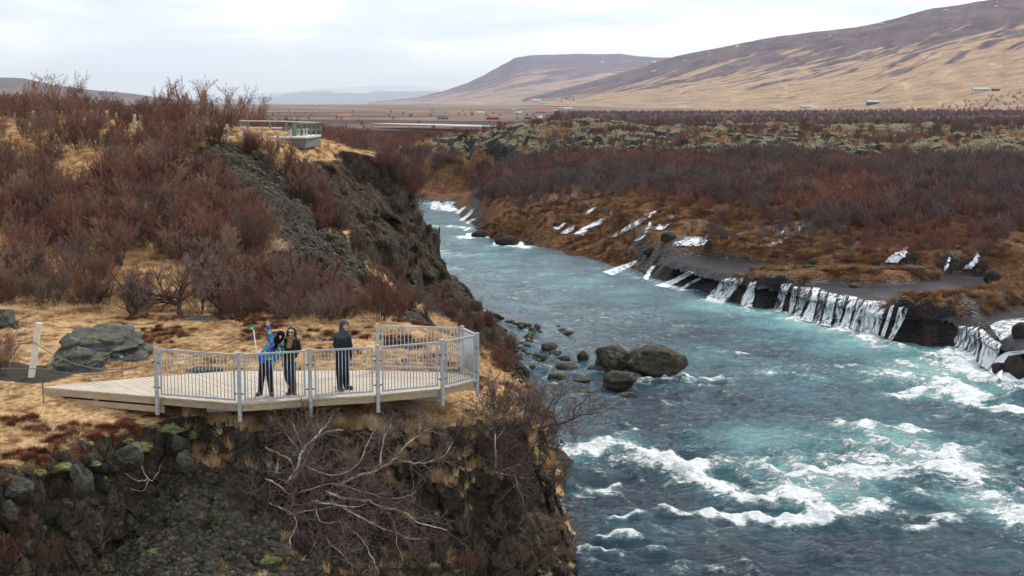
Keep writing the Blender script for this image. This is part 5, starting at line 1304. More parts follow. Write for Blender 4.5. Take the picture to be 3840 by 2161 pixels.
# rope behind the deck held up by a thin white stake
sb = hit(975, 1385)[0]; st_top = Vector(WD(950, 1232, sb.y)); sbv = Vector(WD(972, 1392, sb.y))
f = MB(); f.tube([(0, 0, 0), tuple(st_top - sbv)], 0.017, 6); sg = f.build('sign_stake', M['white'], smooth=True, loc=tuple(sbv), label='thin leaning white stake with a small green sign behind the pointing person', cat='marker')
def small_sign(parent, at, w, h, tri=True):
    f = MB(); f.box(at, (w, 0.012, h)); s_ = f.build('sign_plate', M['green'], parent)
    f = MB(); b = len(f.v); x, y, z = at; y -= 0.009
    f.v += [(x - w * .22, y, z - h * .28), (x + w * .22, y, z - h * .28), (x + w * .02, y, z + h * .30)]; f.f.append((b, b + 1, b + 2)); f.build('sign_mark', M['white'], s_)
small_sign(sg, tuple(st_top - sbv + Vector((-.03, -.02, .02))), 0.16, 0.09)
gb = hit(458, 1414)[0]; gt = Vector(WD(457, 1340, gb.y))
f = MB(); f.tube([(0, 0, -.05), tuple(gt - gb)], 0.011, 6); sg2 = f.build('sign_stake', M['rod'], smooth=True, loc=tuple(gb), label='tiny green sign on a thin rod in the grass by the outcrop', cat='marker')
small_sign(sg2, tuple(gt - gb + Vector((0, -.02, .02))), 0.115, 0.07)
mst = Vector(WD(952, 1246, sb.y)); p7 = (PW[7][0] - .03, PW[7][1] - .05, LZ + 1.04)
r0p = Vector(WD(700, 1345, sb.y + .2))
ropeline([p0, tuple(r0p), tuple(mst), tuple(Vector(WD(1130, 1275, 38.2))), p7], [0.05, 0.02, -0.03, 0.12], 0.012, 'rope', 'grey rope stretched behind the deck over the thin white stake', knots=(52,))

# ------------------------------------------------------------------ chained posts on the hilltop
M['oldpost'] = mat_wood('silvery_post_wood', (0.40, 0.36, 0.30), (0.58, 0.53, 0.45), 0.8, (30, 30, 4))
M['chain'] = flat('dark_iron_chain', (0.035, 0.037, 0.045), 0.6, 0.3, 40)
pp = [(-20, 470, 421, 84), (53, 468, 422, 84), (122, 462, 415, 84), (190, 472, 430, 86), (342, 460, 413, 86), (400, 468, 415, 85), (436, 470, 423, 86), (504, 487, 429, 80), (528, 487, 431, 79),
      (718, 500, 455, 86), (775, 505, 459, 85), (852, 525, 466, 83), (912, 527, 473, 82), (982, 530, 476, 81), (1043, 536, 491, 80), (1090, 538, 486, 79), (1122, 534, 484, 81), (1137, 534, 483, 81.5), (1150, 534, 482, 81)]
prev = None
PT = []
for i, (px, b, t, d) in enumerate(pp):
    hp = hit(px, b)[0]
    if hp is not None and 60 < hp.y < 112: d = hp.y - 0.3
    T = Vector(WD(px, t, d)); g, _, _ = drop(T.x, T.y); zb = min(Vector(WD(px, b, d)).z, g.z) - 0.15
    w = random.uniform(0.13, 0.16); f = MB(); f.box((0, 0, (T.z - zb) / 2), (w, w, T.z - zb))
    o = f.build('wooden_post', M['oldpost'], bevel=0.02, loc=(T.x, T.y, zb)); o.rotation_euler = (random.uniform(-.03, .03), random.uniform(-.04, .04), random.uniform(0, 1))
    side = 'in front of the far viewing platform' if px > 900 else ('of the chained row among the hilltop shrubs' if px > 300 else 'of the chained row at the left edge of the hilltop')
    tag(o, 'short weathered grey wooden post ' + side, 'post', 'chained wooden posts')
    PT.append(T)
for i in range(len(PT) - 1):
    if (PT[i] - PT[i + 1]).length > 4: continue
    a, b = PT[i], PT[i + 1]; f = MB(); o = a + Vector((0, -.05, -.14)); e = b + Vector((0, -.05, -.14)); P = []
    n = 9; s = min(0.30, 0.22 * (b - a).length)
    for k in range(n + 1):
        t = k / n; P.append(o.lerp(e, t) - Vector((0, 0, s * 4 * t * (1 - t))) - o)
    for k in range(n): f.tube([P[k], P[k + 1]], 0.022 if k % 2 else 0.017, 5)
    f.build('chain', M['chain'], loc=tuple(o), label='dark chain sagging between ' + ('posts in front of the far viewing platform' if pp[i][0] > 900 else 'two posts among the hilltop shrubs'), cat='chain', group='chains of the hilltop posts')
# ------------------------------------------------------------------ far viewing platform
M['sage'] = flat('faded_sage_paint', (0.13, 0.185, 0.17), 0.75, 0.2, 4)
M['pale'] = flat('sun_bleached_board', (0.62, 0.60, 0.53), 0.8, 0.1, 3)
M['greyb'] = flat('grey_boarding', (0.17, 0.17, 0.155), 0.85, 0.25, 3)
plat = empty('viewing_platform', WD(1050, 515, 101), 'far wooden viewing platform with faded green railings on the hilltop', 'platform')
po = plat.location
def PP(px, py, d): return Vector(WD(px, py, d + 9)) - po
f = MB(); f.quadbox([PP(905, 520, 90), PP(1150, 520, 86), PP(1205, 512, 92), PP(960, 510, 97), PP(905, 513, 90), PP(1150, 513, 86), PP(1205, 505, 92), PP(960, 503, 97)]); f.build('floor', M['pale'], plat)
f = MB(); f.quadbox([PP(905, 548, 90.1), PP(1145, 556, 86.2), PP(1203, 545, 92), PP(960, 540, 97), PP(905, 520.5, 90.1), PP(1145, 520.5, 86.2), PP(1203, 512.5, 92), PP(960, 510.5, 97)]); f.build('skirt', M['greyb'], plat)
corner = [(905, 90), (1060, 88.5), (1110, 87)]
rail = [((900, 452), 96), ((985, 452), 96.5), ((1060, 455), 94), ((1203, 462), 92), ((1200, 461), 91.5), ((1108, 465), 88.5), ((1050, 462), 90)]
def rl_(a, da, b, db, w, h, m, nm, p=plat): f = MB(); f.beam(PP(*a, da), PP(*b, db), w, h); return f.build(nm, m, p)
rl_((900, 453), 96, (1060, 455), 95, 0.16, 0.07, M['pale'], 'top_rail'); rl_((1060, 455), 95, (1204, 461), 92, 0.16, 0.07, M['pale'], 'top_rail'); rl_((1204, 461), 92, (1108, 466), 88.5, 0.14, 0.07, M['sage'], 'top_rail')
rl_((900, 478), 96, (1060, 480), 95, 0.05, 0.10, M['pale'], 'mid_rail'); rl_((1060, 480), 95, (1204, 487), 92, 0.05, 0.10, M['sage'], 'mid_rail'); rl_((1204, 487), 92, (1108, 491), 88.5, 0.05, 0.10, M['sage'], 'mid_rail')
for px, y0, y1, d in ((930, 454, 505, 95.8), (1013, 455, 506, 95.3), (1073, 456, 508, 94.7), (1099, 466, 512, 89), (1108, 466, 518, 88.4), (1130, 465, 514, 89.2), (1150, 464, 513, 90), (1166, 463, 512, 90.7), (1185, 462, 511, 91.3), (1203, 461, 512, 92)):
    f = MB(); f.beam(PP(px, y1, d), PP(px, y0, d), 0.14, 0.12); f.build('rail_post', M['sage'], plat)

# ------------------------------------------------------------------ stones
def stone_mesh(seed, dims, sub=4, rough=0.28, blocky=0.5, flatb=True, bed=0.0):
    bm = bmesh.new(); bmesh.ops.create_icosphere(bm, subdivisions=sub, radius=1.0)
    V = np.array([v.co[:] for v in bm.verts]); r = np.random.RandomState(seed); o = r.uniform(0, 50, 3)
    # facets: cut with random planes, then relief
    for i in range(int(14 * blocky) + 4):
        n = r.normal(0, 1, 3); n[2] *= 0.8; n /= np.linalg.norm(n); c = r.uniform(0.62, 0.9); d = V @ n; V = V - np.outer(np.maximum(d - c, 0) * 0.85, n)
    n = fbm(V[:, 0] * 1.3 + o[0], V[:, 1] * 1.3 + o[1], V[:, 2] * 1.3 + o[2], 4, seed); f1, f2, rr = worley(V[:, 0] * 2.4 + o[0], V[:, 1] * 2.4, V[:, 2] * 2.4, seed)
    k = 1 + rough * 0.55 * n + rough * 0.35 * (rr - 0.5) - rough * .18 * np.exp(-((f2 - f1) / .1) ** 2)
    V = V * k[:, None] * np.array(dims) / 2
    if bed: V[:, 2] += bed * np.sign(np.sin(V[:, 2] * 22 / dims[2])) * 0.5 * dims[2] * 0.04; V[:, :2] *= (1 + bed * 0.05 * np.sin(V[:, 2:3] * 40 / dims[2] + 3 * n[:, None]))
    for v, c in zip(bm.verts, V): v.co = c
    me = bpy.data.meshes.new('stone'); bm.to_mesh(me); bm.free(); me.polygons.foreach_set('use_smooth', [True] * len(me.polygons)); return me
M['rock'] = mat_rockobj(); M['rockwarm'] = mat_rockobj('brown_lava_boulder', (0.022, 0.020, 0.016), (0.105, 0.090, 0.064), 0.2); M['rockwet'] = mat_rockobj('wet_black_rock', (0.012, 0.011, 0.011), (0.042, 0.038, 0.034), 0.0)
M['outcrop'] = mat_rockobj('lichened_outcrop', (0.026, 0.029, 0.028), (0.115, 0.117, 0.102), 0.5)
def stone(name, px, py, wpx, hpx, z, seed, mat, label, cat='boulder', group=None, rz=0, depth=0.8, sub=4, sink=0.12, d=None, **k):
    """stone whose foot is at photo pixel (px,py) on height z, wpx by hpx photo pixels large"""
    B = WZ(px, py, z) if d is None else WD(px, py, d); s = B[1] / F; w, h = wpx * s, hpx * s
    me = stone_mesh(seed, (w * 1.12, w * depth, h * (1.05 + 2 * sink)), sub, **k)
    o = add(name, me, M[mat], label=label, cat=cat, group=group, loc=(B[0], B[1] + w * depth * 0.35, B[2] + h * (0.5 - sink * 0.5))); o.rotation_euler = (0, random.uniform(-.08, .08), rz)
    return o
stone('boulder', 2305, 1405, 150, 118, 0, 1, 'rock', 'dark angular boulder standing in the river behind the largest one', depth=.8, sub=5, blocky=1.1, rough=.45)
stone('boulder', 2462, 1428, 212, 128, 0, 2, 'rockwarm', 'largest rounded brown boulder standing in the river', depth=.75, sub=5, blocky=.6, rough=.42)
stone('boulder', 2327, 1462, 120, 62, 0, 3, 'rockwarm', 'smooth oval boulder in the river just in front of the two largest', depth=.8, sub=5, blocky=.3, rough=.35)
stone('boulder', 2270, 1403, 120, 32, 0, 4, 'rock', 'flat mossy stone in the river left of the largest boulder', depth=.7, blocky=.3)
stone('boulder', 2188, 1357, 44, 38, 0, 5, 'rockwarm', 'small upright stone standing alone in the calm river', depth=.8)
stone('boulder', 2352, 1495, 68, 20, 0, 6, 'rock', 'low dark wedge of stone nearest the camera in the river', depth=.6)
for i, (x, y, w, h, l) in enumerate([(2118, 1355, 50, 20, 'low black stone lying left of the lone upright stone'), (2130, 1395, 88, 32, 'brown humped stone near the bank behind the overhanging birch'), (2085, 1338, 50, 22, 'dark stone at the waterline right of the earthy bank tip'),
                                     (2060, 1322, 70, 36, 'blocky stone closing the tip of the earthy bank'), (2110, 1245, 34, 12, 'dark flat rock in the shallows upstream, second from the right'), (2130, 1258, 48, 15, 'rounded black rock farthest out in the upstream shallows'), (2095, 1228, 20, 8, 'tiny rock in the upstream shallows'),
                                     (2085, 1440, 80, 40, 'dark stone behind the crooked birch branches'), (2180, 1440, 70, 24, 'flat dark stone seen through the tips of the crooked birch'), (2200, 1478, 60, 16, 'lowest flat stone seen through the tips of the crooked birch')]):
    stone('river_stone', x, y, w, h, 0, 20 + i, 'rock', l, 'stone', 'stones along the river edge', depth=.8, sub=3)
# loose blocks along the foot of the left bank
random.seed(21)
sp = [(1800, 1180), (1850, 1192), (1900, 1205), (1950, 1225), (2000, 1240), (2040, 1250), (1990, 1262), (1975, 1285), (2000, 1300), (1960, 1330), (2020, 1345), (2035, 1375)]
for i in range(46):
    k = random.randrange(len(sp) - 1); t = random.random(); x = sp[k][0] * (1 - t) + sp[k + 1][0] * t + random.gauss(-6, 12); y = sp[k][1] * (1 - t) + sp[k + 1][1] * t + random.gauss(0, 7)
    w = random.choice([14, 18, 22, 30, 40, 26]); stone('river_stone', x, y, w, w * random.uniform(.45, .8), 0.05, 60 + i, 'rock', 'small dark stone in the rubble along the foot of the left river bank', 'stone', 'rubble stones at the foot of the left bank', random.uniform(0, 3), .9, 2, 0.05)
# outcrops in the meadow
def outcrop(px0, px1, pt, pb, d, seed, label, mat='outcrop', depth=1.1, name='rock_outcrop'):
    s = d / F; w = (px1 - px0) * s; h = (pb - pt) * s; B = WD((px0 + px1) / 2, pb, d)
    me = stone_mesh(seed, (w * 1.08, w * depth, h * 1.62), 6, 0.34, 1.0, bed=1.0)
    o = add(name, me, M[mat], label=label, cat='outcrop', loc=(B[0], B[1] + w * depth * .25, B[2] + h * .12)); o.rotation_euler = (0.10, random.uniform(-.05, .05), random.uniform(-.2, .2)); return o
outcrop(150, 540, 1215, 1365, 38.6, 201, 'large grey layered rock outcrop in the meadow left of the deck')
outcrop(135, 400, 1290, 1410, 37.0, 203, 'low mossy front slab of the grey meadow outcrop')
outcrop(-60, 68, 1150, 1255, 42.5, 202, 'grey rock with pale lichen at the far left edge of the meadow')
outcrop(680, 850, 1372, 1412, 37.6, 204, 'low flat stone hump right behind the deck boards', depth=.5)
outcrop(620, 860, 1188, 1218, 43.8, 205, 'thin lichen spotted rock ledge at the back edge of the meadow', depth=.4)
outcrop(35, 165, 1455, 1525, 35.2, 206, 'dark angular rocks beside the left tip of the deck', 'rock', 0.8)
# big blocks in the near rock face
for i, (x, y, w, h, d, l) in enumerate([(300, 1870, 105, 120, 29.6, 'rounded lichen covered block bulging from the left rock face'), (670, 1700, 72, 66, 33.0, 'grey block under the grass lip close to the left end of the railing'), (610, 1660, 80, 60, 33.3, 'mossy topped block on the rim of the rock face'),
                                        (690, 1790, 90, 90, 32.2, 'square dark block in the notch of the rock face'), (60, 1870, 120, 70, 28.8, 'cracked slabs at the left edge of the rock face'), (480, 1760, 110, 95, 31.3, 'broad grey block behind the dead branch'), (30, 1960, 60, 70, 28.6, 'pale flat faced block low on the left edge')]):
    stone('rock_block', x, y, w, h, 0, 230 + i, 'rock', l, 'rock', None, 0.3, 0.9, 5, 0.1, d=d, blocky=1.6, rough=.5)
# scree of broken stones
def scree():
    src = []
    for k in range(6):
        me = stone_mesh(300 + k, (1, .85, .6), 2, 0.3, 1.3); me.materials.append(M['rock'] if k != 3 else M['rockwarm']); me.polygons.foreach_set('use_smooth', [False] * len(me.polygons)); src.append(me)
    P, rt, sc, ii = [], [], [], []
    for _ in range(9000):
        x, y = rs.uniform(-10, -1.0), rs.uniform(28.6, 33.6)
        u = 0.9 - abs(x + 6.6) * 0.22 + (0.25 if x < -4 else -.2)
        if rs.rand() > u: continue
        p, n, nm = drop(x, y, 15.9)
        if p is None or nm.startswith(('river', 'dry')) or p.z > 7.7: continue
        P.append(tuple(p)); rt.append(tuple(rs.uniform(0, 6.28, 3) * (0.25, 0.25, 1))); sc.append(0.05 + 0.24 * rs.rand() ** 3.2); ii.append(rs.randint(6))
    for _ in range(5000):      # ridge gravel, river slope and cliff foot
        if rs.rand() < .55: a = ridge_pts[rs.randint(len(ridge_pts) - 1)]; x, y = a[0] + rs.normal(0, 1.8), a[1] + rs.normal(0, 2.2); q = 1.1
        else: y = rs.uniform(62, 112); x = rs.uniform(-9, 1.2); q = 1.6
        p, n, nm = drop(x, y)
        if p is None or nm.startswith('river'): continue
        if q > 1.2 and p.z > 2.2: continue
        P.append(tuple(p)); rt.append(tuple(rs.uniform(0, 6.28, 3) * (0.25, 0.25, 1))); sc.append((0.08 + 0.5 * rs.rand() ** 3) * q * .8); ii.append(rs.randint(6))
    scatter('scree', P, rt, sc, ii, src)

# moss cushions on rim and scree
M['cushion'] = None
n_ = NT('pale_green_moss'); n_.bump(n_.noise(30, 5, .7), 0.9, 0.03)
M['cushion'] = n_.set(n_.ramp(n_.noise(12, 6, .7), [(0.3, (0.06, 0.06, 0.025)), (0.5, (0.15, 0.15, 0.065)), (0.7, (0.33, 0.32, 0.17))]), 0.95, 0.1)
for i, (x, y, w, h) in enumerate([(210, 1770, 110, 40), (90 + 55, 1785, 50, 34), (500, 1690, 130, 38), (470, 1665, 60, 26), (630, 1625, 120, 44), (560, 1608, 80, 24), (330, 1670, 40, 18), (355, 1750, 50, 24), (720, 1650, 46, 40), (1010, 2120, 90, 46), (590, 2085, 70, 40), (420, 1640, 40, 18)]):
    p, n, nm = hit(x, y - h * .4)
    if p is None: continue
    s = p.y / F; me = stone_mesh(400 + i, (w * s * 1.1, w * s * .8, h * s * 1.0), 4, 0.75, 0.1)
    add('moss_cushion', me, M['cushion'], label='pale green moss cushion ' + ('on the scree below the cliff' if y > 1900 else 'on the rim of the left rock face'), cat='moss', group='moss cushions on scree' if y > 1900 else 'moss cushions on the rim', loc=(p.x, p.y + .02, p.z - .01))

# ------------------------------------------------------------------ waterfalls and spring cascades
M['fall'] = mat_fall()
falls_n = [0]; WETPTS = []
def fall(left, right, label, dens=0.05, push=0.25, n=16, m=14, kind='waterfall', group=None, bulge=0.3):
    """a sheet of white water draped over the rock between two photo-traced edges"""
    Lp, Rp = np.array(left, float), np.array(right, float)
    if group == ML: Lp = np.vstack([Lp[:1] + (5, -11), Lp]); Rp = np.vstack([Rp[:1] + (5, -11), Rp])
    def along(A, t): return np.array([np.interp(t, np.linspace(0, 1, len(A)), A[:, k]) for k in (0, 1)])
    P = np.zeros((n, m, 3)); last = None
    for i in range(n):
        for j in range(m):
            a, b = along(Lp, j / (m - 1)), along(Rp, j / (m - 1)); q = a + (b - a) * i / (n - 1)
            p, nn, nm = hit(*q)
            P[i, j] = (p.x, p.y, max(p.z, 0.02)) if p is not None else (P[i, j - 1] if j else (0, 120, 2))
    D = P[:, :, 1].copy()
    for _ in range(2):
        D[:, 1:-1] = (D[:, :-2] + D[:, 1:-1] * 2 + D[:, 2:]) / 4
        D[1:-1] = (D[:-2] + 2 * D[1:-1] + D[2:]) / 4
    u = np.linspace(0, 1, n)[:, None]; v = np.linspace(0, 1, m)[None, :]
    nzv = 0.10 * vnoise(P[:, :, 0] * 2.5, v * 1.5 + 0 * u, 0, falls_n[0])
    Dn = np.minimum(D, P[:, :, 1]) - push - bulge * np.sin(np.pi * v) ** 0.7 * 0.5 - nzv
    k = Dn / P[:, :, 1]
    P2 = np.array([0, 0, H]) + (P - np.array([0, 0, H])) * k[:, :, None]
    c = P2.reshape(-1, 3).mean(0)
    me = grid_mesh('waterfall', P2[:, :, 0] - c[0], P2[:, :, 1] - c[1], P2[:, :, 2] - c[2])
    uv = me.uv_layers.new(name='UVMap'); vi = np.empty(len(me.loops), np.int32); me.loops.foreach_get('vertex_index', vi)
    wid = np.linalg.norm(P2[-1, m // 2] - P2[0, m // 2]); ln = np.linalg.norm(P2[n // 2, -1] - P2[n // 2, 0])
    o3 = falls_n[0] * 7.3
    U = (u * wid * .8 + o3 + 0 * v); Vv = (v * ln * .8 + 0 * u + o3)
    uv.data.foreach_set('uv', np.stack([U.ravel()[vi], Vv.ravel()[vi]], -1).astype(np.float32).ravel())
    edge = np.minimum(np.minimum(u * n / 2.0, (1 - u) * n / 2.0), 1.0) * np.minimum(v * 5, 1) ** .5
    edge = edge + 0 * v
    if kind != 'waterfall': edge = 1 - (np.abs(2 * u - 1) ** 1.5) * 0.8 - 0.25 * np.abs(2 * v - 1) ** 3
    WETPTS.append(P.reshape(-1, 3)[:, :2])
    attr(me, 'rag', np.full(n * m, 0.20 if kind == 'waterfall' else 0.34))
    attr(me, 'dens', (dens + (0.075 if kind != 'waterfall' else 0.03) - 0.22 * (1 - edge) + 0.06 * (v - .5)))
    falls_n[0] += 1
    return add(kind, me, M['fall'], label=label, cat=kind, group=group, loc=tuple(c))
def R5(*p): return [(2600 + a / 2.0774, 850 + b / 2.0774) for a, b in p]
def R4(*p): return [(1560 + a / 2.2307, 700 + b / 2.2307) for a, b in p]
def R3z(*p): return [(2600 + a / 2.0774, 420 + b / 2.0774) for a, b in p]
ML = 'falls of the main ledge'
for a, b, l in (((812, 488, 770, 690), (925, 495, 835, 725), 'thin drips on dark rock left of the bright twin stranded fall'), ((985, 500, 930, 745), (1050, 530, 985, 765), 'thin drips between the twin stranded fall and the straight dense fall'),
                ((1122, 545, 1075, 780), (1205, 552, 1135, 785), 'thin drips between the straight dense fall and the slender fall'), ((1275, 570, 1215, 800), (1320, 590, 1225, 800), 'thin drips just left of the widest curtain')):
    fall(R5(a[:2], a[2:]), R5(b[:2], b[2:]), l, -0.045, push=.15, n=10, group=ML)
fall(R5((200, 430), (150, 480), (85, 572)), R5((400, 400), (350, 480), (250, 600)), 'wide broken veil of water at the upstream end of the main ledge', 0.02, group=ML)
fall(R5((435, 450), (380, 540), (355, 610)), R5((490, 445), (480, 540), (460, 632)), 'fan of white water left of the red brown dry rock', 0.03, group=ML)
fall(R5((680, 455), (650, 560), (620, 655)), R5((760, 462), (720, 560), (690, 668)), 'thin streaked fall just right of the red brown dry rock', 0.0, group=ML)
fall(R5((775, 480), (750, 580), (735, 665)), R5((812, 488), (800, 600), (770, 690)), 'narrow thread of water between two streaked falls', -.02, group=ML)
fall(R5((925, 495), (895, 600), (835, 725)), R5((985, 500), (960, 620), (930, 745)), 'bright twin stranded fall in the middle of the ledge', 0.10, group=ML)
fall(R5((1045, 530), (1020, 650), (985, 765)), R5((1122, 545), (1095, 660), (1075, 780)), 'straight dense white fall right of the twin stranded one', 0.04, group=ML)
fall(R5((1205, 552), (1180, 660), (1135, 785)), R5((1275, 570), (1240, 680), (1215, 800)), 'slender fall left of the widest curtain', 0.05, group=ML)
fall(R5((1320, 590), (1250, 690), (1215, 800)), R5((1515, 605), (1480, 720), (1445, 850)), 'widest curtain of white water on the main ledge', 0.01, n=26, group=ML)
fall(R5((1530, 630), (1500, 730), (1455, 850)), R5((1560, 632), (1530, 740), (1490, 860)), 'narrow fall at the right end of the ledge', 0.04, group=ML)
fall(R5((1590, 640), (1560, 760), (1500, 885)), R5((1680, 645), (1640, 740), (1540, 905)), 'last thin fall beside the bare black rock', -0.01, group=ML)
fall(R5((2050, 790), (2030, 870), (2025, 980)), R5((2220, 800), (2240, 920), (2210, 1070)), 'left half of the broad lace like fall at the right edge', -0.015, n=24, group=ML)
fall(R5((2220, 800), (2240, 920), (2210, 1070)), R5((2400, 940), (2380, 1010), (2300, 1120)), 'right half of the broad lace like fall at the right edge', 0.02, n=24, group=ML)
fall(R5((2576, 960), (2440, 975), (2360, 1020), (2300, 1130)), R5((2590, 985), (2480, 1010), (2420, 1060), (2400, 1190)), 'thick white chute curling down at the right edge of the picture', 0.22, push=.4, group=ML)
fall(R5((2600, 700), (2420, 720), (2300, 760)), R5((2600, 800), (2500, 830), (2400, 900)), 'foaming rapids running over the top of the rightmost ledge', -0.01, push=.15, group=ML)
LL = 'cascades of the lower left ledge'
fall(R4((1860, 605), (1700, 660), (1555, 712)), R4((1880, 640), (1740, 700), (1650, 748)), 'slanting white cascade at the upstream end of the black ledge', 0.03, group=LL)
fall(R4((1985, 645), (1930, 710), (1895, 772)), R4((2015, 660), (1965, 720), (1945, 785)), 'short curved spout in the notch of the black ledge', 0.08, group=LL)
fall(R4((2290, 700), (2150, 770), (1985, 830)), R4((2350, 715), (2230, 780), (2110, 848)), 'long diagonal slide of white water over the black ledge', 0.08, group=LL)
fall(R4((2420, 735), (2300, 790), (2205, 850)), R4((2450, 745), (2340, 800), (2235, 862)), 'faint thread beside the long diagonal slide', -.01, group=LL)
SP = 'springs gushing from the far bank'
fall(R4((1500, 168), (1450, 195), (1400, 228)), R4((1512, 180), (1475, 205), (1440, 236)), 'small spring above the tallest hillside cascade', 0.12, n=8, m=10, kind='spring_cascade', group=SP)
fall(R4((1632, 180), (1600, 240), (1480, 300), (1400, 340), (1320, 395)), R4((1645, 195), (1635, 265), (1540, 320), (1440, 350), (1405, 412)), 'tallest zigzag spring cascade on the brown hillside', 0.14, m=22, kind='spring_cascade', group=SP)
fall(R4((1240, 282), (1180, 330), (1150, 345)), R4((1275, 290), (1230, 335), (1190, 365)), 'short spring cascade among black rocks at the left', 0.06, n=8, m=10, kind='spring_cascade', group=SP)
fall(R4((1310, 322), (1250, 350), (1210, 392)), R4((1330, 335), (1320, 365), (1260, 395)), 'spreading spring cascade just left of the tallest one', 0.08, n=10, m=10, kind='spring_cascade', group=SP)
fall(R4((2030, 188), (1900, 240), (1780, 320), (1605, 420)), R4((2045, 196), (1945, 265), (1850, 330), (1660, 425)), 'long slanting spring cascade in the middle of the hillside', 0.09, m=22, kind='spring_cascade', group=SP)
fall(R4((2130, 232), (2050, 290), (2000, 358)), R4((2170, 245), (2140, 300), (2065, 362)), 'fan shaped spring cascade right of the long slanting one', 0.06, m=12, kind='spring_cascade', group=SP)
fall(R4((1950, 290), (1920, 340), (1900, 390)), R4((1975, 295), (1965, 350), (1945, 392)), 'grey veil of water on dark rock between two cascades', 0.0, m=12, kind='spring_cascade', group=SP)
fall(R4((1910, 395), (1860, 430), (1810, 455)), R4((1935, 402), (1890, 440), (1850, 455)), 'faint lower run out below the grey veil', 0.02, n=8, m=10, kind='spring_cascade', group=SP)
fall(R4((2250, 418), (2190, 455), (2110, 490)), R4((2450, 405), (2440, 450), (2400, 500)), 'wide rough spring rapids above the dark shelf', 0.04, n=22, m=12, kind='spring_cascade', group=SP)
fall(R3z((735, 955), (650, 1000), (555, 1040)), R3z((748, 972), (700, 1015), (600, 1048)), 'slanting spring among red bushes on the right half of the bank', 0.07, m=12, n=8, kind='spring_cascade', group=SP)
fall(R3z((700, 918), (680, 940), (655, 962)), R3z((712, 925), (695, 950), (672, 968)), 'tiny spring above the slanting one among red bushes', 0.1, n=6, m=8, kind='spring_cascade', group=SP)
fall(R3z((815, 890), (820, 905), (825, 922)), R3z((848, 888), (845, 905), (838, 925)), 'tiny white spring spot high in the red bushes', 0.08, n=6, m=8, kind='spring_cascade', group=SP)
fall(R3z((1740, 1000), (1680, 1030), (1630, 1055)), R3z((1755, 1015), (1720, 1040), (1670, 1062)), 'upper trickle of the fan shaped fall on the right bank', 0.04, n=8, m=8, kind='spring_cascade', group=SP)
fall(R3z((1620, 1058), (1550, 1100), (1490, 1170)), R3z((1675, 1065), (1665, 1120), (1600, 1178)), 'fan shaped fall dropping onto black rock on the right bank', 0.07, m=14, kind='spring_cascade', group=SP)
fall(R5((2205, 195), (2180, 260), (2095, 325)), R5((2248, 185), (2235, 260), (2160, 335)), 'steep white spring near the right edge of the picture', 0.1, m=14, kind='spring_cascade', group=SP)
fall(R5((1985, 240), (1965, 290), (1940, 335)), R5((2010, 240), (1995, 300), (1965, 350)), 'thin veil on a black rock left of the steep white spring', 0.0, n=8, m=10, kind='spring_cascade', group=SP)
fall(R5((2080, 108), (2060, 130), (2040, 160)), R5((2092, 114), (2080, 140), (2062, 165)), 'small trickle high above the steep white spring', 0.04, n=6, m=8, kind='spring_cascade', group=SP)
FF = 'distant falls at the upstream bend'
fall(R4((135, 118), (125, 150), (115, 188)), R4((215, 118), (200, 150), (180, 195)), 'left part of the distant ledge fall at the river bend', 0.06, n=10, m=10, group=FF)
fall(R4((230, 118), (235, 150), (225, 196)), R4((345, 120), (320, 150), (290, 198)), 'right part of the distant ledge fall at the river bend', 0.03, n=10, m=10, group=FF)
fall(R4((405, 165), (360, 190), (325, 222)), R4((435, 165), (400, 195), (365, 228)), 'small stepped cascade just below the distant ledge', 0.06, n=8, m=10, group=FF)
fall(R4((455, 185), (420, 240), (348, 282)), R4((500, 178), (465, 235), (405, 285)), 'taller stepped cascade next downstream of the distant ledge', 0.08, n=8, m=12, group=FF)
fall(R4((470, 262), (430, 285), (405, 308)), R4((520, 268), (480, 290), (450, 312)), 'low white cascade over a brown grassy step', 0.07, n=8, m=8, group=FF)
fall(R4((440, 335), (415, 350), (385, 368)), R4((475, 338), (455, 355), (430, 370)), 'short low spill where the bank juts into the river', 0.09, n=8, m=8, group=FF)
fall(R4((420, 390), (410, 410), (398, 436)), R4((470, 388), (475, 410), (470, 438)), 'bright stubby fall beside a black rock at the left', 0.2, n=8, m=8, group=FF)
fall(R4((680, 445), (650, 462), (625, 482)), R4((735, 440), (730, 465), (700, 492)), 'small white spill left of the rounded black ledge', 0.08, n=8, m=8, group=FF)
fall(R4((870, 460), (855, 480), (835, 502)), R4((895, 462), (905, 485), (905, 508)), 'small bright chute right of the rounded black ledge', 0.18, n=8, m=8, group=FF)
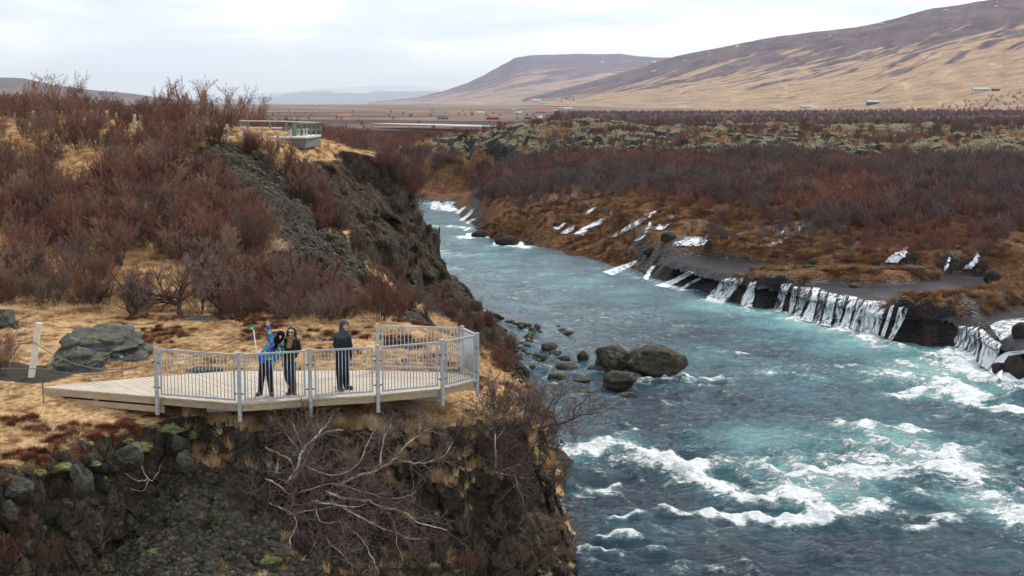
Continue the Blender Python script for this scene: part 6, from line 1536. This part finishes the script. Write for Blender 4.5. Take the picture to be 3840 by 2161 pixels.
# black rocks around the cascades
for i, (x, y, w, h, l) in enumerate([(1793, 893, 60, 26, 'black rock beside the stubby fall'), (1905, 922, 90, 34, 'rounded black ledge rock between two small chutes'), (2090, 855, 40, 22, 'dark rock left of the tallest spring cascade'), (2510, 905, 60, 30, 'black rock left of the wide spring rapids'), (3730, 1060, 70, 48, 'large dark rock with a thin veil of water'),
                                     (3440, 1030, 70, 28, 'grey rock at the back edge of the shelf'), (3480, 1040, 60, 26, 'pale grey rock beside the shelf pool'), (3210, 1081, 46, 18, 'light stone lying on the edge of the moss islet'), (3830, 1270, 60, 56, 'black boulder between the rapids of the rightmost ledge'), (3820, 1425, 110, 80, 'wet black rock at the foot of the curling chute'),
                                     (3760, 1400, 70, 40, 'low wet rock splashed by the curling chute'), (2440, 955, 55, 26, 'grey rock on the grassy bank above the black ledge'), (2360, 960, 40, 14, 'small grey rock in the heather above the black ledge'), (3060, 990, 40, 22, 'mossy rock at the foot of the bushes'), (3290, 1000, 36, 20, 'dark rock in the brown grass near the fan fall')]):
    p, n, nm = hit(x, y - 3)
    if p is None: continue
    stone('rock', x, y, w, h, p.z, 500 + i, 'rockwet' if 'black' in l or 'wet' in l or 'dark' in l else 'rockwarm', l, 'rock', 'rocks along the falls', 0.2, .8, 3, 0.2, d=p.y)

# wet black rock where the springs run
def wet_rock():
    me = bpy.data.objects['far_bank'].data; n = len(me.vertices); co = np.empty(n * 3, np.float32); me.vertices.foreach_get('co', co); co = co.reshape(-1, 3)
    cells = set()
    for P in WETPTS:
        for x, y in P:
            for a in (-1, 0, 1):
                for b in (-1, 0, 1): cells.add((int(x / .45) + a, int(y / .45) + b))
    key = np.array(sorted(a * 100000 + b for a, b in cells)); k = (co[:, 0] / .45).astype(int) * 100000 + (co[:, 1] / .45).astype(int)
    m = np.isin(k, key); a = me.attributes['rock']; v = np.empty(n, np.float32); a.data.foreach_get('value', v); v[m] += 0.55 + 0.4 * fbm(co[m, 0] / 1.2, co[m, 1] / 1.2, 0, 2, 3); a.data.foreach_set('value', v)
wet_rock()
# ------------------------------------------------------------------ farms and huts in the valley
def hcol(n, c): 
    if n not in M: M[n] = flat(n, c, 0.8, 0.1, 0.5)
    return M[n]
HC = dict(white=(0.52, 0.50, 0.46), red=(0.30, 0.05, 0.04), orange=(0.45, 0.14, 0.06), navy=(0.05, 0.08, 0.14), grey=(0.35, 0.38, 0.40), teal=(0.06, 0.22, 0.20), brown=(0.10, 0.035, 0.03), blue=(0.22, 0.32, 0.42), roofred=(0.28, 0.07, 0.07), dark=(0.03, 0.035, 0.05))
def house(px, py, w, h, roofc, wallc, label, d=None, rh=0.45, name='farmhouse', wins=3, rz=0.0, cat='house'):
    p, n, nm = hit(px, py)
    if p is not None and p.y > 500: d = p.y
    elif d is None: d = 1500
    B = WD(px, py, d); s = d / F; W, Hh = w * s, h * s; wall = Hh * (1 - rh); D = min(W * .6, Hh * 2.5)
    r = empty(name, (B[0], B[1], B[2]), label, cat); r.rotation_euler = (0, 0, rz)
    f = MB(); f.box((0, 0, wall / 2 - Hh * .2), (W, D, wall + Hh * .4)); f.build('wall', hcol('paint_' + wallc, HC[wallc]), r)
    f = MB(); b = len(f.v); o = W * .53; e = D * .56
    f.v += [(-o, -e, wall), (o, -e, wall), (o, e, wall), (-o, e, wall), (-o, 0, Hh), (o, 0, Hh)]; f.f += [(0, 1, 5, 4), (2, 3, 4, 5), (0, 4, 3), (1, 2, 5), (3, 2, 1, 0)]
    f.build('roof', hcol('roof_' + roofc, HC[roofc]), r)
    for k in range(wins):
        f = MB(); f.box((-W / 2 + W * (k + .5) / wins, -D / 2 - .03, wall * .52), (W / wins * .35, 0.1, wall * .42)); f.build('window', hcol('dark_pane', (0.03, 0.035, 0.045)), r)
    return r
house(1661, 449, 40, 16, 'navy', 'orange', 'small orange hut with dark blue roof in the middle distance', 1450, .5)
house(1847, 449, 46, 15, 'roofred', 'brown', 'dark red cabin right of the orange hut', 1480, .5)
house(1990, 447, 46, 13, 'navy', 'dark', 'low cabin with a dark blue roof partly behind a bright red one', 1560, .6)
house(2003, 444, 58, 10, 'white', 'grey', 'pale roofed shed directly behind the bright red cabin', 1540, .7)
house(2014, 454, 38, 12, 'orange', 'orange', 'bright red cabin in front of a pale roofed shed', 1480, .4, wins=2)
house(2064, 452, 38, 15, 'navy', 'roofred', 'cabin with deep blue roof and red wall right of the bright red one', 1490, .55)
house(2114, 450, 42, 9, 'teal', 'brown', 'low hut with a sea green roof at the right end of the cabin row', 1500, .6)
house(2040, 425, 68, 12, 'roofred', 'white', 'long white farmhouse with a dull red roof', 2300, .5, wins=6); house(2081, 424, 17, 13, 'white', 'white', 'white gabled barn at the end of the long farmhouse', 2290, .4, wins=1)
house(1803, 428, 27, 9, 'white', 'white', 'small white farmhouse beside a lone spruce', 2300, .35); house(1909, 428, 30, 10, 'roofred', 'white', 'white house with red roof left of the pale tower', 2350, .4); house(1945, 428, 24, 9, 'white', 'white', 'white house right of the pale tower', 2350, .4)
house(1927, 426, 10, 18, 'white', 'white', 'narrow pale tower between two white houses', 2380, .15, wins=1, name='tower', cat='tower')
house(1978, 398, 42, 6, 'blue', 'white', 'long low white barn on the lower hillside', 3400, .5); house(2013, 381, 32, 8, 'white', 'white', 'white farm buildings high on the lower hillside', 4200, .4); house(2038, 391, 16, 7, 'grey', 'grey', 'small grey building right of the long low barn', 3500, .4)
house(2102, 411, 12, 8, 'grey', 'grey', 'tiny grey house left of a row of pale sheds', 3000, .4); house(2130, 411, 30, 7, 'white', 'grey', 'row of pale sheds on the tan slope', 3000, .4, wins=5); house(2127, 374, 16, 6, 'red', 'orange', 'tiny red roof among dark trees on the hillside', 4500, .5); house(2095, 375, 10, 7, 'white', 'white', 'tiny white house left of the tiny red roof', 4400, .4)
house(1615, 391, 40, 5, 'blue', 'white', 'faint blue roofed farm at the foot of the far mountain', 5200, .5); house(1129, 396, 28, 6, 'grey', 'white', 'pale farm buildings far out on the plain at the left', 4800, .4); house(1185, 396, 14, 4, 'white', 'white', 'tiny pale shed right of the farm on the plain', 4800, .4)
house(1293, 436, 46, 6, 'orange', 'grey', 'low red roofed shed on the plain beyond the far platform', 1750, .8)
house(3272, 392, 42, 17, 'grey', 'brown', 'cabin with a grey roof at the foot of the big hillside', None, .5); house(3020, 405, 34, 10, 'grey', 'grey', 'small grey roofed cabin left of the larger one below the hillside', None, .5); house(2910, 409, 22, 6, 'grey', 'grey', 'tiny cabin farthest left below the big hillside', None, .5)
g_ = house(3676, 345, 58, 15, 'white', 'white', 'flat roofed white house with big windows on the hillside at the right', None, .22, wins=5)
house(3734, 341, 26, 8, 'brown', 'dark', 'dark annex right of the flat roofed white house', None, .3, wins=2)
# road bridge on the plain
b0, b1 = WD(1475, 441, 1700), WD(1650, 444, 1700); br = empty('road_bridge', b0, 'low concrete road bridge crossing the plain in the distance', 'bridge'); f = MB(); f.beam((0, 0, 0), (b1[0] - b0[0], 0, -.6), 4, 1.4); f.build('span', hcol('concrete', (0.32, 0.31, 0.30)), br)
for px in (1485, 1533): q = WD(px, 446, 1700); f = MB(); f.box((q[0] - b0[0], 0, -2.2), (1.6, 3, 3.5)); f.build('pier', hcol('concrete', 0), br)
# far river arm
arm = [WD(*q) for q in ((1380, 461, 900), (1500, 463, 940), (1640, 466, 900), (1760, 468, 860), (1900, 472, 830), (1900, 476, 760), (1740, 473, 780), (1600, 469, 850), (1450, 465, 880))]
zz = 5.0
V = [(p[0], p[1], 5.6) for p in [WZ(1380, 462, 5.6), WZ(1500, 463, 5.6), WZ(1640, 465, 5.6), WZ(1760, 468, 5.6), WZ(1900, 473, 5.6), WZ(1900, 477, 5.6), WZ(1740, 473, 5.6), WZ(1600, 469, 5.6), WZ(1450, 465, 5.6)]]
me = bpy.data.meshes.new('far_river_arm'); me.from_pydata(V, [], [tuple(range(len(V)))[::-1]]); add('far_river_arm', me, flat('pale_river', (0.25, 0.31, 0.36), 0.15, 0.05), kind='structure')
# spruces
M['spruce'] = flat('spruce_needles', (0.018, 0.032, 0.026), 0.9, 0.4, 1.0); M['pole'] = flat('spruce_trunk', (0.06, 0.045, 0.035))
def spruce(px, py, h, d, label, seed):
    B = WD(px, py, d); Hh = h * d / F; r = random.Random(seed); root = empty('spruce_tree', B, label, 'spruce')
    f = MB(); f.tube([(0, 0, -1), (0, 0, Hh * .9)], [Hh * .03, .02], 5); f.build('trunk', M['pole'], root)
    f = MB()
    for k in range(240):
        t = r.random() ** 0.8; a = r.uniform(0, 6.28); R_ = Hh * .24 * (1 - t) * r.uniform(.6, 1.2); z = Hh * (0.06 + .94 * t); s = Hh * .06
        c = Vector((math.cos(a) * R_, math.sin(a) * R_, z - R_ * .3)); i0 = Vector((0, 0, z)); q = Vector((-math.sin(a), math.cos(a), 0)) * s
        b = len(f.v); f.v += [i0, c + q, c - q + Vector((0, 0, -s * .6))]; f.f.append((b, b + 1, b + 2))
    f.build('crown', M['spruce'], root)
for i, (x, y, h, d, l) in enumerate([(1768, 430, 21, 2250, 'lone dark spruce beside the small white farmhouse'), (1778, 430, 12, 2260, 'shorter spruce right beside the lone one'), (1106, 430, 12, 1700, 'small dark spruce alone on the plain beyond the far platform'), (2106, 385, 14, 4300, 'left dark spruce clump on the hillside farm'), (2150, 379, 15, 4400, 'right dark spruce clump on the hillside farm'), (2138, 381, 10, 4420, 'low spruce between the two hillside clumps')]):
    spruce(x, y, h, d, l, i)

# ------------------------------------------------------------------ people
def blob(name, prims, h=0.009, k=0.02, pad=0.05):
    """one continuous surface from tapered limbs and ellipsoids (smooth union); prim: ('c', a, b, ra, rb) or ('e', centre, radii[, rot]) or ('-e', ...)"""
    lo = np.full(3, 1e9); hi = -lo
    for p in prims:
        if p[0] == 'c':
            for q, r in ((p[1], p[3]), (p[2], p[4])): lo = np.minimum(lo, np.array(q) - r); hi = np.maximum(hi, np.array(q) + r)
        elif p[0] == 'e': R_ = max(p[2]); lo = np.minimum(lo, np.array(p[1]) - R_); hi = np.maximum(hi, np.array(p[1]) + R_)
    lo -= pad; hi += pad; n = np.ceil((hi - lo) / h).astype(int) + 1
    ax = [lo[i] + np.arange(n[i]) * h for i in range(3)]
    D = np.full(n, 1.0, np.float32)
    for p in prims:
        if p[0] == 'c':
            a, b = np.array(p[1], float), np.array(p[2], float); R_ = max(p[3], p[4]) + 0.06; l, u = np.minimum(a, b) - R_, np.maximum(a, b) + R_
        else: a = np.array(p[1], float); R_ = max(p[2]) + 0.06; l, u = a - R_, a + R_
        s = [slice(max(0, int((l[i] - lo[i]) / h)), min(n[i], int((u[i] - lo[i]) / h) + 2)) for i in range(3)]
        X, Y, Z = np.meshgrid(ax[0][s[0]], ax[1][s[1]], ax[2][s[2]], indexing='ij')
        if p[0] == 'c':
            d = b - a; L = float(d @ d) + 1e-9; t = np.clip(((X - a[0]) * d[0] + (Y - a[1]) * d[1] + (Z - a[2]) * d[2]) / L, 0, 1)
            dist = np.sqrt((X - a[0] - t * d[0]) ** 2 + (Y - a[1] - t * d[1]) ** 2 + (Z - a[2] - t * d[2]) ** 2) - (p[3] + (p[4] - p[3]) * t)
        else:
            r = p[2]; x, y, z = X - a[0], Y - a[1], Z - a[2]
            if len(p) > 3:
                M3 = np.array(p[3].transposed()); x, y, z = [M3[i][0] * x + M3[i][1] * y + M3[i][2] * z for i in range(3)]
            q = np.sqrt((x / r[0]) ** 2 + (y / r[1]) ** 2 + (z / r[2]) ** 2); dist = (q - 1) * min(r) * np.where(q > .3, 1, 1)
        Dl = D[tuple(s)]; kk = p[5] if (p[0] == 'c' and len(p) > 5) else k
        if p[0] == '-e':
            D[tuple(s)] = np.maximum(Dl, -dist); continue
        hh = np.clip(0.5 + 0.5 * (Dl - dist) / kk, 0, 1)
        D[tuple(s)] = Dl * (1 - hh) + dist * hh - kk * hh * (1 - hh)
    V, Q = surface_nets(-D, tuple(lo), h)
    return mesh_np(name, V, Q)
M['skin'] = flat('skin', (0.62, 0.37, 0.27), 0.55, 0.05, 8)
M['black_cloth'] = flat('black_knit', (0.008, 0.008, 0.010), 0.95, 0.2, 60, 0.1)
M['hair'] = flat('black_hair', (0.009, 0.007, 0.007), 0.45, 0.2, 60, 0.4)
M['jeans'] = flat('dark_blue_denim', (0.018, 0.030, 0.075), 0.85, 0.35, 25, 0.2)
M['trousers'] = flat('navy_trousers', (0.012, 0.015, 0.030), 0.85, 0.25, 25, 0.2)
M['puffer'] = flat('black_quilted_jacket', (0.012, 0.012, 0.014), 0.6, 0.3, 20, 0.3)
M['scarf'] = flat('camel_scarf', (0.25, 0.14, 0.075), 0.95, 0.35, 40, 0.1, 0, 0.6, 90)
M['boot'] = flat('brown_leather_boots', (0.060, 0.028, 0.020), 0.5, 0.3, 25)
M['shoe'] = flat('brown_hiking_shoes', (0.065, 0.050, 0.040), 0.7, 0.35, 40)
M['navyjk'] = flat('navy_shell_jacket', (0.013, 0.017, 0.030), 0.7, 0.25, 16)
M['greyhood'] = flat('charcoal_grey_hood', (0.055, 0.060, 0.068), 0.85, 0.2, 30)
M['lip'] = flat('lips', (0.38, 0.12, 0.11), 0.5, 0.05); M['shade_glass'] = flat('dark_sunglasses', (0.01, 0.008, 0.008), 0.15, 0.1, 10, 0.6); M['eye'] = flat('dark_eyes', (0.03, 0.02, 0.018), 0.3, 0.1)
n_ = NT('patchwork_ski_jacket'); v_ = n_.map(n_.obj(), (1, 1, 1), (0, .5, .3))
vc = n_.vor(15.0, v_, 'F1', 'Color'); sp_ = n_.sep(vc)
c_ = n_.ramp(sp_[0], [(0.0, (0.015, 0.09, 0.40)), (0.24, (0.02, 0.26, 0.36)), (0.38, (0.30, 0.42, 0.08)), (0.52, (0.015, 0.035, 0.18)), (0.66, (0.16, 0.03, 0.24)), (0.76, (0.03, 0.20, 0.45)), (0.92, (0.36, 0.45, 0.16))], True)
M['ski'] = n_.set(c_, 0.6, 0.3)

def J(sc, x0, yb):
    return lambda zx, zy, y=0.0: np.array([(zx - x0) * sc, y, (yb - zy) * sc])
def head_prims(c, r, face, tilt=0.0):
    """c centre, r half height, face = unit vector the face looks along"""
    f = np.array(face, float); f /= np.linalg.norm(f); up = np.array([math.sin(tilt), 0, math.cos(tilt)]); sd = np.cross(f, up); sd /= np.linalg.norm(sd); up = np.cross(sd, f)
    Rm = Matrix(((sd[0], f[0], up[0]), (sd[1], f[1], up[1]), (sd[2], f[2], up[2])))
    P = [('e', c + up * r * .12, (r * .74, r * .84, r * .86), Rm), ('e', c + f * r * .22 - up * r * .42, (r * .52, r * .56, r * .56), Rm)]
    P += [('c', c + f * r * .86 + up * r * .12, c + f * r * 1.02 - up * r * .22, r * .07, r * .15), ('e', c + f * r * .78 - up * r * .80, (r * .2, r * .16, r * .14), Rm)]
    for s in (-1, 1): P += [('e', c + sd * s * r * .74 - up * r * .02, (r * .10, r * .18, r * .24), Rm), ('e', c + sd * s * r * .36 + f * r * .62 - up * r * .22, (r * .2, r * .2, r * .18), Rm)]
    return P, f, up, sd, Rm
def hand_prims(w, d, pal, point=False, L=0.17):
    """relaxed or pointing hand at wrist w, along d, palm normal pal"""
    d = np.array(d, float); d /= np.linalg.norm(d); pal = np.array(pal, float); pal -= d * (pal @ d); pal /= np.linalg.norm(pal); s = np.cross(d, pal)
    P = [('c', w, w + d * .03, .026, .028), ('c', w + d * .03 + s * .018, w + d * .088 + s * .028, .020, .019), ('c', w + d * .03 - s * .018, w + d * .088 - s * .028, .020, .019), ('c', w + d * .04, w + d * .09, .021, .02)]
    for i, (o, l) in enumerate(((.032, .070), (.011, .078), (-.011, .073), (-.031, .058))):
        b = w + d * .09 + s * o; curl = 0.12 if (point and i == 0) else (1.5 if point else 0.45)
        a1 = b + (d * math.cos(curl * .5) + pal * math.sin(curl * .5)) * l * .45; a2 = a1 + (d * math.cos(curl * 1.2) + pal * math.sin(curl * 1.2)) * l * .33; a3 = a2 + (d * math.cos(curl * 1.7) + pal * math.sin(curl * 1.7)) * l * .26
        P += [('c', b, a1, .0095, .009, .004), ('c', a1, a2, .009, .0085, .004), ('c', a2, a3, .0085, .0075, .004)]
    t0 = w + d * .03 + s * .030; t1 = t0 + (d * .55 + s * .75 + pal * .25) * .045; t2 = t1 + (d * .75 + s * (.65 if point else .3) + pal * .2) * .036
    P += [('c', t0, t1, .014, .011, .006), ('c', t1, t2, .011, .009, .004)]
    return P
def person(px, py, d, label):
    B = WD(px, py, d); r = empty('person', (B[0], B[1], LZ), label, 'person'); return r
def part(nm, prims, mat, root, h=0.011, k=0.02):
    o = add(nm, blob(nm, prims, h, k), M[mat], root); return o
DY = WZ(1090, 1482, LZ)[1]
# --- 1: pointing person in a patchwork jacket, leaning towards the woman
S1 = DY / F / 4.264; j = J(S1, 420, 1330)
gx = lambda zx, zy: (900 + zx / 4.264, 1180 + zy / 4.264)
p1 = person(*gx(420, 1330), DY, 'person in a bright patchwork ski jacket and black balaclava leaning over and pointing up')
lf, lk, lh = j(322, 1290, .02), j(350, 1060, -.03), j(395, 780, 0); rf, rk2, rh = j(512, 1300, -.04), j(492, 1050, -.06), j(470, 780, -.02)
pel, wst, chs, nck = j(425, 745), j(470, 620, -.01), j(560, 480, -.02), j(630, 405, -.03)
hc = j(680, 350, -.05); shl, elb, wri = j(530, 410, -.01), j(500, 305, -.02), j(478, 190, -.03); shr, elr, wrr = j(680, 480, 0.04), j(710, 590, .06), j(690, 670, .02)
HP, f, up, sd, Rm = head_prims(hc, 0.112, (0.12, -1, -.06), 0.32)
legs = [('c', lh, lk, .078, .056), ('c', lk, lf, .056, .040), ('c', rh, rk2, .078, .056), ('c', rk2, rf, .056, .040)]
body = HP + legs + [('c', nck, hc - up * .06, .05, .052), ('c', pel, wst, .115, .105), ('c', wst, chs, .105, .12), ('c', shl, shr, .06, .06), ('c', shl, elb, .042, .036), ('c', elb, wri, .036, .025), ('c', shr, elr, .042, .036), ('c', elr, wrr, .036, .026), ('c', lf, lf + np.array([-.02, -.10, -.03]), .035, .03), ('c', rf, rf + np.array([.02, -.10, -.03]), .035, .03)]
body += hand_prims(wri, (-.16, -.05, 1), (0.3, -1, 0), True) + hand_prims(wrr, (-.3, -.1, -.8), (0, -1, 0))
part('body', body, 'skin', p1, 0.0075, 0.012)
jk = [('c', j(395, 720, -.0), j(470, 610, -.01), .155, .135), ('c', j(470, 610, -.01), j(565, 480, -.02), .135, .15), ('c', shl, shr, .085, .08), ('c', shl + np.array([0, 0, -.02]), elb, .075, .062), ('c', elb, wri + np.array([.0, 0, -.015]), .062, .046), ('c', shr, elr, .07, .055), ('c', elr, wrr, .055, .045),
      ('c', j(360, 690, -.05), j(430, 720, -.09), .075, .07), ('c', j(560, 640, -.06), j(530, 830, -.11), .11, .075), ('c', j(600, 600, -.04), j(610, 700, -.09), .09, .06), ('c', chs, nck, .12, .075)]
part('jacket', jk, 'ski', p1, .011, .03)
part('trousers', [('c', pel, lh, .12, .105), ('c', pel, rh, .12, .105), ('c', lh, lk, .105, .075), ('c', lk, lf, .075, .062), ('c', rh, rk2, .105, .075), ('c', rk2, rf, .075, .062)], 'trousers', p1, .011, .03)
for q, s in ((lf, -1), (rf, 1)):
    g_ = q.copy(); g_[2] = .05
    part('shoe', [('c', q + np.array([0, .02, .04]), g_ + np.array([0, .03, .02]), .06, .055), ('c', g_ + np.array([0, .03, 0]), g_ + np.array([s * .04, -.15, -.008]), .052, .045), ('c', g_, g_ + np.array([s * .03, -.1, -.015]), .05, .04)], 'shoe', p1, .011, .02)
bal = [('e', hc + up * .015 + np.array([0, .004, 0]), (.098, .108, .118), Rm), ('c', hc - up * .06 + f * .02, nck + np.array([-.01, -.02, -.02]), .092, .098), ('c', nck + np.array([-.01, -.05, 0]), j(600, 520, -.13), .085, .05), ('-e', hc + f * .115 + up * .012, (.062, .045, .020), Rm)]
part('balaclava', bal, 'black_cloth', p1, .008, .02)
for s in (-1, 1): part('eye', [('e', hc + f * .088 + sd * s * .036 + up * .012, (.012, .012, .009))], 'eye', p1, .003, .004)
# --- 2: smiling woman with sunglasses and scarf
j = J(S1, 810, 1320)
p2 = person(*gx(810, 1320), DY + .10, 'smiling woman in a black jacket, tan scarf and round sunglasses behind the railing')
lf, lk, lh = j(800, 1275, .03), j(768, 1060, -.02), j(752, 820, 0); rf, rk2, rh = j(872, 1275, -.02), j(860, 1060, -.03), j(838, 820, 0)
pel, wst, chs, nck = j(790, 770), j(815, 640), j(838, 500), j(845, 385, 0); hc = j(846, 292, -.03)
shl, elb, wri = j(765, 430, .02), j(722, 560, .05), j(700, 650, 0); shr, elr, wrr = j(925, 440, .02), j(952, 570, .07), j(905, 680, -.02)
HP, f, up, sd, Rm = head_prims(hc, 0.112, (-.06, -1, -.03), 0.05)
body = HP + [('c', nck, hc - up * .05, .045, .047), ('c', pel, wst, .11, .095), ('c', wst, chs, .095, .11), ('c', shl, shr, .055, .055), ('c', shl, elb, .04, .034), ('c', elb, wri, .034, .024), ('c', shr, elr, .04, .034), ('c', elr, wrr, .034, .024), ('c', lh, lk, .075, .052), ('c', lk, lf, .052, .036), ('c', rh, rk2, .075, .052), ('c', rk2, rf, .052, .036),
             ('c', lf, lf + np.array([-.03, -.09, -.03]), .032, .028), ('c', rf, rf + np.array([.02, -.09, -.03]), .032, .028)] + hand_prims(wri, (.3, -.2, -.8), (0, -1, 0)) + hand_prims(wrr, (-.5, -.3, -.5), (0, -1, -.3))
part('body', body, 'skin', p2, 0.0075, 0.012)
part('jacket', [('c', pel + np.array([0, 0, -.02]), wst, .148, .135), ('c', wst, chs, .135, .142), ('c', shl + np.array([0, 0, -.01]), shr + np.array([0, 0, -.01]), .078, .078), ('c', shl, elb, .068, .058), ('c', elb, wri, .058, .046), ('c', shr, elr, .07, .062), ('c', elr, wrr, .062, .052), ('c', chs, nck + np.array([0, 0, -.02]), .12, .07)], 'puffer', p2, .011, .03)
part('jeans', [('c', pel, lh, .115, .10), ('c', pel, rh, .115, .10), ('c', lh, lk, .098, .066), ('c', lk, lf + np.array([0, 0, .12]), .066, .055), ('c', rh, rk2, .098, .066), ('c', rk2, rf + np.array([0, 0, .12]), .066, .055)], 'jeans', p2, .011, .025)
for q, s in ((lf, -1), (rf, 1)):
    g_ = q.copy(); g_[2] = .045
    part('boot', [('c', q + np.array([-.005, 0, .21]), q + np.array([0, 0, 0]), .068, .052), ('c', q, g_, .052, .048), ('c', g_, g_ + np.array([s * .05, -.15, -.008]), .046, .038)], 'boot', p2, .011, .015)
hair = [('e', hc + up * .025 - f * .028, (.108, .100, .118), Rm), ('c', hc + sd * .078 - f * .02 + up * .01, hc + sd * .085 - up * .17 - f * .01, .045, .05), ('c', hc - sd * .078 - f * .02 + up * .01, hc - sd * .088 - up * .20 - f * .01, .045, .055), ('c', hc - f * .05, hc - f * .05 - up * .16, .09, .075), ('-e', hc + f * .10 - up * .02, (.066, .10, .088), Rm)]
part('hair', hair, 'hair', p2, .009, .02)
part('scarf', [('c', nck + np.array([-.07, -.03, .0]), nck + np.array([.07, -.03, -.01]), .052, .05), ('c', nck + np.array([-.04, -.07, -.03]), nck + np.array([.05, -.07, .0]), .048, .045), ('c', nck + np.array([-.03, -.09, -.03]), j(800, 520, -.16), .048, .042), ('c', nck + np.array([-.0, -.09, -.05]), j(828, 520, -.16), .04, .038)], 'scarf', p2, .009, .012)
gl = part('sunglasses', [('e', hc + f * .088 + sd * .040 + up * .012, (.031, .012, .026), Rm), ('e', hc + f * .088 - sd * .040 + up * .012, (.031, .012, .026), Rm), ('c', hc + f * .10 + sd * .02 + up * .018, hc + f * .10 - sd * .02 + up * .018, .005, .005)], 'shade_glass', p2, .005, .004)
part('mouth', [('c', hc + f * .093 + sd * .026 - up * .055, hc + f * .099 - up * .062, .006, .008), ('c', hc + f * .093 - sd * .026 - up * .055, hc + f * .099 - up * .062, .006, .008)], 'lip', p2, .004, .004)
# --- 3: man with hood, looking to the right
DM = WZ(1283, 1462, LZ)[1]; S3 = DM / F / 4.264; j = J(S3, 1630, 1205)
p3 = person(*gx(1630, 1205), DM, 'man in a dark jacket with grey hood up and black gloves gazing to the right')
lf, lk, lh = j(1605, 1165, -.04), j(1602, 940, -.05), j(1600, 690, 0); rf, rk2, rh = j(1692, 1140, .12), j(1690, 930, .04), j(1672, 690, .03)
pel, wst, chs, nck = j(1635, 650), j(1632, 520), j(1640, 380), j(1668, 240, -.01); hc = j(1686, 150, -.03)
shl, elb, wri = j(1560, 320, -.02), j(1545, 470, .0), j(1580, 590, -.10); shr, elr, wrr = j(1735, 320, .02), j(1768, 470, .02), j(1792, 590, -.03)
HP, f, up, sd, Rm = head_prims(hc, 0.118, (.62, -.78, .04), 0.02)
body = HP + [('c', nck, hc - up * .05, .055, .056), ('c', pel, wst, .12, .115), ('c', wst, chs, .115, .13), ('c', shl, shr, .065, .065), ('c', shl, elb, .048, .04), ('c', elb, wri, .04, .028), ('c', shr, elr, .048, .04), ('c', elr, wrr, .04, .028), ('c', lh, lk, .085, .06), ('c', lk, lf, .06, .042), ('c', rh, rk2, .085, .06), ('c', rk2, rf, .06, .042), ('c', lf, lf + np.array([.05, -.1, -.03]), .036, .03), ('c', rf, rf + np.array([.08, -.06, -.03]), .036, .03)]
gl1 = hand_prims(wri, (.35, -.25, -.9), (.5, -.8, 0)); gl2 = hand_prims(wrr, (.08, -.05, -1), (-1, -.3, 0))
part('body', body + gl1 + gl2, 'skin', p3, 0.0075, 0.012)
infl = lambda P, k: [(p[0], p[1], p[2], p[3] + k, p[4] + k) + tuple(p[5:]) for p in P]
part('glove', infl(gl1, .005), 'black_cloth', p3, .007, .008); part('glove', infl(gl2, .005), 'black_cloth', p3, .007, .008)
part('jacket', [('c', pel, wst, .155, .155), ('c', wst, chs, .155, .160), ('c', shl, elb, .082, .072), ('c', elb, wri, .070, .052), ('c', shr, elr, .08, .066), ('c', elr, wrr, .062, .05), ('c', shl + np.array([0, 0, -.06]), shr + np.array([0, 0, -.06]), .09, .085), ('c', j(1610, 640, -.0), j(1665, 640, .0), .15, .15)], 'navyjk', p3, .011, .03)
part('yoke', [('c', shl + np.array([0, 0, 0.005]), shr + np.array([0, 0, .005]), .095, .09), ('c', chs + np.array([0, 0, .07]), nck, .155, .085)], 'greyhood', p3, .011, .03)
part('trousers', [('c', pel, lh, .125, .11), ('c', pel, rh, .125, .11), ('c', lh, lk, .11, .085), ('c', lk, lf, .085, .075), ('c', rh, rk2, .11, .085), ('c', rk2, rf, .085, .07)], 'trousers', p3, .011, .03)
for q, s in ((lf, np.array([.08, -.17, -.01])), (rf, np.array([.15, -.12, -.01]))):
    g_ = q.copy(); g_[2] = .055
    part('shoe', [('c', q + np.array([0, 0, .02]), g_, .062, .058), ('c', g_, g_ + s, .055, .045)], 'shoe', p3, .011, .02)
hood = [('e', hc + up * .02 - f * .018, (.118, .124, .135), Rm), ('c', hc - up * .08 - f * .04, nck + np.array([0, 0, -.02]), .11, .11), ('-e', hc + f * .14 - up * .02 + sd * .01, (.088, .10, .108), Rm)]
part('hood', hood, 'greyhood', p3, .009, .02)
part('cap_brim', [('c', hc + f * .10 + up * .075 + sd * .05, hc + f * .10 + up * .075 - sd * .05, .02, .02), ('c', hc + f * .15 + up * .062 + sd * .03, hc + f * .15 + up * .062 - sd * .03, .012, .012)], 'greyhood', p3, .008, .03)
for s in (-1, 1): part('eye', [('e', hc + f * .098 + sd * s * .036 + up * .018, (.012, .012, .008))], 'eye', p3, .003, .004)
part('mouth', [('c', hc + f * .105 + sd * .02 - up * .058, hc + f * .105 - sd * .02 - up * .058, .006, .006)], 'lip', p3, .004, .004)

scree()
grass()
heather()
# ------------------------------------------------------------------ the air
f = MB(); f.quadbox([(-22000, -300, -4), (22000, -300, -4), (22000, 38000, -4), (-22000, 38000, -4), (-22000, -300, 700), (22000, -300, 700), (22000, 38000, 700), (-22000, 38000, 700)])
hm = bpy.data.materials.new('air'); hm.use_nodes = True; ht = hm.node_tree; ht.nodes.clear()
ho = ht.nodes.new('ShaderNodeOutputMaterial'); hv = ht.nodes.new('ShaderNodeVolumePrincipled'); hv.inputs['Color'].default_value = (0.84, 0.90, 1.0, 1)
hv.inputs['Density'].default_value = 3.6e-5; hv.inputs['Anisotropy'].default_value = 0.2
ht.links.new(hv.outputs[0], ho.inputs['Volume'])
f.build('haze', hm, kind='stuff')
